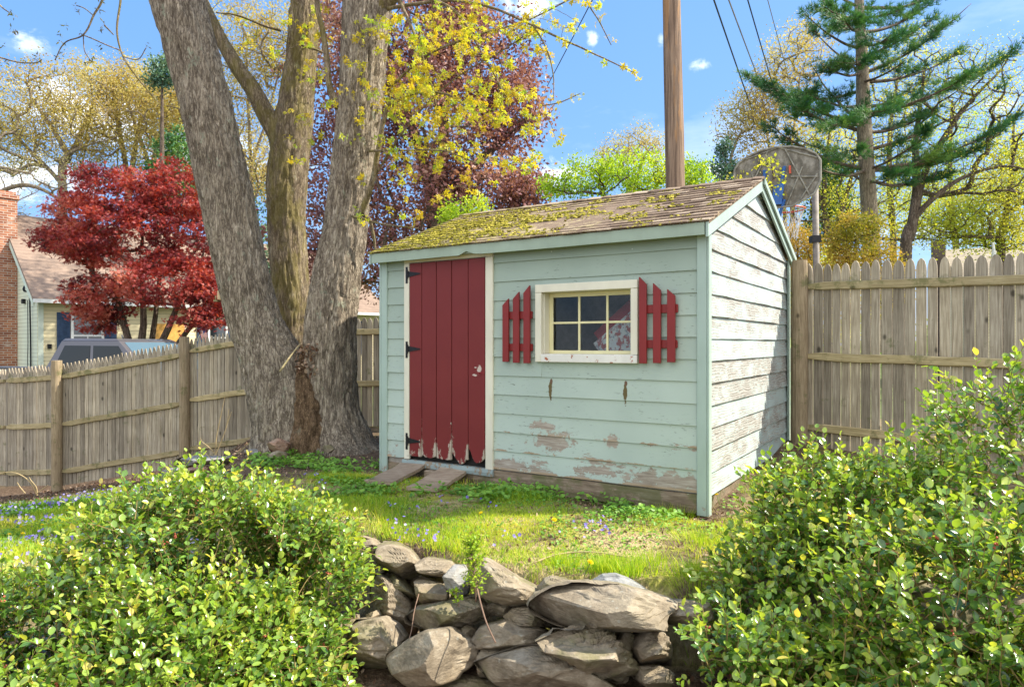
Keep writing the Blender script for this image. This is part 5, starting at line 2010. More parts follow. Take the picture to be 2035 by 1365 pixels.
# five pointed leaf
pv = [(0, 0, 0)]
pf = []
for i in range(5):
    a = (i - 2) * .62
    c_, s_ = math.sin(a), math.cos(a)
    L_ = 1.0 if i == 2 else (.85 if i in (1, 3) else .6)
    b = len(pv)
    pv += [(c_ * .45 + s_ * .13, s_ * .45 - c_ * .13, 0), (c_ * L_, s_ * L_, -.12), (c_ * .45 - s_ * .13, s_ * .45 + c_ * .13, 0)]
    pf.append((0, b, b + 1, b + 2))
PALM, PALMF = np.array(pv), np.array(pf)


def tint(rng, P, seed, sc=1.0, amt=.5):
    """Leaf shade: some randomness plus differences between whole clusters."""
    return np.clip((fbm(P * sc + seed, 2, seed) - .5) * amt * 3 + .5 + rng.normal(size=len(P)) * .16, 0, 1)


def foliage(rng, tips, per, spread, size, T, TF, mat_, parent, inv, seed, flat=1.0, droop=0., name='foliage', upn=.0, lo=.6, tsc=1.0):
    P = np.repeat(tips, per, 0) + rng.normal(size=(len(tips) * per, 3)) * np.array((spread, spread, spread * flat))
    D = rng.normal(size=(len(P), 3)) + np.array((0, 0, -droop))
    N_ = rng.normal(size=(len(P), 3)) + np.array((0, 0, upn))
    mb = MB()
    mb.scatter(T, TF, P, frames_from(D, rng, 0., N_), rng.uniform(lo, 1.2, len(P)) * size, tint(rng, P, seed, tsc))
    o = mb.build(name, mat_, parent)
    o.matrix_parent_inverse = inv
    return o


def tree(name, label, root, trunks, ells, nt, bark, leaf, seed, group=None, per=12, spread=.15, size=.06, T=DIA, TF=DIAF, r_tip=.006, expo=.46, wob=.1, shell=.0, clip_=None, tsc=1.0, flat=1., droop=0., upn=0., nseg=5, back=.35, up=0.):
    rng = np.random.default_rng(seed)
    tg = []
    tot = sum(w for *_, w in ells)
    for c, r, w in ells:
        tg.append(ell_sample(rng, c, r, max(3, int(nt * w / tot)), shell))
    tg = np.concatenate(tg)
    rt = thing(name, label, 'tree', tuple(root), group=group)
    inv = Matrix.Translation(-Vector(root))
    tb_, mb, tips, _ = grow_tree(rng, trunks, tg, r_tip=r_tip, expo=expo, wob=wob, k=3, nseg=nseg, back=back, up=up)
    tb_.build('trunk', bark, rt, smooth_=True).matrix_parent_inverse = inv
    mb.build('branches', bark, rt, smooth_=True).matrix_parent_inverse = inv
    tp = np.array([t[0] for t in tips])
    if leaf is not None:
        foliage(rng, tp, per, spread, size, T, TF, leaf, rt, inv, seed, flat, droop, upn=upn, tsc=tsc)
    return rt


def pe(px, py, d, rx, ry, rz, w=1.):
    """An ellipsoid round a pixel at a depth; radii in metres."""
    return (tuple(at(px, py, d)), (rx, ry, rz), w)


def tk(rows, base=None):
    """Trunk rows (px, py, width px, depth) -> (x, y, z, r)."""
    return [(*at(a, b, d), w / F * d / 2) for a, b, w, d in rows]


M_GREYBARK = bark_mat('grey_twig_bark', (.18, .15, .11), (.36, .30, .22), (.54, .47, .36), .7, .2)
M_DARKBARK = bark_mat('dark_tree_bark', (.08, .06, .045), (.20, .155, .12), (.36, .30, .23), .7, .2)
M_RED = leaf_mat('red_maple_leaves', [(.10, .011, .018), (.25, .026, .030), (.43, .065, .05), (.62, .23, .18)], .45, .4, .5, 1.5)
M_PURPLE = leaf_mat('purple_leaves', [(.12, .045, .060), (.24, .10, .11), (.36, .17, .155), (.50, .30, .23)], .5, .3, .4, 1.5)
M_BUDTAN = leaf_mat('tan_buds', [(.34, .25, .10), (.44, .34, .13), (.48, .42, .15), (.55, .47, .22)], .7, .4)
M_BUDPALE = leaf_mat('pale_olive_buds', [(.30, .27, .13), (.44, .38, .18), (.50, .46, .22), (.55, .42, .25)], .7, .4)
M_LIME = leaf_mat('lime_leaves', [(.16, .28, .02), (.28, .44, .03), (.42, .52, .04), (.52, .56, .06)], .5, .45)
M_YGREEN = leaf_mat('yellow_green_leaves', [(.24, .32, .03), (.40, .44, .05), (.50, .50, .07), (.55, .50, .12)], .5, .45)
M_ORANGEGR = leaf_mat('bronze_needles', [(.16, .18, .02), (.30, .27, .03), (.42, .30, .05), (.50, .33, .12)], .7, .3)
M_NEEDLE = leaf_mat('pine_needles', [(.02, .085, .035), (.045, .16, .055), (.10, .24, .06), (.22, .34, .07)], .5, .2, .4, 1.4)
M_BLUENEEDLE = leaf_mat('blue_green_needles', [(.03, .09, .07), (.07, .16, .12), (.14, .24, .15), (.2, .3, .14)], .5, .2)
M_GREEN = leaf_mat('mid_green_leaves', [(.05, .11, .02), (.10, .20, .03), (.20, .30, .04), (.3, .36, .06)], .5, .4)

# --- the red japanese maple before the house
d = 16.0
rt = at(290, 700, d)
rt[2] = -.2
tree('red_japanese_maple', 'broad bright red Japanese maple with many thin stems in front of the yellow house', rt,
     [tk([(262, 745, 16, d), (258, 690, 14, d), (246, 640, 12, d), (225, 560, 9, d)]), tk([(278, 745, 18, d), (280, 690, 15, d), (286, 630, 12, d), (280, 540, 9, d)]),
      tk([(312, 745, 16, d - .2), (318, 690, 14, d - .2), (340, 640, 12, d - .2), (372, 560, 8, d - .2)]), tk([(296, 745, 14, d + .3), (300, 690, 12, d + .3), (310, 620, 9, d + .3), (320, 520, 7, d + .3)]),
      tk([(325, 745, 12, d + .3), (350, 690, 11, d + .3), (385, 640, 9, d + .3), (420, 590, 7, d + .2)])],
     [pe(235, 385, d, 1.15, 1.1, .62, 2), pe(345, 380, d + .3, .85, 1.1, .75, 2), pe(150, 420, d, .62, .8, .45, 1), pe(115, 480, d, .45, .6, .30, .7), pe(160, 490, d - .3, .62, .8, .5, 1), pe(250, 470, d - .6, 1.25, .9, .75, 3), pe(390, 470, d, .95, 1.2, .95, 2.5),
      pe(330, 560, d - .8, 1.15, .8, .55, 2.2), pe(205, 590, d - .3, .75, .8, .52, 1.5), pe(410, 590, d - .2, .62, .8, .50, 1.3), pe(420, 400, d + .6, .6, .9, 1.0, 1), pe(185, 632, d, .5, .6, .34, .7), pe(395, 635, d - .6, .4, .5, .22, .4), pe(440, 620, d, .35, .5, .3, .5)],
     820, M_DARKBARK, M_RED, 41, per=40, spread=.13, size=.08, T=PALM, TF=PALMF, flat=.45, r_tip=.0055, expo=.42, wob=.13, shell=.25, tsc=1.3, upn=1.0)

# --- the purple leaved tree behind the shed
d = 21.0
rt = at(870, 700, d)
rt[2] = 0
tree('purple_leaved_maple', 'tall dark purple leaved maple behind the shed and the yellow maple branches', rt,
     [tk([(868, 700, 48, d), (868, 600, 44, d), (868, 480, 40, d), (868, 400, 34, d)]), tk([(866, 440, 30, d), (845, 330, 24, d), (800, 200, 16, d), (760, 60, 10, d)]), tk([(870, 430, 30, d), (880, 320, 24, d), (880, 180, 16, d), (860, 20, 10, d)]),
      tk([(872, 430, 26, d), (930, 340, 18, d), (1000, 280, 12, d), (1060, 230, 7, d)])],
     [pe(800, 60, d, 2.8, 3, 1.9, 3), pe(950, 130, d, 1.9, 2.4, 1.7, 2), pe(700, 180, d, 2.0, 2.6, 2.4, 2), pe(860, 230, d - .5, 2.6, 2.4, 1.8, 3), pe(1020, 230, d, 1.1, 1.8, 1.2, 1.3), pe(660, 380, d, 1.4, 2.0, 2.2, 1.6),
      pe(800, 400, d, 2.3, 2.4, 1.3, 2.2), pe(960, 370, d, 2.0, 2.2, .85, 2), pe(1040, 390, d, .75, 1.0, .55, .7), pe(760, 520, d, 1.7, 2, 1.0, 1.3), pe(640, 540, d, .9, 1.4, 1.0, .7), pe(900, 10, d, 1.2, 2, 1.0, 1), pe(880, -140, d, 2.6, 2.6, 1.8, 1.2), pe(560, 470, d, .7, 1, .8, .3)],
     1600, M_DARKBARK, M_PURPLE, 57, per=34, spread=.22, size=.135, r_tip=.0085, expo=.42, wob=.12, shell=.15, tsc=.9)

# --- budding tan trees at the upper left, far behind
def bud_tree(label, px, base_py, d, w0, tops, ells, nt, leaf, seed, per=9, spread=.16, size=.10, group='budding trees beyond the fences', bark=None, name='budding_tree', r_tip=.008, expo=.42, **kw):
    rt = at(px, base_py, d)
    rt[2] = -.3
    base = [(rt[0], rt[1], -.3, w0 / F * d / 2 * 1.25), (*at(px, base_py - 60, d), w0 / F * d / 2)]
    trunks = [base + [(*at(a, b, d + e), q / F * d / 2) for a, b, q, e in tp] for tp in tops]
    return tree(name, label, rt, trunks, ells, int(nt * 1.7), bark or M_GREYBARK, leaf, seed, group=group, per=int(per * 2.6), spread=spread * 1.25, size=size, wob=.05, r_tip=r_tip, expo=expo, back=.5, **kw)


bud_tree('spreading tan budding tree with a forked dark trunk above the red maple', 124, 480, 28, 16,
         [[(124, 330, 14, 0), (135, 310, 12, 0), (100, 250, 8, 0), (60, 190, 5, 0)], [(126, 330, 12, 0), (150, 290, 10, .5), (180, 220, 7, .5), (210, 150, 4, .5)], [(124, 370, 9, 0), (60, 300, 7, 0), (10, 250, 4, 0)]],
         [pe(60, 210, 28, 2.0, 2.2, 1.6, 2), pe(150, 190, 28, 2.0, 2.2, 1.4, 2), pe(20, 290, 28, 1.7, 2, 1.4, 1.4), pe(200, 250, 28, 1.4, 2, 1.3, 1.2), pe(120, 290, 28, 1.8, 2, 1., 1), pe(-40, 250, 28, 1.6, 2, 2.2, 1)],
         520, M_BUDTAN, 61)
bud_tree('upright tan budding tree between the red maple and the leaning stem', 255, 480, 30, 12,
         [[(250, 330, 10, 0), (235, 250, 8, 0), (225, 180, 5, 0)], [(262, 340, 10, 0), (275, 260, 8, 0), (300, 170, 4, 0)]],
         [pe(240, 170, 30, 1.9, 2, 1.0, 2), pe(300, 190, 30, 1.7, 2, 1.2, 2), pe(250, 250, 30, 2.1, 2, 1.2, 1.6), pe(200, 330, 30, 1.2, 1.5, .8, .6)],
         420, M_BUDTAN, 62)
bud_tree('slender tan budding tree just left of the leaning maple stem', 310, 480, 29, 12,
         [[(300, 350, 9, 0), (315, 280, 8, 0), (340, 200, 5, 0)], [(302, 350, 9, 0), (280, 280, 7, 0), (255, 210, 4, 0)]],
         [pe(330, 230, 29, 1.7, 2, 1.3, 2), pe(370, 200, 29, 1.3, 2, 1.2, 1.5), pe(320, 310, 29, 1.5, 1.6, .9, 1)],
         300, M_BUDTAN, 63)
bud_tree('thin budding tree seen through the gap between the maple stems', 500, 560, 24, 9,
         [[(500, 380, 8, 0), (495, 250, 6, 0), (490, 120, 4, 0)], [(500, 340, 7, 0), (530, 240, 5, 0), (555, 140, 3, 0)]],
         [pe(480, 100, 24, 1.5, 1.6, 1.8, 2), pe(540, 90, 24, 1.2, 1.6, 1.6, 1.6), pe(490, 240, 24, 1.3, 1.5, 1.4, 1.5), pe(520, 340, 24, .9, 1.2, .9, .8), pe(630, 60, 24, 1.0, 1.2, 1.4, 1)],
         420, M_BUDTAN, 64, size=.085)
# grey curved limb low at the left
bud_tree('bare grey tree with a long arching limb over the brick chimney', -60, 560, 23, 14,
         [[(-50, 420, 12, 0), (0, 382, 9, 0), (50, 368, 8, 0), (100, 385, 6, 0), (140, 420, 4, 0)], [(-60, 400, 10, 0), (-20, 335, 7, 0), (60, 345, 4, 0)]],
         [pe(40, 350, 23, 1.3, 1.2, .6, 1), pe(110, 340, 23, 1.0, 1.2, .7, 1), pe(-20, 420, 23, .8, 1, .5, .5), pe(20, 420, 23, .7, .8, .25, .4)],
         110, M_BUDPALE, 65, per=4, size=.06)
# trees behind the shed roof
d = 13.0
tree('lime_green_tree', 'small fresh lime green tree peeping over the shed roof left of the utility pole', (*at(1230, 600, d)[:2], .1),
     [tk([(1230, 640, 16, d), (1228, 520, 13, d), (1215, 420, 10, d), (1190, 370, 6, d)]), tk([(1240, 640, 12, d), (1260, 500, 10, d), (1290, 400, 8, d), (1320, 340, 4, d)])],
     [pe(1180, 350, d, .62, .7, .33, 2), pe(1260, 345, d, .75, .8, .38, 3), pe(1120, 375, d, .45, .5, .16, 1), pe(1330, 345, d, .45, .6, .35, 1.4), pe(1250, 420, d, .9, .9, .5, 1.5), pe(1090, 372, d, .2, .3, .08, .3)],
     340, M_DARKBARK, M_LIME, 71, per=26, spread=.085, size=.06, r_tip=.004)
tree('lime_green_tree', 'small fresh lime green tree peeping over the shed roof right of the utility pole', (*at(1425, 600, 12)[:2], .1),
     [tk([(1425, 640, 14, 12), (1420, 500, 10, 12), (1400, 400, 8, 12), (1395, 350, 4, 12)])],
     [pe(1390, 350, 12, .28, .4, .28, 1.4), pe(1440, 400, 12, .40, .4, .3, 1), pe(1380, 380, 12, .25, .4, .2, 1)],
     110, M_DARKBARK, M_LIME, 72, per=26, spread=.07, size=.055, r_tip=.004)
tree('lime_green_tree', 'small lime green tree showing above the left end of the shed ridge', (*at(920, 600, 12)[:2], .1),
     [tk([(920, 640, 10, 12), (920, 520, 9, 12), (922, 440, 6, 12), (915, 410, 4, 12)])],
     [pe(900, 425, 12, .30, .4, .16, 1), pe(945, 415, 12, .26, .4, .17, 1), pe(925, 470, 12, .5, .5, .3, 1)],
     110, M_DARKBARK, M_LIME, 73, per=24, spread=.06, size=.055, r_tip=.003)
bud_tree('faint tan budding tree rising behind the lime green tree over the roof', 1250, 480, 34, 9,
         [[(1270, 340, 6, 0), (1285, 300, 4, 0)], [(1240, 340, 6, 0), (1225, 300, 4, 0)]],
         [pe(1280, 290, 34, 1.1, 1.3, 1.0, 1), pe(1225, 305, 34, 1.0, 1.3, .9, 1)], 130, M_BUDTAN, 74, per=7, size=.10)
d = 9.6
tree('sapling', 'yellow green sapling twigs crossing the basketball backboard above the ridge', (*at(1440, 640, d)[:2], .4),
     [tk([(1400, 640, 6, d), (1400, 500, 5, d), (1420, 390, 4, d), (1450, 375, 3, d)]), ],
     [pe(1470, 355, d - .9, .16, .15, .05, 1), pe(1520, 325, d - 1.2, .20, .12, .05, 1.6), pe(1530, 372, d - 1.2, .12, .12, .05, 1), pe(1430, 372, d - .5, .2, .15, .05, 1), pe(1550, 352, d - 1.2, .1, .1, .02, .5)],
     34, M_DARKBARK, M_YGREEN, 75, per=8, spread=.04, size=.05, r_tip=.0035)

# --- trees to the right
bud_tree('tan budding tree with fine twigs left of the big pine', 1560, 520, 25, 8,
         [[(1560, 400, 7, 0), (1575, 280, 5, 0), (1590, 150, 3, 0)], [(1555, 400, 7, 0), (1530, 300, 5, 0), (1515, 200, 3, 0)]],
         [pe(1580, 110, 25, 1.3, 1.3, 1.2, 2), pe(1520, 200, 25, 1.0, 1.3, 1.1, 1.6), pe(1470, 240, 25, 1.0, 1.3, .9, 1.3), pe(1560, 260, 25, 1.5, 1.4, 1.4, 1.6), pe(1490, 330, 25, 1.0, 1.3, .9, 1)],
         420, M_BUDTAN, 81, per=8, size=.085)
tree('blue_green_conifer', 'small blue green conifer tip poking up between the utility pole and the backboard', (*at(1450, 640, 16)[:2], .1),
     [tk([(1450, 640, 12, 16), (1450, 500, 10, 16), (1446, 380, 6, 16), (1440, 290, 2, 16)])],
     [pe(1440, 300, 16, .16, .3, .22, 1), pe(1435, 340, 16, .35, .4, .3, 1.6), pe(1450, 390, 16, .6, .6, .4, 2)], 130, M_DARKBARK, M_BLUENEEDLE, 82, per=26, spread=.07, size=.07, r_tip=.005)
bud_tree('tall thin trunked tree just right of the pine with yellow green buds', 1775, 560, 27, 13,
         [[(1775, 460, 12, 0), (1768, 360, 11, 0), (1770, 250, 8, 0), (1790, 120, 4, 0)]],
         [pe(1790, 120, 27, 1.6, 1.6, 1.5, 1), pe(1770, 260, 27, 1.8, 1.6, 1.6, 1.6), pe(1790, 400, 27, 1.7, 1.6, 1.3, 2)], 330, M_YGREEN, 83, per=7, size=.085, bark=M_DARKBARK)
bud_tree('crooked forked oak with dark limbs spreading right of the pine', 1800, 560, 19, 22,
         [[(1808, 470, 20, 0), (1822, 380, 17, 0), (1820, 290, 12, 0), (1830, 200, 7, 0), (1840, 120, 4, 0)], [(1812, 460, 17, 0), (1835, 350, 14, .2), (1885, 260, 10, .2), (1930, 200, 7, .2), (1990, 140, 4, .2)],
          [(1815, 440, 12, 0), (1860, 390, 10, -.3), (1920, 350, 7, -.4), (2000, 330, 5, -.4), (2060, 345, 3, -.5)]],
         [pe(1870, 180, 19, 1.5, 1.5, 1.2, 2), pe(1960, 170, 19, 1.4, 1.5, 1.3, 2), pe(2020, 230, 19, 1.0, 1.4, 1.1, 1.5), pe(1880, 330, 19, 1.4, 1.2, .9, 1.5), pe(1980, 350, 19, 1.2, 1.2, .7, 1.4)],
         480, M_YGREEN, 84, per=5, size=.055, bark=M_DARKBARK, r_tip=.007)
bud_tree('yellow green tree with slanting trunk near the right edge', 1990, 560, 23, 14,
         [[(1985, 480, 13, 0), (2000, 420, 11, 0), (2010, 340, 8, 0), (2015, 240, 4, 0)]],
         [pe(1960, 400, 23, 1.3, 1.4, .8, 2), pe(2030, 330, 23, 1.0, 1.4, 1.2, 2), pe(1990, 470, 23, 1.4, 1.3, .5, 1.4), pe(1880, 440, 23, 1.0, 1.2, .7, 1)],
         380, M_YGREEN, 85, per=11, size=.085, bark=M_DARKBARK, spread=.2)
bud_tree('pale budding tree filling the gap between pine trunk and crooked oak', 1650, 560, 24, 12,
         [[(1640, 450, 10, 0), (1640, 340, 8, 0), (1655, 230, 4, 0)], [(1660, 460, 10, 0), (1690, 360, 7, 0), (1710, 260, 4, 0)], [(1650, 460, 9, 0), (1625, 380, 7, 0), (1600, 300, 4, 0)]],
         [pe(1650, 300, 24, 1.5, 1.4, 1.0, 2), pe(1620, 400, 24, 1.2, 1.2, .8, 1), pe(1700, 400, 24, 1.3, 1.2, .9, 1.3), pe(1830, 460, 24, 1.2, 1.2, .5, 1)],
         330, M_YGREEN, 86, per=6, size=.075, bark=M_DARKBARK)
bud_tree('dark trunked tree behind the crooked oak with lime leaves low down', 1900, 560, 30, 12,
         [[(1892, 440, 11, 0), (1888, 330, 8, 0), (1892, 200, 4, 0)]],
         [pe(1900, 400, 30, 2.3, 1.8, 1.3, 2), pe(1850, 330, 30, 1.8, 1.5, 1.2, 1), pe(1930, 260, 30, 1.7, 1.4, 1.5, 1), pe(1970, 460, 30, 2.0, 1.6, .7, 1)],
         150, M_LIME, 87, per=11, size=.10, bark=M_DARKBARK, spread=.22)

# bronze and green conifers just over the right fence
for (lab, px, py, d, rr, seed, lf, n, nm) in (
        ('bushy bronze green conifer just over the right fence beside the hoop pole', 1700, 480, 13.5, (.62, .6, .52), 91, M_ORANGEGR, 190, 'bronze_conifer'),
        ('low bronze conifer between the shed gable and the hoop pole', 1585, 490, 14.5, (.42, .5, .45), 92, M_ORANGEGR, 120, 'bronze_conifer'),
        ('olive leaved bush behind the left post of the right fence', 1640, 540, 15, (.7, .6, .5), 93, M_YGREEN, 130, 'olive_bush')):
    c = at(px, py, d)
    tree(nm, lab, (c[0], c[1], 0), [[(c[0], c[1], 0, .05), (c[0], c[1], 1.2, .04), (c[0], c[1], c[2] + .1, .02)]],
         [((c[0], c[1], c[2]), rr, 2), ((c[0] + .2, c[1], c[2] - .8), (rr[0] * 1.3, rr[1], .8), 2)], n, M_DARKBARK, lf, seed, per=60, spread=.09, size=.055, r_tip=.004, shell=.35, tsc=2.2)

# --- the big pine
def pine():
    rng = np.random.default_rng(9)
    d = 18.0
    rt = at(1738, 640, d)
    rt[2] = 0
    root = thing('white_pine', 'big dark green pine with layered horizontal boughs behind the right fence', 'tree', tuple(rt))
    inv = Matrix.Translation(-Vector(rt))
    tr = np.array(tk([(1742, 700, 36, d), (1736, 560, 33, d), (1731, 470, 31, d), (1722, 330, 29, d), (1716, 220, 27, d), (1713, 120, 22, d), (1708, 20, 18, d), (1704, -100, 12, d), (1700, -220, 5, d)]))
    tb_ = MB()
    C = curve_pts(tr, 50)
    tb_.tube(C[:, :3], C[:, 3], 16, .5)
    # dead snags on the trunk
    for _ in range(22):
        q = C[rng.integers(6, 26)]
        a = rng.uniform(0, 6.28)
        L_ = rng.uniform(.3, 1.1)
        e = q[:3] + np.array((math.cos(a), math.sin(a), rng.uniform(-.25, .2))) * L_
        tb_.tube(curve_pts(np.array([q[:3], (q[:3] + e) / 2 + (0, 0, .05), e]), 5), np.linspace(.016, .004, 5), 4, .4)
    tb_.build('trunk', M_GREYBARK, root, smooth_=True).matrix_parent_inverse = inv
    # boughs: where each starts on the trunk (py), its end pixel, depth offset of the end, width of its foliage
    B = [(330, 1530, 250, -.3, .45), (320, 1560, 262, .8, .4), (335, 1620, 330, -1.0, .3), (250, 1520, 165, .3, .42), (262, 1480, 150, .8, .35), (245, 1590, 215, -1.2, .5), (240, 1610, 130, .9, .5),
         (205, 1600, 185, -.6, .5), (150, 1640, 130, -.8, .5), (140, 1620, 60, .4, .5), (100, 1600, 30, -.3, .45), (60, 1630, -10, .5, .45), (30, 1640, 15, -.8, .4), (10, 1600, -60, 0, .4),
         (345, 1900, 300, .2, .5), (335, 1850, 262, -.9, .45), (340, 2020, 235, .3, .5), (330, 1960, 285, .8, .42), (290, 1990, 175, -.4, .45), (270, 1860, 215, .7, .45), (235, 2030, 95, .1, .42), (225, 1930, 150, -.7, .45),
         (215, 1820, 165, .9, .5), (170, 1900, 110, .5, .45), (160, 1800, 120, -.9, .45), (140, 1930, 8, .2, .42), (110, 1850, 40, -.4, .45), (60, 1860, 0, .5, .45), (30, 1790, 20, -.8, .45), (0, 1840, -70, .2, .4),
         (300, 1690, 300, -1.6, .5), (220, 1740, 220, -1.8, .6), (120, 1700, 110, -1.7, .55), (350, 1790, 345, -1.1, .45), (50, 1680, 40, -1.5, .5), (-60, 1640, -80, 0, .4), (-60, 1780, -90, 0, .4), (180, 1560, 195, 1.1, .45),
         (200, 1660, 250, -1.6, .5), (90, 1770, 70, -1.5, .5), (350, 1880, 345, .9, .4), (362, 1640, 300, .9, .35), (20, 1900, -30, .9, .4)]
    bm_ = MB()
    P_, D_ = [], []
    for (py0, ex, ey, de, wf_) in B:
        i0 = np.argmin(np.abs(C[:, 2] - at(0, py0, d)[2]))
        a = C[i0, :3]
        e = at(ex, ey, d + de * 1.6)
        L_ = np.linalg.norm(e - a)
        m1 = a + (e - a) * .35 + np.array((0, 0, -.06 * L_))
        m2 = a + (e - a) * .72 + np.array((0, 0, -.05 * L_))
        n = 16
        Q = curve_pts(np.array([a, m1, m2, e]), n)
        Q += (fbm(Q * 1.5 + ex, 2, 4)[:, None] - .5) * .12
        r0 = min(.055, .012 + .016 * L_)
        bm_.tube(Q, np.linspace(r0, .008, n), 6, .5)
        # side twigs in a flat fan, thick with needles
        ax = (e - a) / L_
        sd_ = np.cross(ax, (0, 0, 1.))
        sd_ /= np.linalg.norm(sd_)
        nt = int(L_ * 17)
        for _ in range(nt):
            t = rng.uniform(.16, 1.0) ** .7
            if vnoise(np.array([[t * 7 + ex, ey * .1, 0]]), 3)[0] < .36: continue
            q = Q[min(int(t * (n - 1)), n - 1)]
            s = rng.choice((-1, 1))
            l_ = wf_ * rng.uniform(.6, 2.1) * (1.15 - .6 * t)
            dr = sd_ * s * rng.uniform(.3, 1) + ax * rng.uniform(.3, 1.0) + np.array((0, 0, rng.uniform(-.05, .45)))
            dr /= np.linalg.norm(dr)
            W_ = np.array([q, q + dr * l_ * .5 + (0, 0, .01), q + dr * l_ + (0, 0, .05 * l_)])
            bm_.tube(W_, (.008, .005, .003), 3, .4, cap=False)
            m = int(4 + l_ * 11)
            for k in range(m):
                u = rng.uniform(.35, 1.05)
                P_.append(q + dr * l_ * u + rng.normal(size=3) * np.array((.05, .05, .03)))
                D_.append(dr + rng.normal(size=3) * .35 + np.array((0, 0, .25)))
    bm_.build('boughs', M_DARKBARK, root, smooth_=True).matrix_parent_inverse = inv
    P_, D_ = np.array(P_), np.array(D_)
    # a tuft: a fan of thin needles
    T, TF = [], []
    for i in range(11):
        a = i * 2.4
        sp = .35 + .75 * ((i * 37) % 11) / 11
        u = np.array((math.cos(a) * sp, 1, math.sin(a) * sp))
        u /= np.linalg.norm(u)
        w = np.cross(u, (math.cos(a + 1.5), 0, math.sin(a + 1.5)))
        w /= np.linalg.norm(w)
        b = len(T)
        T += [tuple(w * .035), tuple(-w * .035), tuple(u)]
        TF.append((b, b + 1, b + 2))
    lm = MB()
    sh = np.clip((fbm(P_ * 1.4, 2, 3) - .5) * 1.2 + .42 + rng.normal(size=len(P_)) * .14, 0, 1)
    lm.scatter(np.array(T), np.array(TF), P_, frames_from(D_, rng), rng.uniform(.10, .20, len(P_)), sh)
    lm.build('needles', M_NEEDLE, root).matrix_parent_inverse = inv
    print('pine tufts', len(P_))


pine()
# a sprig of another conifer left of the leaning stem and behind the gap
for (lab, px, py, d, rr, seed, n) in (('dark conifer top showing just left of the leaning maple stem', 322, 128, 26, (.34, .3, .2), 95, 24), ('green conifer glimpsed low between the leaning and mossy stems', 505, 400, 27, (.8, .7, 1.6), 96, 120),
                                      ('dark conifer behind the red maple beside the leaning stem', 352, 290, 27, (.9, .6, .7), 97, 90), ('dark green pine behind the hoop pole', 1650, 345, 26, (.6, .6, .7), 98, 70)):
    c = at(px, py, d)
    tree('dark_conifer', lab, (c[0], c[1], -.2), [[(c[0], c[1], -.2, .16), (c[0], c[1], c[2] * .6, .1), (c[0], c[1], c[2] + .2, .03)]], [((c[0], c[1], c[2]), rr, 1), ((c[0], c[1], c[2] - rr[2] * 1.5), (rr[0] * 1.5, rr[1], rr[2]), 1.4), ((c[0], c[1], c[2] - rr[2] * 3), (rr[0] * 2, rr[1] * 1.3, rr[2] * 1.3), 2)], int(n * 2.6), M_DARKBARK, M_BLUENEEDLE if seed < 97 else M_NEEDLE, seed, per=30, spread=.14, size=.13, r_tip=.008)

# low undergrowth past the fences so the ground does not run bare to the horizon
wr = np.random.default_rng(31)
mb = MB()
cnt_ = 15000
xx = wr.uniform(-75, 75, cnt_)
yy = wr.uniform(38, 62, cnt_)
hgt = 2.2 + 2.0 * fbm(np.stack([xx * .12, yy * .2, xx * 0], 1), 3, 5)
zz = -.3 + wr.uniform(0, 1, cnt_) ** .8 * hgt
Pf = np.stack([xx, yy, zz], 1)
mb.scatter(DIA, DIAF, Pf, frames_from(wr.normal(size=(cnt_, 3)), wr), wr.uniform(.35, .8, cnt_), tint(wr, Pf, 3, .25))
tag(mb.build('far_undergrowth', M_GREEN), 'green brush along the far edge of the neighbouring yards', 'undergrowth', kind='stuff')
# ------------------------------------------------------------------ the neighbour's house at the left
def brick_mat():
    m = NM('old_brick')
    oc = m.coord()
    x, y, z = m.sep(oc)
    cm = m.node('ShaderNodeCombineXYZ')
    m.link(m.math('ADD', x, y), cm.inputs[0])
    m.link(z, cm.inputs[1])
    b = m.node('ShaderNodeTexBrick')
    m.link(cm.outputs[0], b.inputs['Vector'])
    b.inputs['Scale'].default_value = 1.0
    b.inputs['Brick Width'].default_value = .21
    b.inputs['Row Height'].default_value = .075
    b.inputs['Mortar Size'].default_value = .009
    b.inputs['Color1'].default_value = (.24, .075, .04, 1)
    b.inputs['Color2'].default_value = (.46, .20, .11, 1)
    b.inputs['Mortar'].default_value = (.42, .38, .33, 1)
    n = m.noise(oc, 3.0, 5, .6)
    c = m.mix(m.math('MULTIPLY', m.step(m.noise(m.map(oc, scale=(1, 1, 4)), 2.2, 4, .6), .55, .66), .65), b.outputs[0], (.55, .48, .42))
    c = m.mix(.6, c, m.ramp(n, [(.3, (.7, .7, .7)), (.7, (1.25, 1.2, 1.15))]), 'MULTIPLY')
    return m.bsdf(c, .9, m.bump(b.outputs['Fac'], -.4, .01), spec=.2)


def siding_mat(name, col, step_=.115):
    m = NM(name)
    oc = m.coord()
    z = m.sep(oc)[2]
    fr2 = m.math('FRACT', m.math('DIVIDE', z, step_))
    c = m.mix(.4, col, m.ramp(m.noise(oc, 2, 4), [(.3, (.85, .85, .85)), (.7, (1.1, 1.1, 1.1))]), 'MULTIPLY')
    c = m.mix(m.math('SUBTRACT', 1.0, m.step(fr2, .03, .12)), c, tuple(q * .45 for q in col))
    return m.bsdf(c, .6, m.bump(m.math('SUBTRACT', 1.0, fr2), .9, .02), spec=.3)


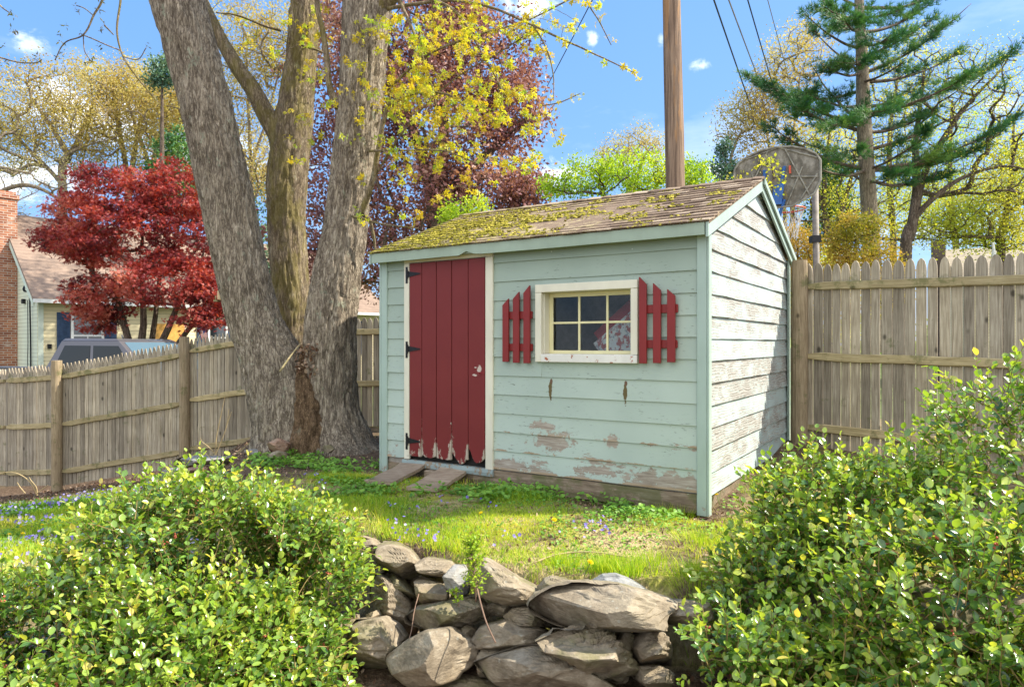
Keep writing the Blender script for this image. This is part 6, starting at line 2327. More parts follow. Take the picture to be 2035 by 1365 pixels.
def asphalt_shingle(name, a, b_):
    m = NM(name)
    oc = m.coord()
    n = m.noise(oc, 26, 5, .7)
    y = m.sep(oc)[2]
    row = m.math('FRACT', m.math('MULTIPLY', y, 9.0))
    c = m.mix(n, a, b_)
    c = m.mix(m.math('MULTIPLY', m.math('SUBTRACT', 1.0, m.step(row, .05, .2)), .4), c, tuple(q * .5 for q in a))
    c = m.mix(.5, c, m.ramp(m.vor(m.map(oc, scale=(1, 1, 3)), 3.2, out='Color'), [(.2, (.8, .8, .8)), (.8, (1.15, 1.15, 1.15))]), 'MULTIPLY')
    return m.bsdf(c, .95, m.bump(n, .5, .01), spec=.15)


HU = np.array((.66, .7513))
HU /= np.linalg.norm(HU)
hc2 = at(78, 700, 20.0)[:2]
house = thing('clapboard_house', 'cream clapboard house with brick end chimney and brown roof behind the red maple', 'house', (hc2[0], hc2[1], -.3), math.atan2(HU[1], HU[0]))
M_VINYL = siding_mat('cream_siding', (.74, .64, .40))
M_VINYL_G = siding_mat('gable_siding', (.66, .68, .52))
M_HROOF = asphalt_shingle('brown_asphalt_shingles', (.215, .15, .115), (.36, .27, .21))
M_WHITE = simple('white_paint', (.78, .78, .76), .5, .4, var=.06)
M_NAVY = simple('navy_shutter', (.035, .065, .13), .6, .3)
M_BRICK = brick_mat()
HE, HR, HW, HL = 3.32, 6.1, 7.0, 12.5
mb = MB()
mb.box((0, 0, -.4), (HL, .15, HE))
mb.box((0, HW - .15, -.4), (HL, HW, HE))
mb.build('front_wall', M_VINYL, house)
mb = MB()
for x0, x1 in ((-.012, .14), (HL - .14, HL + .012)):
    mb = MB()
    mb.prism([(.152, -.4), (HW - .152, -.4), (HW - .152, HE), (HW / 2, HR - .1), (.152, HE)], 0, x0, x1)
    mb.build('gable_wall', M_VINYL_G, house)
mb = MB()
ov = .28
for s in (0, 1):
    y0, y1 = (-ov, HW / 2) if s == 0 else (HW + ov, HW / 2)
    ze = HE - ov * (HR - HE) / (HW / 2) + .12
    V = [(-.22, y0, ze), (HL + .22, y0, ze), (HL + .22, y1, HR + .04), (-.22, y1, HR + .04)]
    V += [(a, b, c - .10) for a, b, c in V]
    mb.add(np.array(V), [(0, 1, 2, 3), (7, 6, 5, 4), (0, 4, 5, 1), (1, 5, 6, 2), (2, 6, 7, 3), (3, 7, 4, 0)])
hroof = mb.build('roof', M_HROOF, house)
mb = MB()
ze = HE - ov * (HR - HE) / (HW / 2) + .12
mb.box((-.22, -ov - .10, ze - .14), (HL + .22, -ov - .005, ze - .03))
mb.build('gutter', M_WHITE, house)
mb = MB()
for x0 in (-.20, ):
    mb.prism([(-ov, ze - .26), (HW / 2, HR - .22), (HW / 2, HR - .065), (-ov, ze - .105)], 0, x0 - .03, x0 + .02)
    mb.prism([(HW / 2 + .001, HR - .22), (HW + ov, ze - .26), (HW + ov, ze - .105), (HW / 2 + .001, HR - .065)], 0, x0 - .03, x0 + .02)
mb.box((-.03, -.03, -.3), (.10, -.003, HE - .1))
mb.build('trim', simple('pale_green_trim', (.60, .66, .56), .6, .3, var=.08), house)
mb = MB()
mb.box((-.50, 2.27, -.3), (-.015, 3.75, 6.42))
mb.box((-.54, 2.23, 6.421), (.03, 3.79, 6.56))
mb.box((-.47, 2.32, 6.561), (-.04, 2.95, 6.66))
mb.box((-.47, 3.05, 6.561), (-.04, 3.68, 6.64))
mb.build('chimney', M_BRICK, house)


def house_window(x0, x1, z0, z1, shutters=(True, True), nm='window'):
    mb = MB()
    f = .07
    mb.box((x0, -.05, z0), (x0 + f, -.003, z1))
    mb.box((x1 - f, -.05, z0), (x1, -.003, z1))
    mb.box((x0 + f, -.052, z1 - f), (x1 - f, -.003, z1))
    mb.box((x0 + f, -.052, z0), (x1 - f, -.003, z0 + f))
    mb.box((x0 + f, -.045, (z0 + z1) / 2 - .025), (x1 - f, -.004, (z0 + z1) / 2 + .025))
    mb.box(((x0 + x1) / 2 - .015, -.04, z0 + f), ((x0 + x1) / 2 + .015, -.005, (z0 + z1) / 2 - .026))
    w = mb.build(nm, M_WHITE, house)
    mb = MB()
    mb.box((x0 + f, -.022, z0 + f), (x1 - f, -.004, z1 - f))
    mb.build('pane', M_DGLASS, w)
    for s, on in zip((0, 1), shutters):
        if not on: continue
        a, b = (x0 - .36, x0 - .02) if s == 0 else (x1 + .02, x1 + .36)
        mb = MB()
        mb.box((a, -.045, z0), (b, -.003, z1))
        for q in np.arange(z0 + .08, z1 - .08, .07):
            mb.box((a + .05, -.056, q), (b - .05, -.0455, q + .045))
        mb.build('shutter', M_NAVY, house)


dg = NM('dark_window_glass')
M_DGLASS = dg.bsdf((.03, .04, .05), .06, spec=.9)
house_window(.80, 1.70, 1.45, 2.83)
house_window(4.95, 5.65, 1.45, 2.75)
house_window(7.4, 8.3, 1.45, 2.83)
house_window(10.2, 11.1, 1.45, 2.83)
mb = MB()
mb.box((3.2, -.05, .1), (4.15, -.003, 2.55))
hd = mb.build('door', simple('orange_stained_door', (.62, .33, .08), .5, .4), house)
mb = MB()
mb.tube([(4.05, -.10, 1.25), (4.05, -.04, 1.25)], .03, 10)
mb.build('handle', M_IRON, hd)
mb = MB()
P = np.array([(-.05, .62, 3.55), (-.09, .60, 3.4), (-.07, .60, 2.0), (-.06, .60, .2)])
mb.tube(curve_pts(P, 30), .022, 6)
mb.tube(curve_pts(np.array([(-.06, .95, 3.2), (-.10, .75, 2.0), (-.08, .85, 1.2), (-.07, .66, .7)]), 20), .012, 5)
for q in (0, .09, .18):
    mb.tube(curve_pts(np.array([(-.06, .85 + q, 3.75), (-.16, .85 + q, 3.55), (-.12, .75 + q, 3.45), (-.05, .62, 3.55)]), 12), .013, 5)
mb.box((-.10, 1.35, 3.12), (-.02, 1.5, 3.26))
mb.build('service_cable', M_IRON, house)
mb = MB()
mb.box((.20, -.06, 1.75), (.30, -.003, 1.88))
mb.build('wall_lamp', M_IRON, house)


def house_pt(x, y, z):
    return (hc2[0] + HU[0] * x - HU[1] * y, hc2[1] + HU[1] * x + HU[0] * y, -.3 + z)


# flag on a short slanted staff
fl = thing('american_flag', 'small American flag hanging by the window of the cream house', 'flag', house_pt(4.55, -.35, 2.5), 0)
inv = Matrix.Translation(-fl.location)
fp = np.array(house_pt(4.55, -.35, 2.5))
mb = MB()
st0, st1 = np.array(house_pt(4.55, -.02, 1.9)), np.array(house_pt(4.55, -.62, 2.55))
mb.tube([st0, st1], .012, 6)
mb.build('staff', M_WHITE, fl).matrix_parent_inverse = inv
M_FR, M_FW, M_FB = simple('flag_red', (.5, .03, .05), .8, .2, var=.1), simple('flag_white', (.75, .75, .75), .8, .2, var=.1), simple('flag_blue', (.04, .05, .20), .8, .2, var=.1)
mb = MB()
ax = (st1 - st0) / np.linalg.norm(st1 - st0)
dn = np.array((.35, -.1, -.93))
nst = 13
L0, H0 = .55, .42
for i in range(nst):
    for j in range(8):
        a0, a1 = i / nst, (i + 1) / nst
        b0, b1 = j / 8, (j + 1) / 8
        mi = 2 if (i < 7 and j < 3) else (0 if i % 2 == 0 else 1)
        Q = []
        for a, b in ((a0, b0), (a1, b0), (a1, b1), (a0, b1)):
            p = st1 - ax * a * H0 + dn * b * L0 + np.array((0, .03 * math.sin(b * 6 + a * 3), 0))
            Q.append(p)
        mb.add(np.array(Q), np.array([(0, 1, 2, 3)]), .5, mi)
mb.build('cloth', [M_FR, M_FW, M_FB], fl).matrix_parent_inverse = inv

# ------------------------------------------------------------------ the pickup truck beyond the fence
th_ = math.atan2(-.30, .95)
tc = np.array(((88 - CX) / F * 14.0, 14.0))
truck = thing('pickup_truck', 'dark grey crew cab pickup truck parked beyond the left fence', 'truck', (tc[0], tc[1], -.28), th_)
M_CAR = NM('grey_car_paint').bsdf((.13, .125, .135), .28, spec=.5, metal=.25)
M_CHROME = NM('chrome').bsdf((.6, .6, .62), .15, spec=.8, metal=1.)
M_CGLASS = NM('car_glass').bsdf((.012, .02, .024), .08, spec=.25)
M_RUBBER = simple('rubber', (.02, .02, .02), .8, .3)
WT = 1.9
mb = MB()
# lower body as a long extruded side outline
side = [(-1.75, .50), (3.9, .42), (3.98, .60), (3.98, .95), (3.86, 1.10), (2.72, 1.30), (-.02, 1.36), (-1.75, 1.36)]
mb.prism(side, 1, 0, WT)
mb.box((-1.76, -.01, 1.34), (-.04, .07, 1.40))
mb.box((-1.76, WT - .07, 1.34), (-.04, WT + .01, 1.40))
bevel(mb.build('body', M_CAR, truck), .03, 3)
mb = MB()
lo_ = [(-.03, .03, 1.345), (2.62, .03, 1.29), (2.62, WT - .03, 1.29), (-.03, WT - .03, 1.345)]
hi_ = [(.20, .22, 1.93), (1.72, .22, 1.93), (1.72, WT - .22, 1.93), (.20, WT - .22, 1.93)]
mb.add(np.array(lo_ + hi_), [(0, 3, 2, 1), (4, 5, 6, 7), (0, 1, 5, 4), (1, 2, 6, 5), (2, 3, 7, 6), (3, 0, 4, 7)])
rfp = np.array([(.24, .27, 1.985), (1.60, .27, 1.975), (1.60, WT - .27, 1.975), (.24, WT - .27, 1.985)])
mb.add(np.vstack([np.array(hi_) + (0, 0, .0015), rfp]), [(0, 3, 2, 1), (4, 5, 6, 7), (0, 1, 5, 4), (1, 2, 6, 5), (2, 3, 7, 6), (3, 0, 4, 7)])
mb.tube([(1.1, .9, 1.98), (1.06, .9, 2.06)], .018, 6)
bevel(mb.build('cab', M_CAR, truck), .035, 3)


def lerp3(a, b, t): return np.array(a) * (1 - t) + np.array(b) * t


def pane_quad(P, off, name='window', mat_=None):
    """A thin glass panel over the quad P, pushed out along its normal."""
    P = np.array(P)
    n = np.cross(P[1] - P[0], P[3] - P[0])
    n /= np.linalg.norm(n)
    mb = MB()
    mb.add(np.vstack([P + n * off, P + n * (off - .012)]), [(0, 1, 2, 3), (7, 6, 5, 4), (0, 4, 5, 1), (1, 5, 6, 2), (2, 6, 7, 3), (3, 7, 4, 0)])
    return mb.build(name, mat_ or M_CGLASS, truck)


for sgn in (0, 1):
    L_ = [lo_[0], lo_[1], hi_[1], hi_[0]] if sgn == 0 else [lo_[2], lo_[3], hi_[3], hi_[2]]
    for a, b, a2, b2 in ((.09, .455, .10, .50), (.49, .885, .55, .93)):
        if sgn == 1: a, b, a2, b2 = 1 - b, 1 - a, 1 - b2, 1 - a2
        def pt(u, v): return lerp3(lerp3(L_[0], L_[1], u), lerp3(L_[3], L_[2], u), v)
        pane_quad([pt(a, .10), pt(b, .10), pt(b2, .84), pt(a2, .84)], .010, 'side_window')
def wp(u, v): return lerp3(lerp3(lo_[1], lo_[2], u), lerp3(hi_[1], hi_[2], u), v)
pane_quad([wp(.05, .06), wp(.95, .06), wp(.93, .95), wp(.07, .95)], .008, 'windscreen', NM('windscreen_glass').bsdf((.10, .17, .22), .04, spec=1.0))  # base colour painted blue in place of the sky's reflection
def rp(u, v): return lerp3(lerp3(lo_[3], lo_[0], u), lerp3(hi_[3], hi_[0], u), v)
pane_quad([rp(.1, .15), rp(.9, .15), rp(.9, .85), rp(.1, .85)], .008, 'rear_window')
for y in (-.20, WT + .02):
    mb = MB()
    mb.box((2.05, y, 1.36), (2.17, y + .18, 1.56))
    mb.box((2.09, y + (.18 if y < 0 else -.05), 1.40), (2.13, y + (.25 if y < 0 else 0), 1.43))
    bevel(mb.build('mirror', M_CHROME, truck), .02, 2)
for x in (-.95, 2.95):
    for y0, y1 in ((-.02, .24), (WT - .24, WT + .02)):
        mb = MB()
        th = np.linspace(0, 2 * math.pi, 29)[:-1]
        prof = [(.20, y0 + .01), (.36, y0), (.40, y0 + .03), (.40, y1 - .03), (.36, y1), (.20, y1 - .01)]
        V = np.array([(x + r_ * math.cos(t), yy, .40 + r_ * math.sin(t)) for t in th for r_, yy in prof])
        k = len(prof)
        i = np.arange(28)
        fs = [np.stack([i * k + j, i * k + (j + 1) % k, ((i + 1) % 28) * k + (j + 1) % k, ((i + 1) % 28) * k + j], 1) for j in range(k)]
        mb.add(V, fs)
        w = mb.build('wheel', M_RUBBER, truck, smooth_=True)
        mb = MB()
        mb.tube([(x, y0 + .02, .40), (x, y1 - .02, .40)], .21, 24)
        mb.tube([(x, y0 - .001, .40), (x, y0 + .02, .40)], .07, 12)
        mb.build('rim', M_CHROME, w)
for y in (.1, WT - .5):
    mb = MB()
    mb.box((3.97, y, .78), (4.0, y + .4, .98))
    mb.build('headlight', M_CHROME, truck)
mb = MB()
mb.box((3.97, .55, .62), (4.01, WT - .55, .95))
mb.box((3.96, .05, .42), (4.08, WT - .05, .58))
mb.build('grille', M_CHROME, truck)
for x in (.25, 1.45):
    mb = MB()
    mb.box((x, -.03, 1.08), (x + .2, -.002, 1.11))
    mb.build('handle', M_CHROME, truck)

# ------------------------------------------------------------------ utility pole and its wires
pm = NM('utility_pole_wood')
oc = pm.coord()
n1 = pm.noise(pm.map(oc, scale=(6, 6, .22)), 5, 6, .7)
n2 = pm.noise(pm.map(oc, scale=(2, 2, .3)), 2.5, 4, .6)
c = pm.ramp(n1, [(.3, (.07, .05, .038)), (.5, (.22, .15, .105)), (.7, (.40, .29, .20))])
c = pm.mix(pm.math('MULTIPLY', pm.step(n2, .55, .62), .5), c, (.46, .24, .09))
pm.bsdf(c, .85, pm.bump(n1, .7, .01), spec=.2)
pb_, pt_ = at(1349, 560, 11), at(1327, -290, 11)
pb_ = np.array((*pb_[:2], .1))
up_ = thing('utility_pole', 'tall brown wooden utility pole rising behind the shed roof', 'pole', tuple(pb_))
inv = Matrix.Translation(-Vector(pb_))
mb = MB()
n = 60
C = np.array([pb_ + (pt_ - pb_) * t for t in np.linspace(0, 1, n)])
C[:, 0] += .02 * np.sin(np.linspace(0, 3, n))
k = 22
r = np.linspace(.172, .132, n)
mb.tube(C, r, k)
V = mb.v[0]
q = fbm(np.stack([V[:, 0] * 22, V[:, 1] * 22, V[:, 2] * .8], 1), 3, 2) - .5
ctr = np.repeat(C, k, 0)
mb.v[0] = V + (V - ctr) * q[:, None] * .14
mb.build('shaft', pm.m, up_, smooth_=True).matrix_parent_inverse = inv
# crossarm above the frame
arm_z = at(0, -250, 11)[2]
ca, cb_ = at(1240, -250, 11), at(1470, -250, 11)
mb = MB()
mb.box((ca[0], 10.78, arm_z - .16), (cb_[0], 10.86, arm_z - .04))
mb.build('crossarm', M_BOARD, up_).matrix_parent_inverse = inv
for px_ in (1307, 1336, 1356, 1415, 1460):
    q = at(px_, -250, 11)
    mb = MB()
    mb.tube([(q[0], 10.82, arm_z - .04), (q[0], 10.82, arm_z + .0), (q[0], 10.82, arm_z + .05)], (.03, .045, .03), 10)
    mb.build('insulator', M_DGLASS, up_).matrix_parent_inverse = inv
fp_ = thing('utility_pole', 'far utility pole hidden in the trees behind the backboard', 'pole', (*at(1575, 500, 38.5)[:2], -.3))
q = np.array(fp_.location)
mb = MB()
mb.tube([q, q + (0, 0, 12.4)], (.17, .13), 12)
mb.build('shaft', pm.m, fp_).matrix_parent_inverse = Matrix.Translation(-fp_.location)
mb = MB()
mb.box((q[0] - 1.6, q[1] - .15, 12.0), (q[0] + 1.4, q[1] - .03, 12.12))
mb.build('crossarm', M_BOARD, fp_).matrix_parent_inverse = Matrix.Translation(-fp_.location)
M_WIRE = simple('black_wire', (.03, .03, .035), .6, .3)
M_WIREG = simple('grey_wire', (.30, .26, .22), .6, .3)


def wire(a, b, sag, r, label, mat_=M_WIRE, n=40):
    a, b = np.array(a, float), np.array(b, float)
    t = np.linspace(0, 1, n)
    P = a + (b - a) * t[:, None]
    P[:, 2] -= 4 * sag * t * (1 - t)
    mb = MB()
    mb.tube(P, np.full(n, r), 5)
    o = mb.build('overhead_wire', mat_, loc=a)
    return tag(o, label, 'wire', 'overhead wires from the utility pole')


wire(at(1334, -250, 10.85), at(1532, 318, 38.3), .15, .020, 'thick black overhead wire, the leftmost right of the pole')
wire(at(1356, -250, 10.85), at(1565, 300, 38.3), .15, .017, 'pale grey overhead wire running beside the thick black one', M_WIREG)
wire(at(1415, -250, 10.85), at(1582, 310, 38.3), .25, .016, 'thin black overhead wire between the pale wire and the pine')
wire(at(1460, -250, 10.85), at(1612, 312, 38.3), .15, .010, 'very thin wire nearest the pine, the rightmost overhead', M_WIREG)
wire(at(1307, -250, 10.85), at(990, 350, 36), .10, .012, 'single thin cable crossing the sky left of the pole towards the purple tree')

# ------------------------------------------------------------------ the basketball hoop behind the shed
hd_ = 8.7
hb = at(1543, 352, hd_)
hoop = thing('basketball_hoop', 'old basketball hoop with grey fan backboard seen from behind over the shed gable', 'basketball hoop', (*at(1524, 600, 8.9)[:2], .4))
inv = Matrix.Translation(-hoop.location)
wv_ = np.array((.87, -.49, 0))
nv_ = np.array((.49, .87, 0))
uv_ = np.array((0, 0, 1.))


def board_pt(u, v, n=0.): return hb + wv_ * u + uv_ * v + nv_ * n


bm2 = NM('weathered_backboard')
oc = bm2.coord()
n1 = bm2.noise(oc, 7, 7, .75)
n2 = bm2.noise(bm2.map(oc, scale=(1, 1, .4)), 16, 6, .7)
c = bm2.ramp(bm2.math('ADD', bm2.math('MULTIPLY', n1, .6), bm2.math('MULTIPLY', n2, .4)), [(.35, (.07, .065, .05)), (.5, (.17, .155, .125)), (.66, (.38, .36, .31))])
c = bm2.mix(bm2.math('MULTIPLY', bm2.step(bm2.noise(bm2.map(oc, loc=(4, 0, 0)), 3.5, 6, .7), .60, .66), .7), c, (.36, .26, .03))
bm2.bsdf(c, .8, bm2.bump(n2, .4, .004), spec=.3)
outl = [(-.22, -.42), (.22, -.42), (.52, -.28), (.60, -.12), (.60, .16), (.54, .25), (.40, .33), (.22, .385), (0, .405), (-.22, .385), (-.40, .33), (-.54, .25), (-.60, .16), (-.60, -.12), (-.52, -.28)]
outl = [(a * .86, b * .93) for a, b in outl]
mb = MB()
k = len(outl)
V = [board_pt(u, v, 0) for u, v in outl] + [board_pt(u, v, .03) for u, v in outl]
mb.add(np.array(V), [tuple(range(k)), tuple(range(2 * k - 1, k - 1, -1))] + [(i, i + k, (i + 1) % k + k, (i + 1) % k) for i in range(k)])
board = mb.build('backboard', bm2.m, hoop)
board.matrix_parent_inverse = inv
mb = MB()
for i in range(k):
    a, b = outl[i], outl[(i + 1) % k]
    mb.tube([board_pt(*a, -.012), board_pt(*b, -.012)], .014, 6)
for a, b in (((0, .39), (-.50, .28)), ((.12, .37), (.46, -.30)), ((-.12, .37), (-.46, -.30)), ((.14, -.40), (.36, .10)), ((.30, -.38), (.56, -.02)), ((-.14, -.40), (-.36, .10)), ((-.57, -.06), (-.2, -.02)), ((.2, -.02), (.57, -.06)), ((.05, .39), (.55, .20))):
    mb.tube([board_pt(a[0] * .86, a[1] * .93, -.008), board_pt(b[0] * .86, b[1] * .93, -.008)], .010, 5)
mb.build('back_ribs', simple('pale_rib', (.26, .25, .21), .8, .3, var=.5), board).matrix_parent_inverse = Matrix.Identity(4)
M_BLUE = simple('blue_metal', (.03, .13, .42), .45, .5)
M_ORANGE = simple('orange_rim', (.60, .10, .05), .5, .5)
pp = np.array(hoop.location)
mb = MB()
mb.tube([pp, pp + (0, 0, 2.55)], .045, 14)
mb.build('post', M_POST, hoop).matrix_parent_inverse = inv
mb = MB()
tp = pp + (0, 0, 2.55)
for u, v in ((.10, .12), (-.14, .10)):
    a = board_pt(u, v, -.03)
    b = tp + wv_ * u * .4 + (0, 0, -.10)
    mb.tube([a, (a + b) / 2, b], .020, 6)
a, b = board_pt(.10, -.30, -.03), tp + (0, 0, -.2)
mb.tube([a, b], .02, 6)
Mx = np.array([board_pt(-.02, -.12, -.06), board_pt(.10, -.10, -.06), board_pt(.07, -.36, -.06), board_pt(-.06, -.36, -.06)])
mb.add(np.vstack([Mx, Mx + nv_ * .04]), [(0, 1, 2, 3), (7, 6, 5, 4), (0, 4, 5, 1), (1, 5, 6, 2), (2, 6, 7, 3), (3, 7, 4, 0)])
mb.build('support_arm', M_BLUE, hoop).matrix_parent_inverse = inv
mb = MB()
mb.tube([board_pt(.16, .12, -.02), board_pt(.165, .02, -.02)], .014, 6)
rc = board_pt(.08, -.37, .30)
th = np.linspace(0, 2 * math.pi, 33)
mb.tube([rc + .225 * (math.cos(t) * wv_ + math.sin(t) * nv_) for t in th], .011, 8, cap=False)
for u in (-.08, .08):
    mb.tube([board_pt(.08 + u, -.37, .03), rc + wv_ * u - nv_ * .2], .009, 6)
mb.build('rim', M_ORANGE, hoop).matrix_parent_inverse = inv
mb = MB()
nn = 12
for i in range(nn):
    for sg in (1, -1):
        P = []
        for s in np.linspace(0, 1, 7):
            t = 2 * math.pi * (i / nn) + sg * s * .75
            rr = .225 - .10 * s ** .7
            P.append(rc + rr * (math.cos(t) * wv_ + math.sin(t) * nv_) + (0, 0, -.38 * s))
        mb.tube(np.array(P), .0045, 4, cap=False)
mb.build('net', simple('white_net', (.62, .60, .55), .9, .1), hoop).matrix_parent_inverse = inv
# a separate thin metal pole with a black clamp
a, b = at(1627, 600, 9.2), at(1620, 372, 9.2)
a[2] = .4
mp = thing('metal_pole', 'thin pale metal pole with a black clamp right of the backboard', 'pole', tuple(a))
inv = Matrix.Translation(-Vector(a))
mb = MB()
mb.tube([a, (a + b) / 2, b], .042, 14)
mb.build('shaft', simple('grey_galvanised', (.24, .21, .18), .7, .3, var=.35), mp, smooth_=True).matrix_parent_inverse = inv
q = at(1621, 475, 9.2)
mb = MB()
mb.box((q[0] - .07, q[1] - .06, q[2] - .05), (q[0] + .05, q[1] + .05, q[2] + .04))
mb.build('clamp', M_IRON, mp).matrix_parent_inverse = inv

# ------------------------------------------------------------------ neighbour's low roof at the right
q = at(1903, 560, 25)
h2 = thing('ranch_house', 'low house with a weathered tan roof just above the right fence', 'house', (q[0], q[1], -.2), R(-24))
inv = None
M_TANROOF = asphalt_shingle('tan_roof', (.30, .25, .19), (.46, .40, .32))
mb = MB()
zt = at(0, 505, 26)[2] + .2
mb.box((.4, .4, -.2), (11, 6.4, zt - 1.1))
mb.build('wall', M_VINYL, h2)
mb = MB()
V = np.array([(0, 0, zt - 1.05), (11.4, 0, zt - 1.05), (11.4, 3.4, zt + .45), (.0, 3.4, zt + .45), (11.4, 6.8, zt - 1.05), (0, 6.8, zt - 1.05)])
V = np.vstack([V, V - (0, 0, .12)])
mb.add(V, [(0, 1, 2, 3), (3, 2, 4, 5), (6, 9, 8, 7), (9, 11, 10, 8), (0, 6, 7, 1), (1, 7, 8, 2), (2, 8, 10, 4), (4, 10, 11, 5), (5, 11, 9, 3), (3, 9, 6, 0)])
mb.build('roof', M_TANROOF, h2)
mb = MB()
mb.box((-.45, 2.4, -.2), (-.02, 2.9, zt + .62))
mb.box((-.47, 2.38, zt + .621), (.0, 2.92, zt + .70))
mb.build('chimney', simple('grey_brown_chimney', (.17, .13, .125), .9, .2), h2)
q = at(1975, 530, 22)
vp = thing('vent_pipe', 'white pipe sticking up behind the right fence in front of the tan roof', 'pipe', (q[0], q[1], 0))
mb = MB()
mb.tube([(0, 0, 0), (0, 0, at(0, 500, 22)[2])], (.12, .06), 12)
mb.tube([(0, 0, at(0, 500, 22)[2]), (-.03, 0, at(0, 482, 22)[2])], (.05, .035), 10)
mb.build('shaft', M_WHITE, vp)
# ------------------------------------------------------------------ grass, weeds and flowers
rg_ = np.random.default_rng(77)


def ground_at(px, py):
    """Where the ray through a pixel meets the terrain."""
    last = None
    for d in np.arange(2.2, 30, .03):
        p = at(px, py, d)
        g = float(ground_z(np.array([p[0]]), np.array([p[1]]))[0])
        if p[2] <= g:
            return np.array((p[0], p[1], g))
    return at(px, py, 10)


BL = np.array([(-.5, 0, 0), (.5, 0, 0), (-.38, .45, .05), (.38, .45, .05), (0, 1, .30)])
BLF = [np.array([(0, 1, 3, 2)]), np.array([(2, 3, 4)])]
gm_ = NM('grass_blade')
ga = gm_.attr()
gc = gm_.ramp(ga, [(0, (.06, .16, .015)), (.33, (.18, .36, .025)), (.6, (.42, .54, .035)), (.8, (.60, .58, .09)), (1, (.70, .58, .28))])
gm_.bsdf(gc, .55, spec=.35, trans=.4, tcol=gm_.mix(1.0, gc, (1.7, 1.6, .6), 'MULTIPLY'))


def blades(n, box, mask, hgt, wid=.0035, lean=.35, shade=.4, seed=1):
    r = np.random.default_rng(seed)
    x = r.uniform(box[0], box[1], n)
    y = r.uniform(box[2], box[3], n)
    m = mask(x, y)
    keep = r.uniform(0, 1, n) < m
    x, y = x[keep], y[keep]
    z = ground_z(x, y) - .003
    n = len(x)
    hh = hgt(x, y, r)
    D = np.stack([r.normal(size=n) * lean, r.normal(size=n) * lean, np.ones(n)], 1)
    Fm = frames_from(D, r)
    # scale: x by the width, y and z by the height
    S = np.stack([np.full(n, wid) * r.uniform(.7, 1.3, n), hh, hh * r.uniform(.3, 1.6, n)], 1)
    Fm = Fm * S[:, None, :]
    P = np.stack([x, y, z], 1)
    sh = np.clip(shade + (fbm(P * (1.6, 1.6, 0) + seed, 2, seed) - .5) * .9 + r.normal(size=n) * .17, 0, 1)
    return P, Fm, sh


def in_front(x, y):
    lx = (x - PL2[0]) * SX[0] + (y - PL2[1]) * SX[1]
    ly = (x - PL2[0]) * SV[0] + (y - PL2[1]) * SV[1]
    inside = (lx > -.04) & (lx < SL + .05) & (ly > -.03) & (ly < SW + .05)
    return ~inside, lx, ly


def terrace_mask(x, y):
    ok, lx, ly = in_front(x, y)
    e = edge_dist(x, y)
    P = np.stack([x, y, x * 0], 1)
    m = smooth(fbm(P * 2.2, 3, 5), .38, .60) * .95 + .09
    m = m * (1 - bare_mask(x, y) * .93) * smooth(e, .02, .16) * ok
    return m * (.5 + .5 * smooth(fbm(P * 9, 2, 8), .3, .6))


gmb = MB()
hg1 = lambda x, y, r: (.022 + .045 * smooth(fbm(np.stack([x, y, x * 0], 1) * 1.9 + 3, 2, 11), .4, .75)) * r.uniform(.5, 1.5, len(x))
P, Fm, sh = blades(230000, (-2.6, 3.2, 3.3, 6.6), terrace_mask, hg1, shade=.60, seed=2)
gmb.scatter(BL, BLF, P, Fm, np.ones(len(P)), sh)


def lawn_mask(x, y):
    e = edge_dist(x, y)
    P = np.stack([x, y, x * 0], 1)
    m = (smooth(-e, .1, .6)) * smooth(-x, 1.7, 2.4) * (1 - bare_mask(x, y))
    fence = smooth(y - (9.5 - (x + 7) * .12), -1.2, -.1)
    return m * (.35 + .65 * smooth(fbm(P * 2, 3, 15), .3, .6)) * (1 - fence * .93)


hg2 = lambda x, y, r: (.05 + .07 * smooth(fbm(np.stack([x, y, x * 0], 1) * 1.5 + 7, 2, 12), .35, .75)) * r.uniform(.5, 1.4, len(x))
P, Fm, sh = blades(130000, (-8.5, -1.9, 3.4, 9.9), lawn_mask, hg2, wid=.006, shade=.36, seed=3)
gmb.scatter(BL, BLF, P, Fm, np.ones(len(P)), sh)
# extra tufts
for px, py, rad, n, h in ((1345, 1022, .14, 900, .085), (1245, 1142, .10, 330, .10), (1120, 1125, .12, 380, .07), (1205, 1132, .07, 200, .10), (1385, 1150, .12, 380, .12), (640, 950, .12, 500, .06), (1185, 1135, .05, 140, .09),
                         (1390, 1080, .18, 420, .07), (1300, 1125, .12, 260, .09), (1060, 1160, .05, 90, .05), (700, 990, .2, 420, .05), (960, 1030, .2, 380, .05)):
    c = ground_at(px, py)
    a = rg_.normal(size=(n, 2)) * rad * .5
    x, y = c[0] + a[:, 0], c[1] + a[:, 1]
    z = ground_z(x, y) - .003
    D = np.stack([a[:, 0] * 5 + rg_.normal(size=n) * .15, a[:, 1] * 5 + rg_.normal(size=n) * .15, np.ones(n)], 1)
    Fm = frames_from(D, rg_)
    hh = h * rg_.uniform(.5, 1.2, n)
    Fm = Fm * np.stack([np.full(n, .0035), hh, hh], 1)[:, None, :]
    gmb.scatter(BL, BLF, np.stack([x, y, z], 1), Fm, np.ones(n), np.clip(rg_.normal(size=n) * .12 + .52, 0, 1))
tag(gmb.build('grass', gm_.m), 'patchy spring grass on the terrace and the lower lawn', 'grass', kind='stuff')

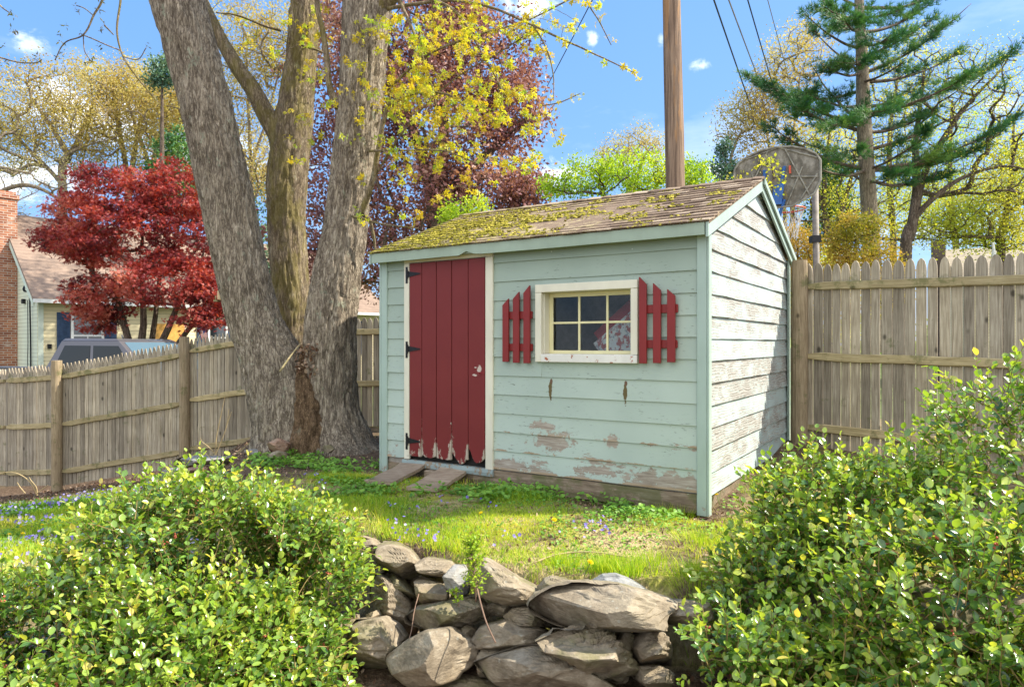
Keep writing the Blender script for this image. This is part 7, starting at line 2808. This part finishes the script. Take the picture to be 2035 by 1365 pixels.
# straw and leaf litter between the blades
n = 15000
x, y = rg_.uniform(-3.4, 3.0, n), rg_.uniform(3.3, 8.5, n)
ok, lx, ly = in_front(x, y)
e = edge_dist(x, y)
P = np.stack([x, y, x * 0], 1)
k = ok & (e > .02) & (rg_.uniform(0, 1, n) < .25 + .6 * smooth(fbm(P * 1.7, 2, 21), .45, .6))
x, y = x[k], y[k]
z = ground_z(x, y) + rg_.uniform(.002, .014, len(x))
P = np.stack([x, y, z], 1)
dead_leaves('leaf_litter', P, .027, 'scattered brown leaf litter on the terrace', np.tile((0, 0, 1.), (len(P), 1)))
n = 2600
x, y = rg_.uniform(-10, -3.6, n), rg_.uniform(8.6, 10.6, n)
z = ground_z(x, y) + rg_.uniform(.002, .02, n)
dead_leaves('leaf_litter', np.stack([x, y, z], 1), .04, 'dead leaves drifted along the foot of the left fence', np.tile((0, 0, 1.), (n, 1)))
n = 700
x, y = rg_.uniform(-1.6, 1.4, n), rg_.uniform(2.4, 3.3, n)
z = ground_z(x, y) + rg_.uniform(.002, .015, n)
dead_leaves('leaf_litter', np.stack([x, y, z], 1), .03, 'leaf litter on the bare soil below the stone wall', np.tile((0, 0, 1.), (n, 1)))

# broad leaved ground cover: creeping plants along the shed and round the tree
M_COVER = leaf_mat('broad_weed_leaf', [(.07, .18, .025), (.14, .30, .04), (.23, .42, .06), (.36, .52, .08)], .5, .3)
GT = np.array([(0, 0, 0), (.30, .18, .05), (.42, .55, .08), (.22, .92, .02), (0, 1.0, -.03), (-.22, .92, .02), (-.42, .55, .08), (-.30, .18, .05)])
GF = [np.array([(0, 1, 2, 3), (0, 5, 6, 7)]), np.array([(0, 3, 4, 5)])]


def cover(n, box, mask, size, hgt, seed):
    r = np.random.default_rng(seed)
    x, y = r.uniform(box[0], box[1], n), r.uniform(box[2], box[3], n)
    kk = r.uniform(0, 1, n) < mask(x, y)
    x, y = x[kk], y[kk]
    n = len(x)
    z = ground_z(x, y) + r.uniform(.1, 1, n) * hgt
    P = np.stack([x, y, z], 1)
    D = r.normal(size=(n, 3)) * (1, 1, .35)
    N_ = np.tile((0, -.15, 1.), (n, 1)) + r.normal(size=(n, 3)) * .35
    return P, frames_from(D, r, 0., N_), size * r.uniform(.6, 1.25, n), np.clip(.45 + (fbm(P * 3, 2, seed) - .5) + r.normal(size=n) * .15, 0, 1)


def m_shed(x, y):
    ok, lx, ly = in_front(x, y)
    P = np.stack([x, y, x * 0], 1)
    band = smooth(-ly, .13, .26) * (1 - smooth(-ly, .42, .75)) * smooth(lx, .95, 1.2) * (1 - smooth(lx, 2.7, 3.1))
    return ok * band * smooth(fbm(P * 3.2, 2, 31), .40, .56)


def m_tree(x, y):
    ok, lx, ly = in_front(x, y)
    P = np.stack([x, y, x * 0], 1)
    return ok * smooth(fbm(P * 2.6, 2, 33), .50, .62) * (edge_dist(x, y) > .15)


def m_terr(x, y):
    ok, lx, ly = in_front(x, y)
    P = np.stack([x, y, x * 0], 1)
    return ok * smooth(fbm(P * 2.8 + 5, 2, 35), .54, .62) * (edge_dist(x, y) > .08)


def m_lawn(x, y):
    P = np.stack([x, y, x * 0], 1)
    return lawn_mask(x, y) * smooth(fbm(P * 1.6 + 2, 2, 37), .38, .55)


cmb = MB()
for args in ((26000, (-2.4, 1.6, 4.3, 7.0), m_shed, .034, .06, 41), (9000, (-3.4, -.9, 5.2, 7.2), m_tree, .034, .05, 42), (9000, (-1.9, 2.6, 3.6, 5.8), m_terr, .020, .03, 43), (26000, (-8.5, -1.9, 3.4, 9.5), m_lawn, .035, .07, 44)):
    P, Fm, S, sh = cover(*args)
    cmb.scatter(GT, GF, P, Fm, S, sh)
# clumps the photograph shows one by one
for px, py, rad, n in ((655, 945, .16, 110), (690, 940, .16, 120), (640, 890, .14, 70), (610, 900, .12, 60), (575, 905, .12, 60), (775, 985, .10, 50), (840, 988, .08, 40), (805, 940, .03, 12), (745, 930, .1, 40),
                       (1030, 985, .16, 120), (1090, 988, .16, 130), (1180, 1000, .14, 90), (1240, 1010, .12, 80), (1000, 990, .14, 90), (950, 1000, .16, 80), (1405, 990, .08, 50), (1440, 985, .1, 60)):
    c = ground_at(px, py)
    a = rg_.normal(size=(n, 2)) * rad * .5
    x, y = c[0] + a[:, 0], c[1] + a[:, 1]
    ok, lx, ly = in_front(x, y)
    x, y = x[ok], y[ok]
    n = len(x)
    P = np.stack([x, y, ground_z(x, y) + rg_.uniform(.01, .09, n)], 1)
    N_ = np.tile((0, -.15, 1.), (n, 1)) + rg_.normal(size=(n, 3)) * .35
    cmb.scatter(GT, GF, P, frames_from(rg_.normal(size=(n, 3)) * (1, 1, .35), rg_, 0., N_), .036 * rg_.uniform(.6, 1.25, n), np.clip(rg_.normal(size=n) * .16 + .5, 0, 1))
tag(cmb.build('ground_cover', M_COVER), 'low broad leaved weeds along the shed, the tree and the lawn', 'ground cover', kind='stuff')

# violets
VT, VF = [], []
for i in range(5):
    a = i * 2 * math.pi / 5
    ca, sa = math.cos(a), math.sin(a)
    b = len(VT)
    for u, w, z in ((0, 0, 0), (.55, .34, .12), (1, 0, .2), (.55, -.34, .12)):
        VT.append((u * ca - w * sa, u * sa + w * ca, z))
    VF.append((b, b + 1, b + 2, b + 3))
VT, VF = np.array(VT), np.array(VF)
M_VIOLET = leaf_mat('violet_petals', [(.16, .11, .50), (.26, .20, .70), (.42, .36, .80), (.60, .55, .85)], .6, .3, tmul=1.1)
VP = []
r = np.random.default_rng(51)
n = 5200
x, y = r.uniform(-8.2, -2.0, n), r.uniform(3.8, 9.3, n)
Pq = np.stack([x, y, x * 0], 1)
kk = r.uniform(0, 1, n) < (lawn_mask(x, y) > .1) * smooth(fbm(Pq * 1.3 + 4, 2, 61), .44, .58) * .8
VP.append(np.stack([x[kk], y[kk], ground_z(x[kk], y[kk]) + r.uniform(.05, .12, kk.sum())], 1))
for px, py, rad, k in ((1165, 1065, .10, 16), (1190, 1060, .08, 10), (1210, 1068, .04, 3), (885, 1010, .04, 4), (940, 1005, .04, 3), (970, 1018, .03, 3), (800, 1075, .10, 8), (850, 1072, .10, 8), (875, 1092, .06, 4), (1000, 1085, .08, 6), (1035, 1090, .05, 4), (790, 1055, .1, 4), (770, 1015, .06, 3), (820, 1025, .1, 3),
                       (628, 955, .05, 3), (640, 968, .04, 3), (605, 955, .04, 2), (60, 1040, .3, 60), (40, 1090, .3, 50), (110, 1075, .3, 50), (20, 1010, .3, 30), (160, 1000, .3, 24)):
    c = ground_at(px, py)
    a = r.normal(size=(k, 2)) * rad * .6
    x, y = c[0] + a[:, 0], c[1] + a[:, 1]
    VP.append(np.stack([x, y, ground_z(x, y) + r.uniform(.03, .08, k)], 1))
VP = np.concatenate(VP)
D = r.normal(size=(len(VP), 3)) * (1, 1, .3)
N_ = np.tile((0, -.7, .7), (len(VP), 1)) + r.normal(size=(len(VP), 3)) * .4
vm = MB()
vm.scatter(VT, VF, VP, frames_from(D, r, 0., N_), r.uniform(.009, .016, len(VP)) * np.where(VP[:, 0] < -2, 1.25, .9), r.uniform(0, 1, len(VP)))
tag(vm.build('violets', M_VIOLET), 'small violet flowers scattered through the lawn and terrace grass', 'flowers', kind='stuff')

# dandelions, one by one
M_DAND = leaf_mat('dandelion_yellow', [(.80, .62, .01), (.88, .78, .03)], .6, .3, tmul=1.1)
M_STALK = simple('green_stalk', (.16, .24, .05), .6, .3)
DSP = [((127, 1033), 'dandelion highest in the violet patch, beside the left bush'), ((48, 1067), 'dandelion in the violet patch, upper of the pair at the left edge'), ((40, 1081), 'dandelion in the violet patch, second down near the left edge'),
       ((14, 1086), 'dandelion closest to the left edge of the lawn'), ((200, 978), 'dandelion in the grass just under the left fence'), ((88, 1064), 'dandelion amid violets between the leftmost ones and the bush'),
       ((970, 1048), 'dandelion on the terrace below the left part of the green wall'), ((1098, 1057), 'dandelion on the terrace left of the violet clump'), ((1160, 1153), 'dandelion behind the largest wall slab'), ((1433, 1013), 'dandelion at the foot of the shed end wall')]
proto = None
for (px, py), lab in DSP:
    c = ground_at(px, py)
    if proto is None:
        t_ = thing('dandelion', lab, 'flower', tuple(c), group='dandelions in the grass')
        mb = MB()
        mb.tube([(0, 0, 0), (.003, 0, .04), (.004, 0, .075)], .0018, 5)
        mb.build('stalk', M_STALK, t_)
        mb = MB()
        for ring, (nn_, l_, z_) in enumerate(((18, .016, .002), (14, .012, .005), (9, .008, .008))):
            for i in range(nn_):
                a = i * 2 * math.pi / nn_ + ring
                ca, sa = math.cos(a), math.sin(a)
                V = np.array([(0, 0, 0), (l_ * .6 * ca - .0022 * sa, l_ * .6 * sa + .0022 * ca, z_), (l_ * ca, l_ * sa, z_ * 1.2), (l_ * .6 * ca + .0022 * sa, l_ * .6 * sa - .0022 * ca, z_)]) + (.004, 0, .076)
                mb.add(V, np.array([(0, 1, 2, 3)]), rg_.uniform())
        mb.build('flower_head', M_DAND, t_)
        proto = t_
    else:
        t_ = proto.copy()
        COL.objects.link(t_)
        t_.location = tuple(c)
        t_['label'] = lab
        for ch in [o for o in COL.objects if o.parent == proto]:
            q = ch.copy()
            COL.objects.link(q)
            q.parent = t_
    t_.rotation_euler = (rg_.uniform(-.2, .2) + .3, rg_.uniform(-.2, .2), rg_.uniform(0, 6))
    t_.scale = (1.25,) * 3

# ------------------------------------------------------------------ seedlings, stalks and sticks
M_SEED = leaf_mat('seedling_leaf', [(.16, .30, .015), (.30, .46, .03), (.46, .56, .05)], .5, .4)
M_CANE = simple('dry_cane', (.42, .32, .17), .8, .2)
M_REDSTEM = simple('reddish_stem', (.20, .125, .085), .7, .3)


def seedling(label, P, leaf, n, r0=.004, mat_=None, stem_mat=None, seed=1, branchy=True, spread=.035):
    r = np.random.default_rng(seed)
    P = np.array(P)
    root = thing('seedling', label, 'plant', tuple(P[0]))
    inv = Matrix.Translation(-Vector(P[0]))
    C = curve_pts(P, 24)
    mb = MB()
    mb.tube(C, np.linspace(r0, r0 * .4, 24), 6)
    LP, LD = [], []
    for i in range(n):
        q = C[r.integers(5, 24)]
        d = r.normal(size=3) * (1, 1, .5) + (0, 0, .35)
        d /= np.linalg.norm(d)
        l_ = spread * r.uniform(.5, 1.5)
        mb.tube([q, q + d * l_ * .5, q + d * l_], (.0012, .001, .0007), 3, cap=False)
        for k in range(5):
            LP.append(q + d * l_ * (.3 + .18 * k))
            LD.append(d + r.normal(size=3) * .8)
    mb.build('stem', stem_mat or M_REDSTEM, root, smooth_=True).matrix_parent_inverse = inv
    if n:
        LP, LD = np.array(LP), np.array(LD)
        lm = MB()
        lm.scatter(LT, LF, LP, frames_from(LD, r, 0., np.tile((0, 0, 1.), (len(LP), 1)) + r.normal(size=(len(LP), 3)) * .4), leaf * r.uniform(.6, 1.2, len(LP)), r.uniform(0, 1, len(LP)))
        lm.build('leaves', mat_ or M_SEED, root, smooth_=True).matrix_parent_inverse = inv
    return root


seedling('bright green feathery seedling growing from the top of the stone wall', [at(946, 1195, 3.28), at(944, 1150, 3.27), at(938, 1105, 3.27), at(940, 1070, 3.27)], .017, 130, seed=3, spread=.05)
seedling('tiny yellow green sprout on the flat ledge stone', [at(912, 1205, 3.25), at(910, 1192, 3.25), at(908, 1180, 3.25), at(900, 1175, 3.25)], .014, 26, r0=.002, seed=4, spread=.022)
seedling('little weed growing up against the shed footing beam under the window', [ground_at(1150, 985) , at(1150, 975, 5.4), at(1149, 955, 5.4), at(1142, 940, 5.4)], .034, 12, r0=.003, seed=5)
seedling('low weed against the footing beam right of the doorway', [ground_at(1070, 972), at(1072, 960, 5.6), at(1070, 950, 5.6), at(1068, 942, 5.6)], .03, 8, r0=.0025, seed=6)


def stick(label, P, r0, r1, mat_=M_CANE, name='stick', cat='stick', n=24):
    P = np.array(P)
    C = curve_pts(P, n)
    mb = MB()
    mb.tube(C, np.linspace(r0, r1, n), 6)
    return tag(mb.build(name, mat_, smooth_=True, loc=P[0]), label, cat)


stick('reddish dry stem hanging down over the ledge stone below the seedling', [at(948, 1168, 3.24), at(957, 1205, 3.12), at(968, 1240, 3.05), at(985, 1277, 3.02)], .0042, .0036, M_REDSTEM)
stick('thin brown vine hanging between the left stones of the wall', [at(832, 1180, 3.45), at(823, 1215, 3.35), at(818, 1250, 3.25), at(812, 1272, 3.2)], .003, .0022, M_REDSTEM)
stick('long pale twig lying in the terrace grass behind the wall', [ground_at(1060, 1130) + (0, 0, .02), ground_at(1110, 1112) + (0, 0, .025), ground_at(1175, 1108) + (0, 0, .025), ground_at(1250, 1116) + (0, 0, .015)], .005, .003, M_CANE)
stick('grey twig lying on the slab stones left of the tree', [at(408, 900, 7.8), at(420, 912, 7.6), at(436, 926, 7.4)], .006, .003, M_CANE)
# dry stalks before the fence
dr = thing('dry_weed', 'dry forked weed stalks standing against the fence left of the maple', 'weed', tuple(at(428, 903, 8.6)))
inv = Matrix.Translation(-dr.location)
for L_ in ([(428, 903), (430, 870), (440, 820), (447, 788)], [(428, 903), (438, 880), (449, 850), (455, 812)], [(426, 900), (412, 886), (402, 878), (398, 870)], [(424, 896), (412, 888), (402, 886)], [(449, 850), (452, 840), (460, 818)]):
    mb = MB()
    C = curve_pts(np.array([at(a, b, 8.6) for a, b in L_]), 14)
    mb.tube(C, np.linspace(.008, .003, 14), 5)
    mb.build('stalk', M_CANE, dr).matrix_parent_inverse = inv
cn = thing('dry_cane', 'arching dry bramble cane bent over before the fence at the left edge', 'cane', tuple(at(74, 984, 9.3)))
inv = Matrix.Translation(-cn.location)
for L_ in ([(74, 984), (62, 960), (40, 943), (15, 938), (-20, 945)], [(74, 984), (72, 968), (62, 955), (58, 948)], [(74, 980), (84, 972), (95, 964)], [(50, 980), (40, 968), (34, 958)]):
    mb = MB()
    C = curve_pts(np.array([at(a, b, 9.3) for a, b in L_]), 16)
    mb.tube(C, np.linspace(.009, .004, 16), 5)
    mb.build('stalk', M_CANE, cn).matrix_parent_inverse = inv
print('objects', len(bpy.data.objects), 'verts', sum(len(m.vertices) for m in bpy.data.meshes))
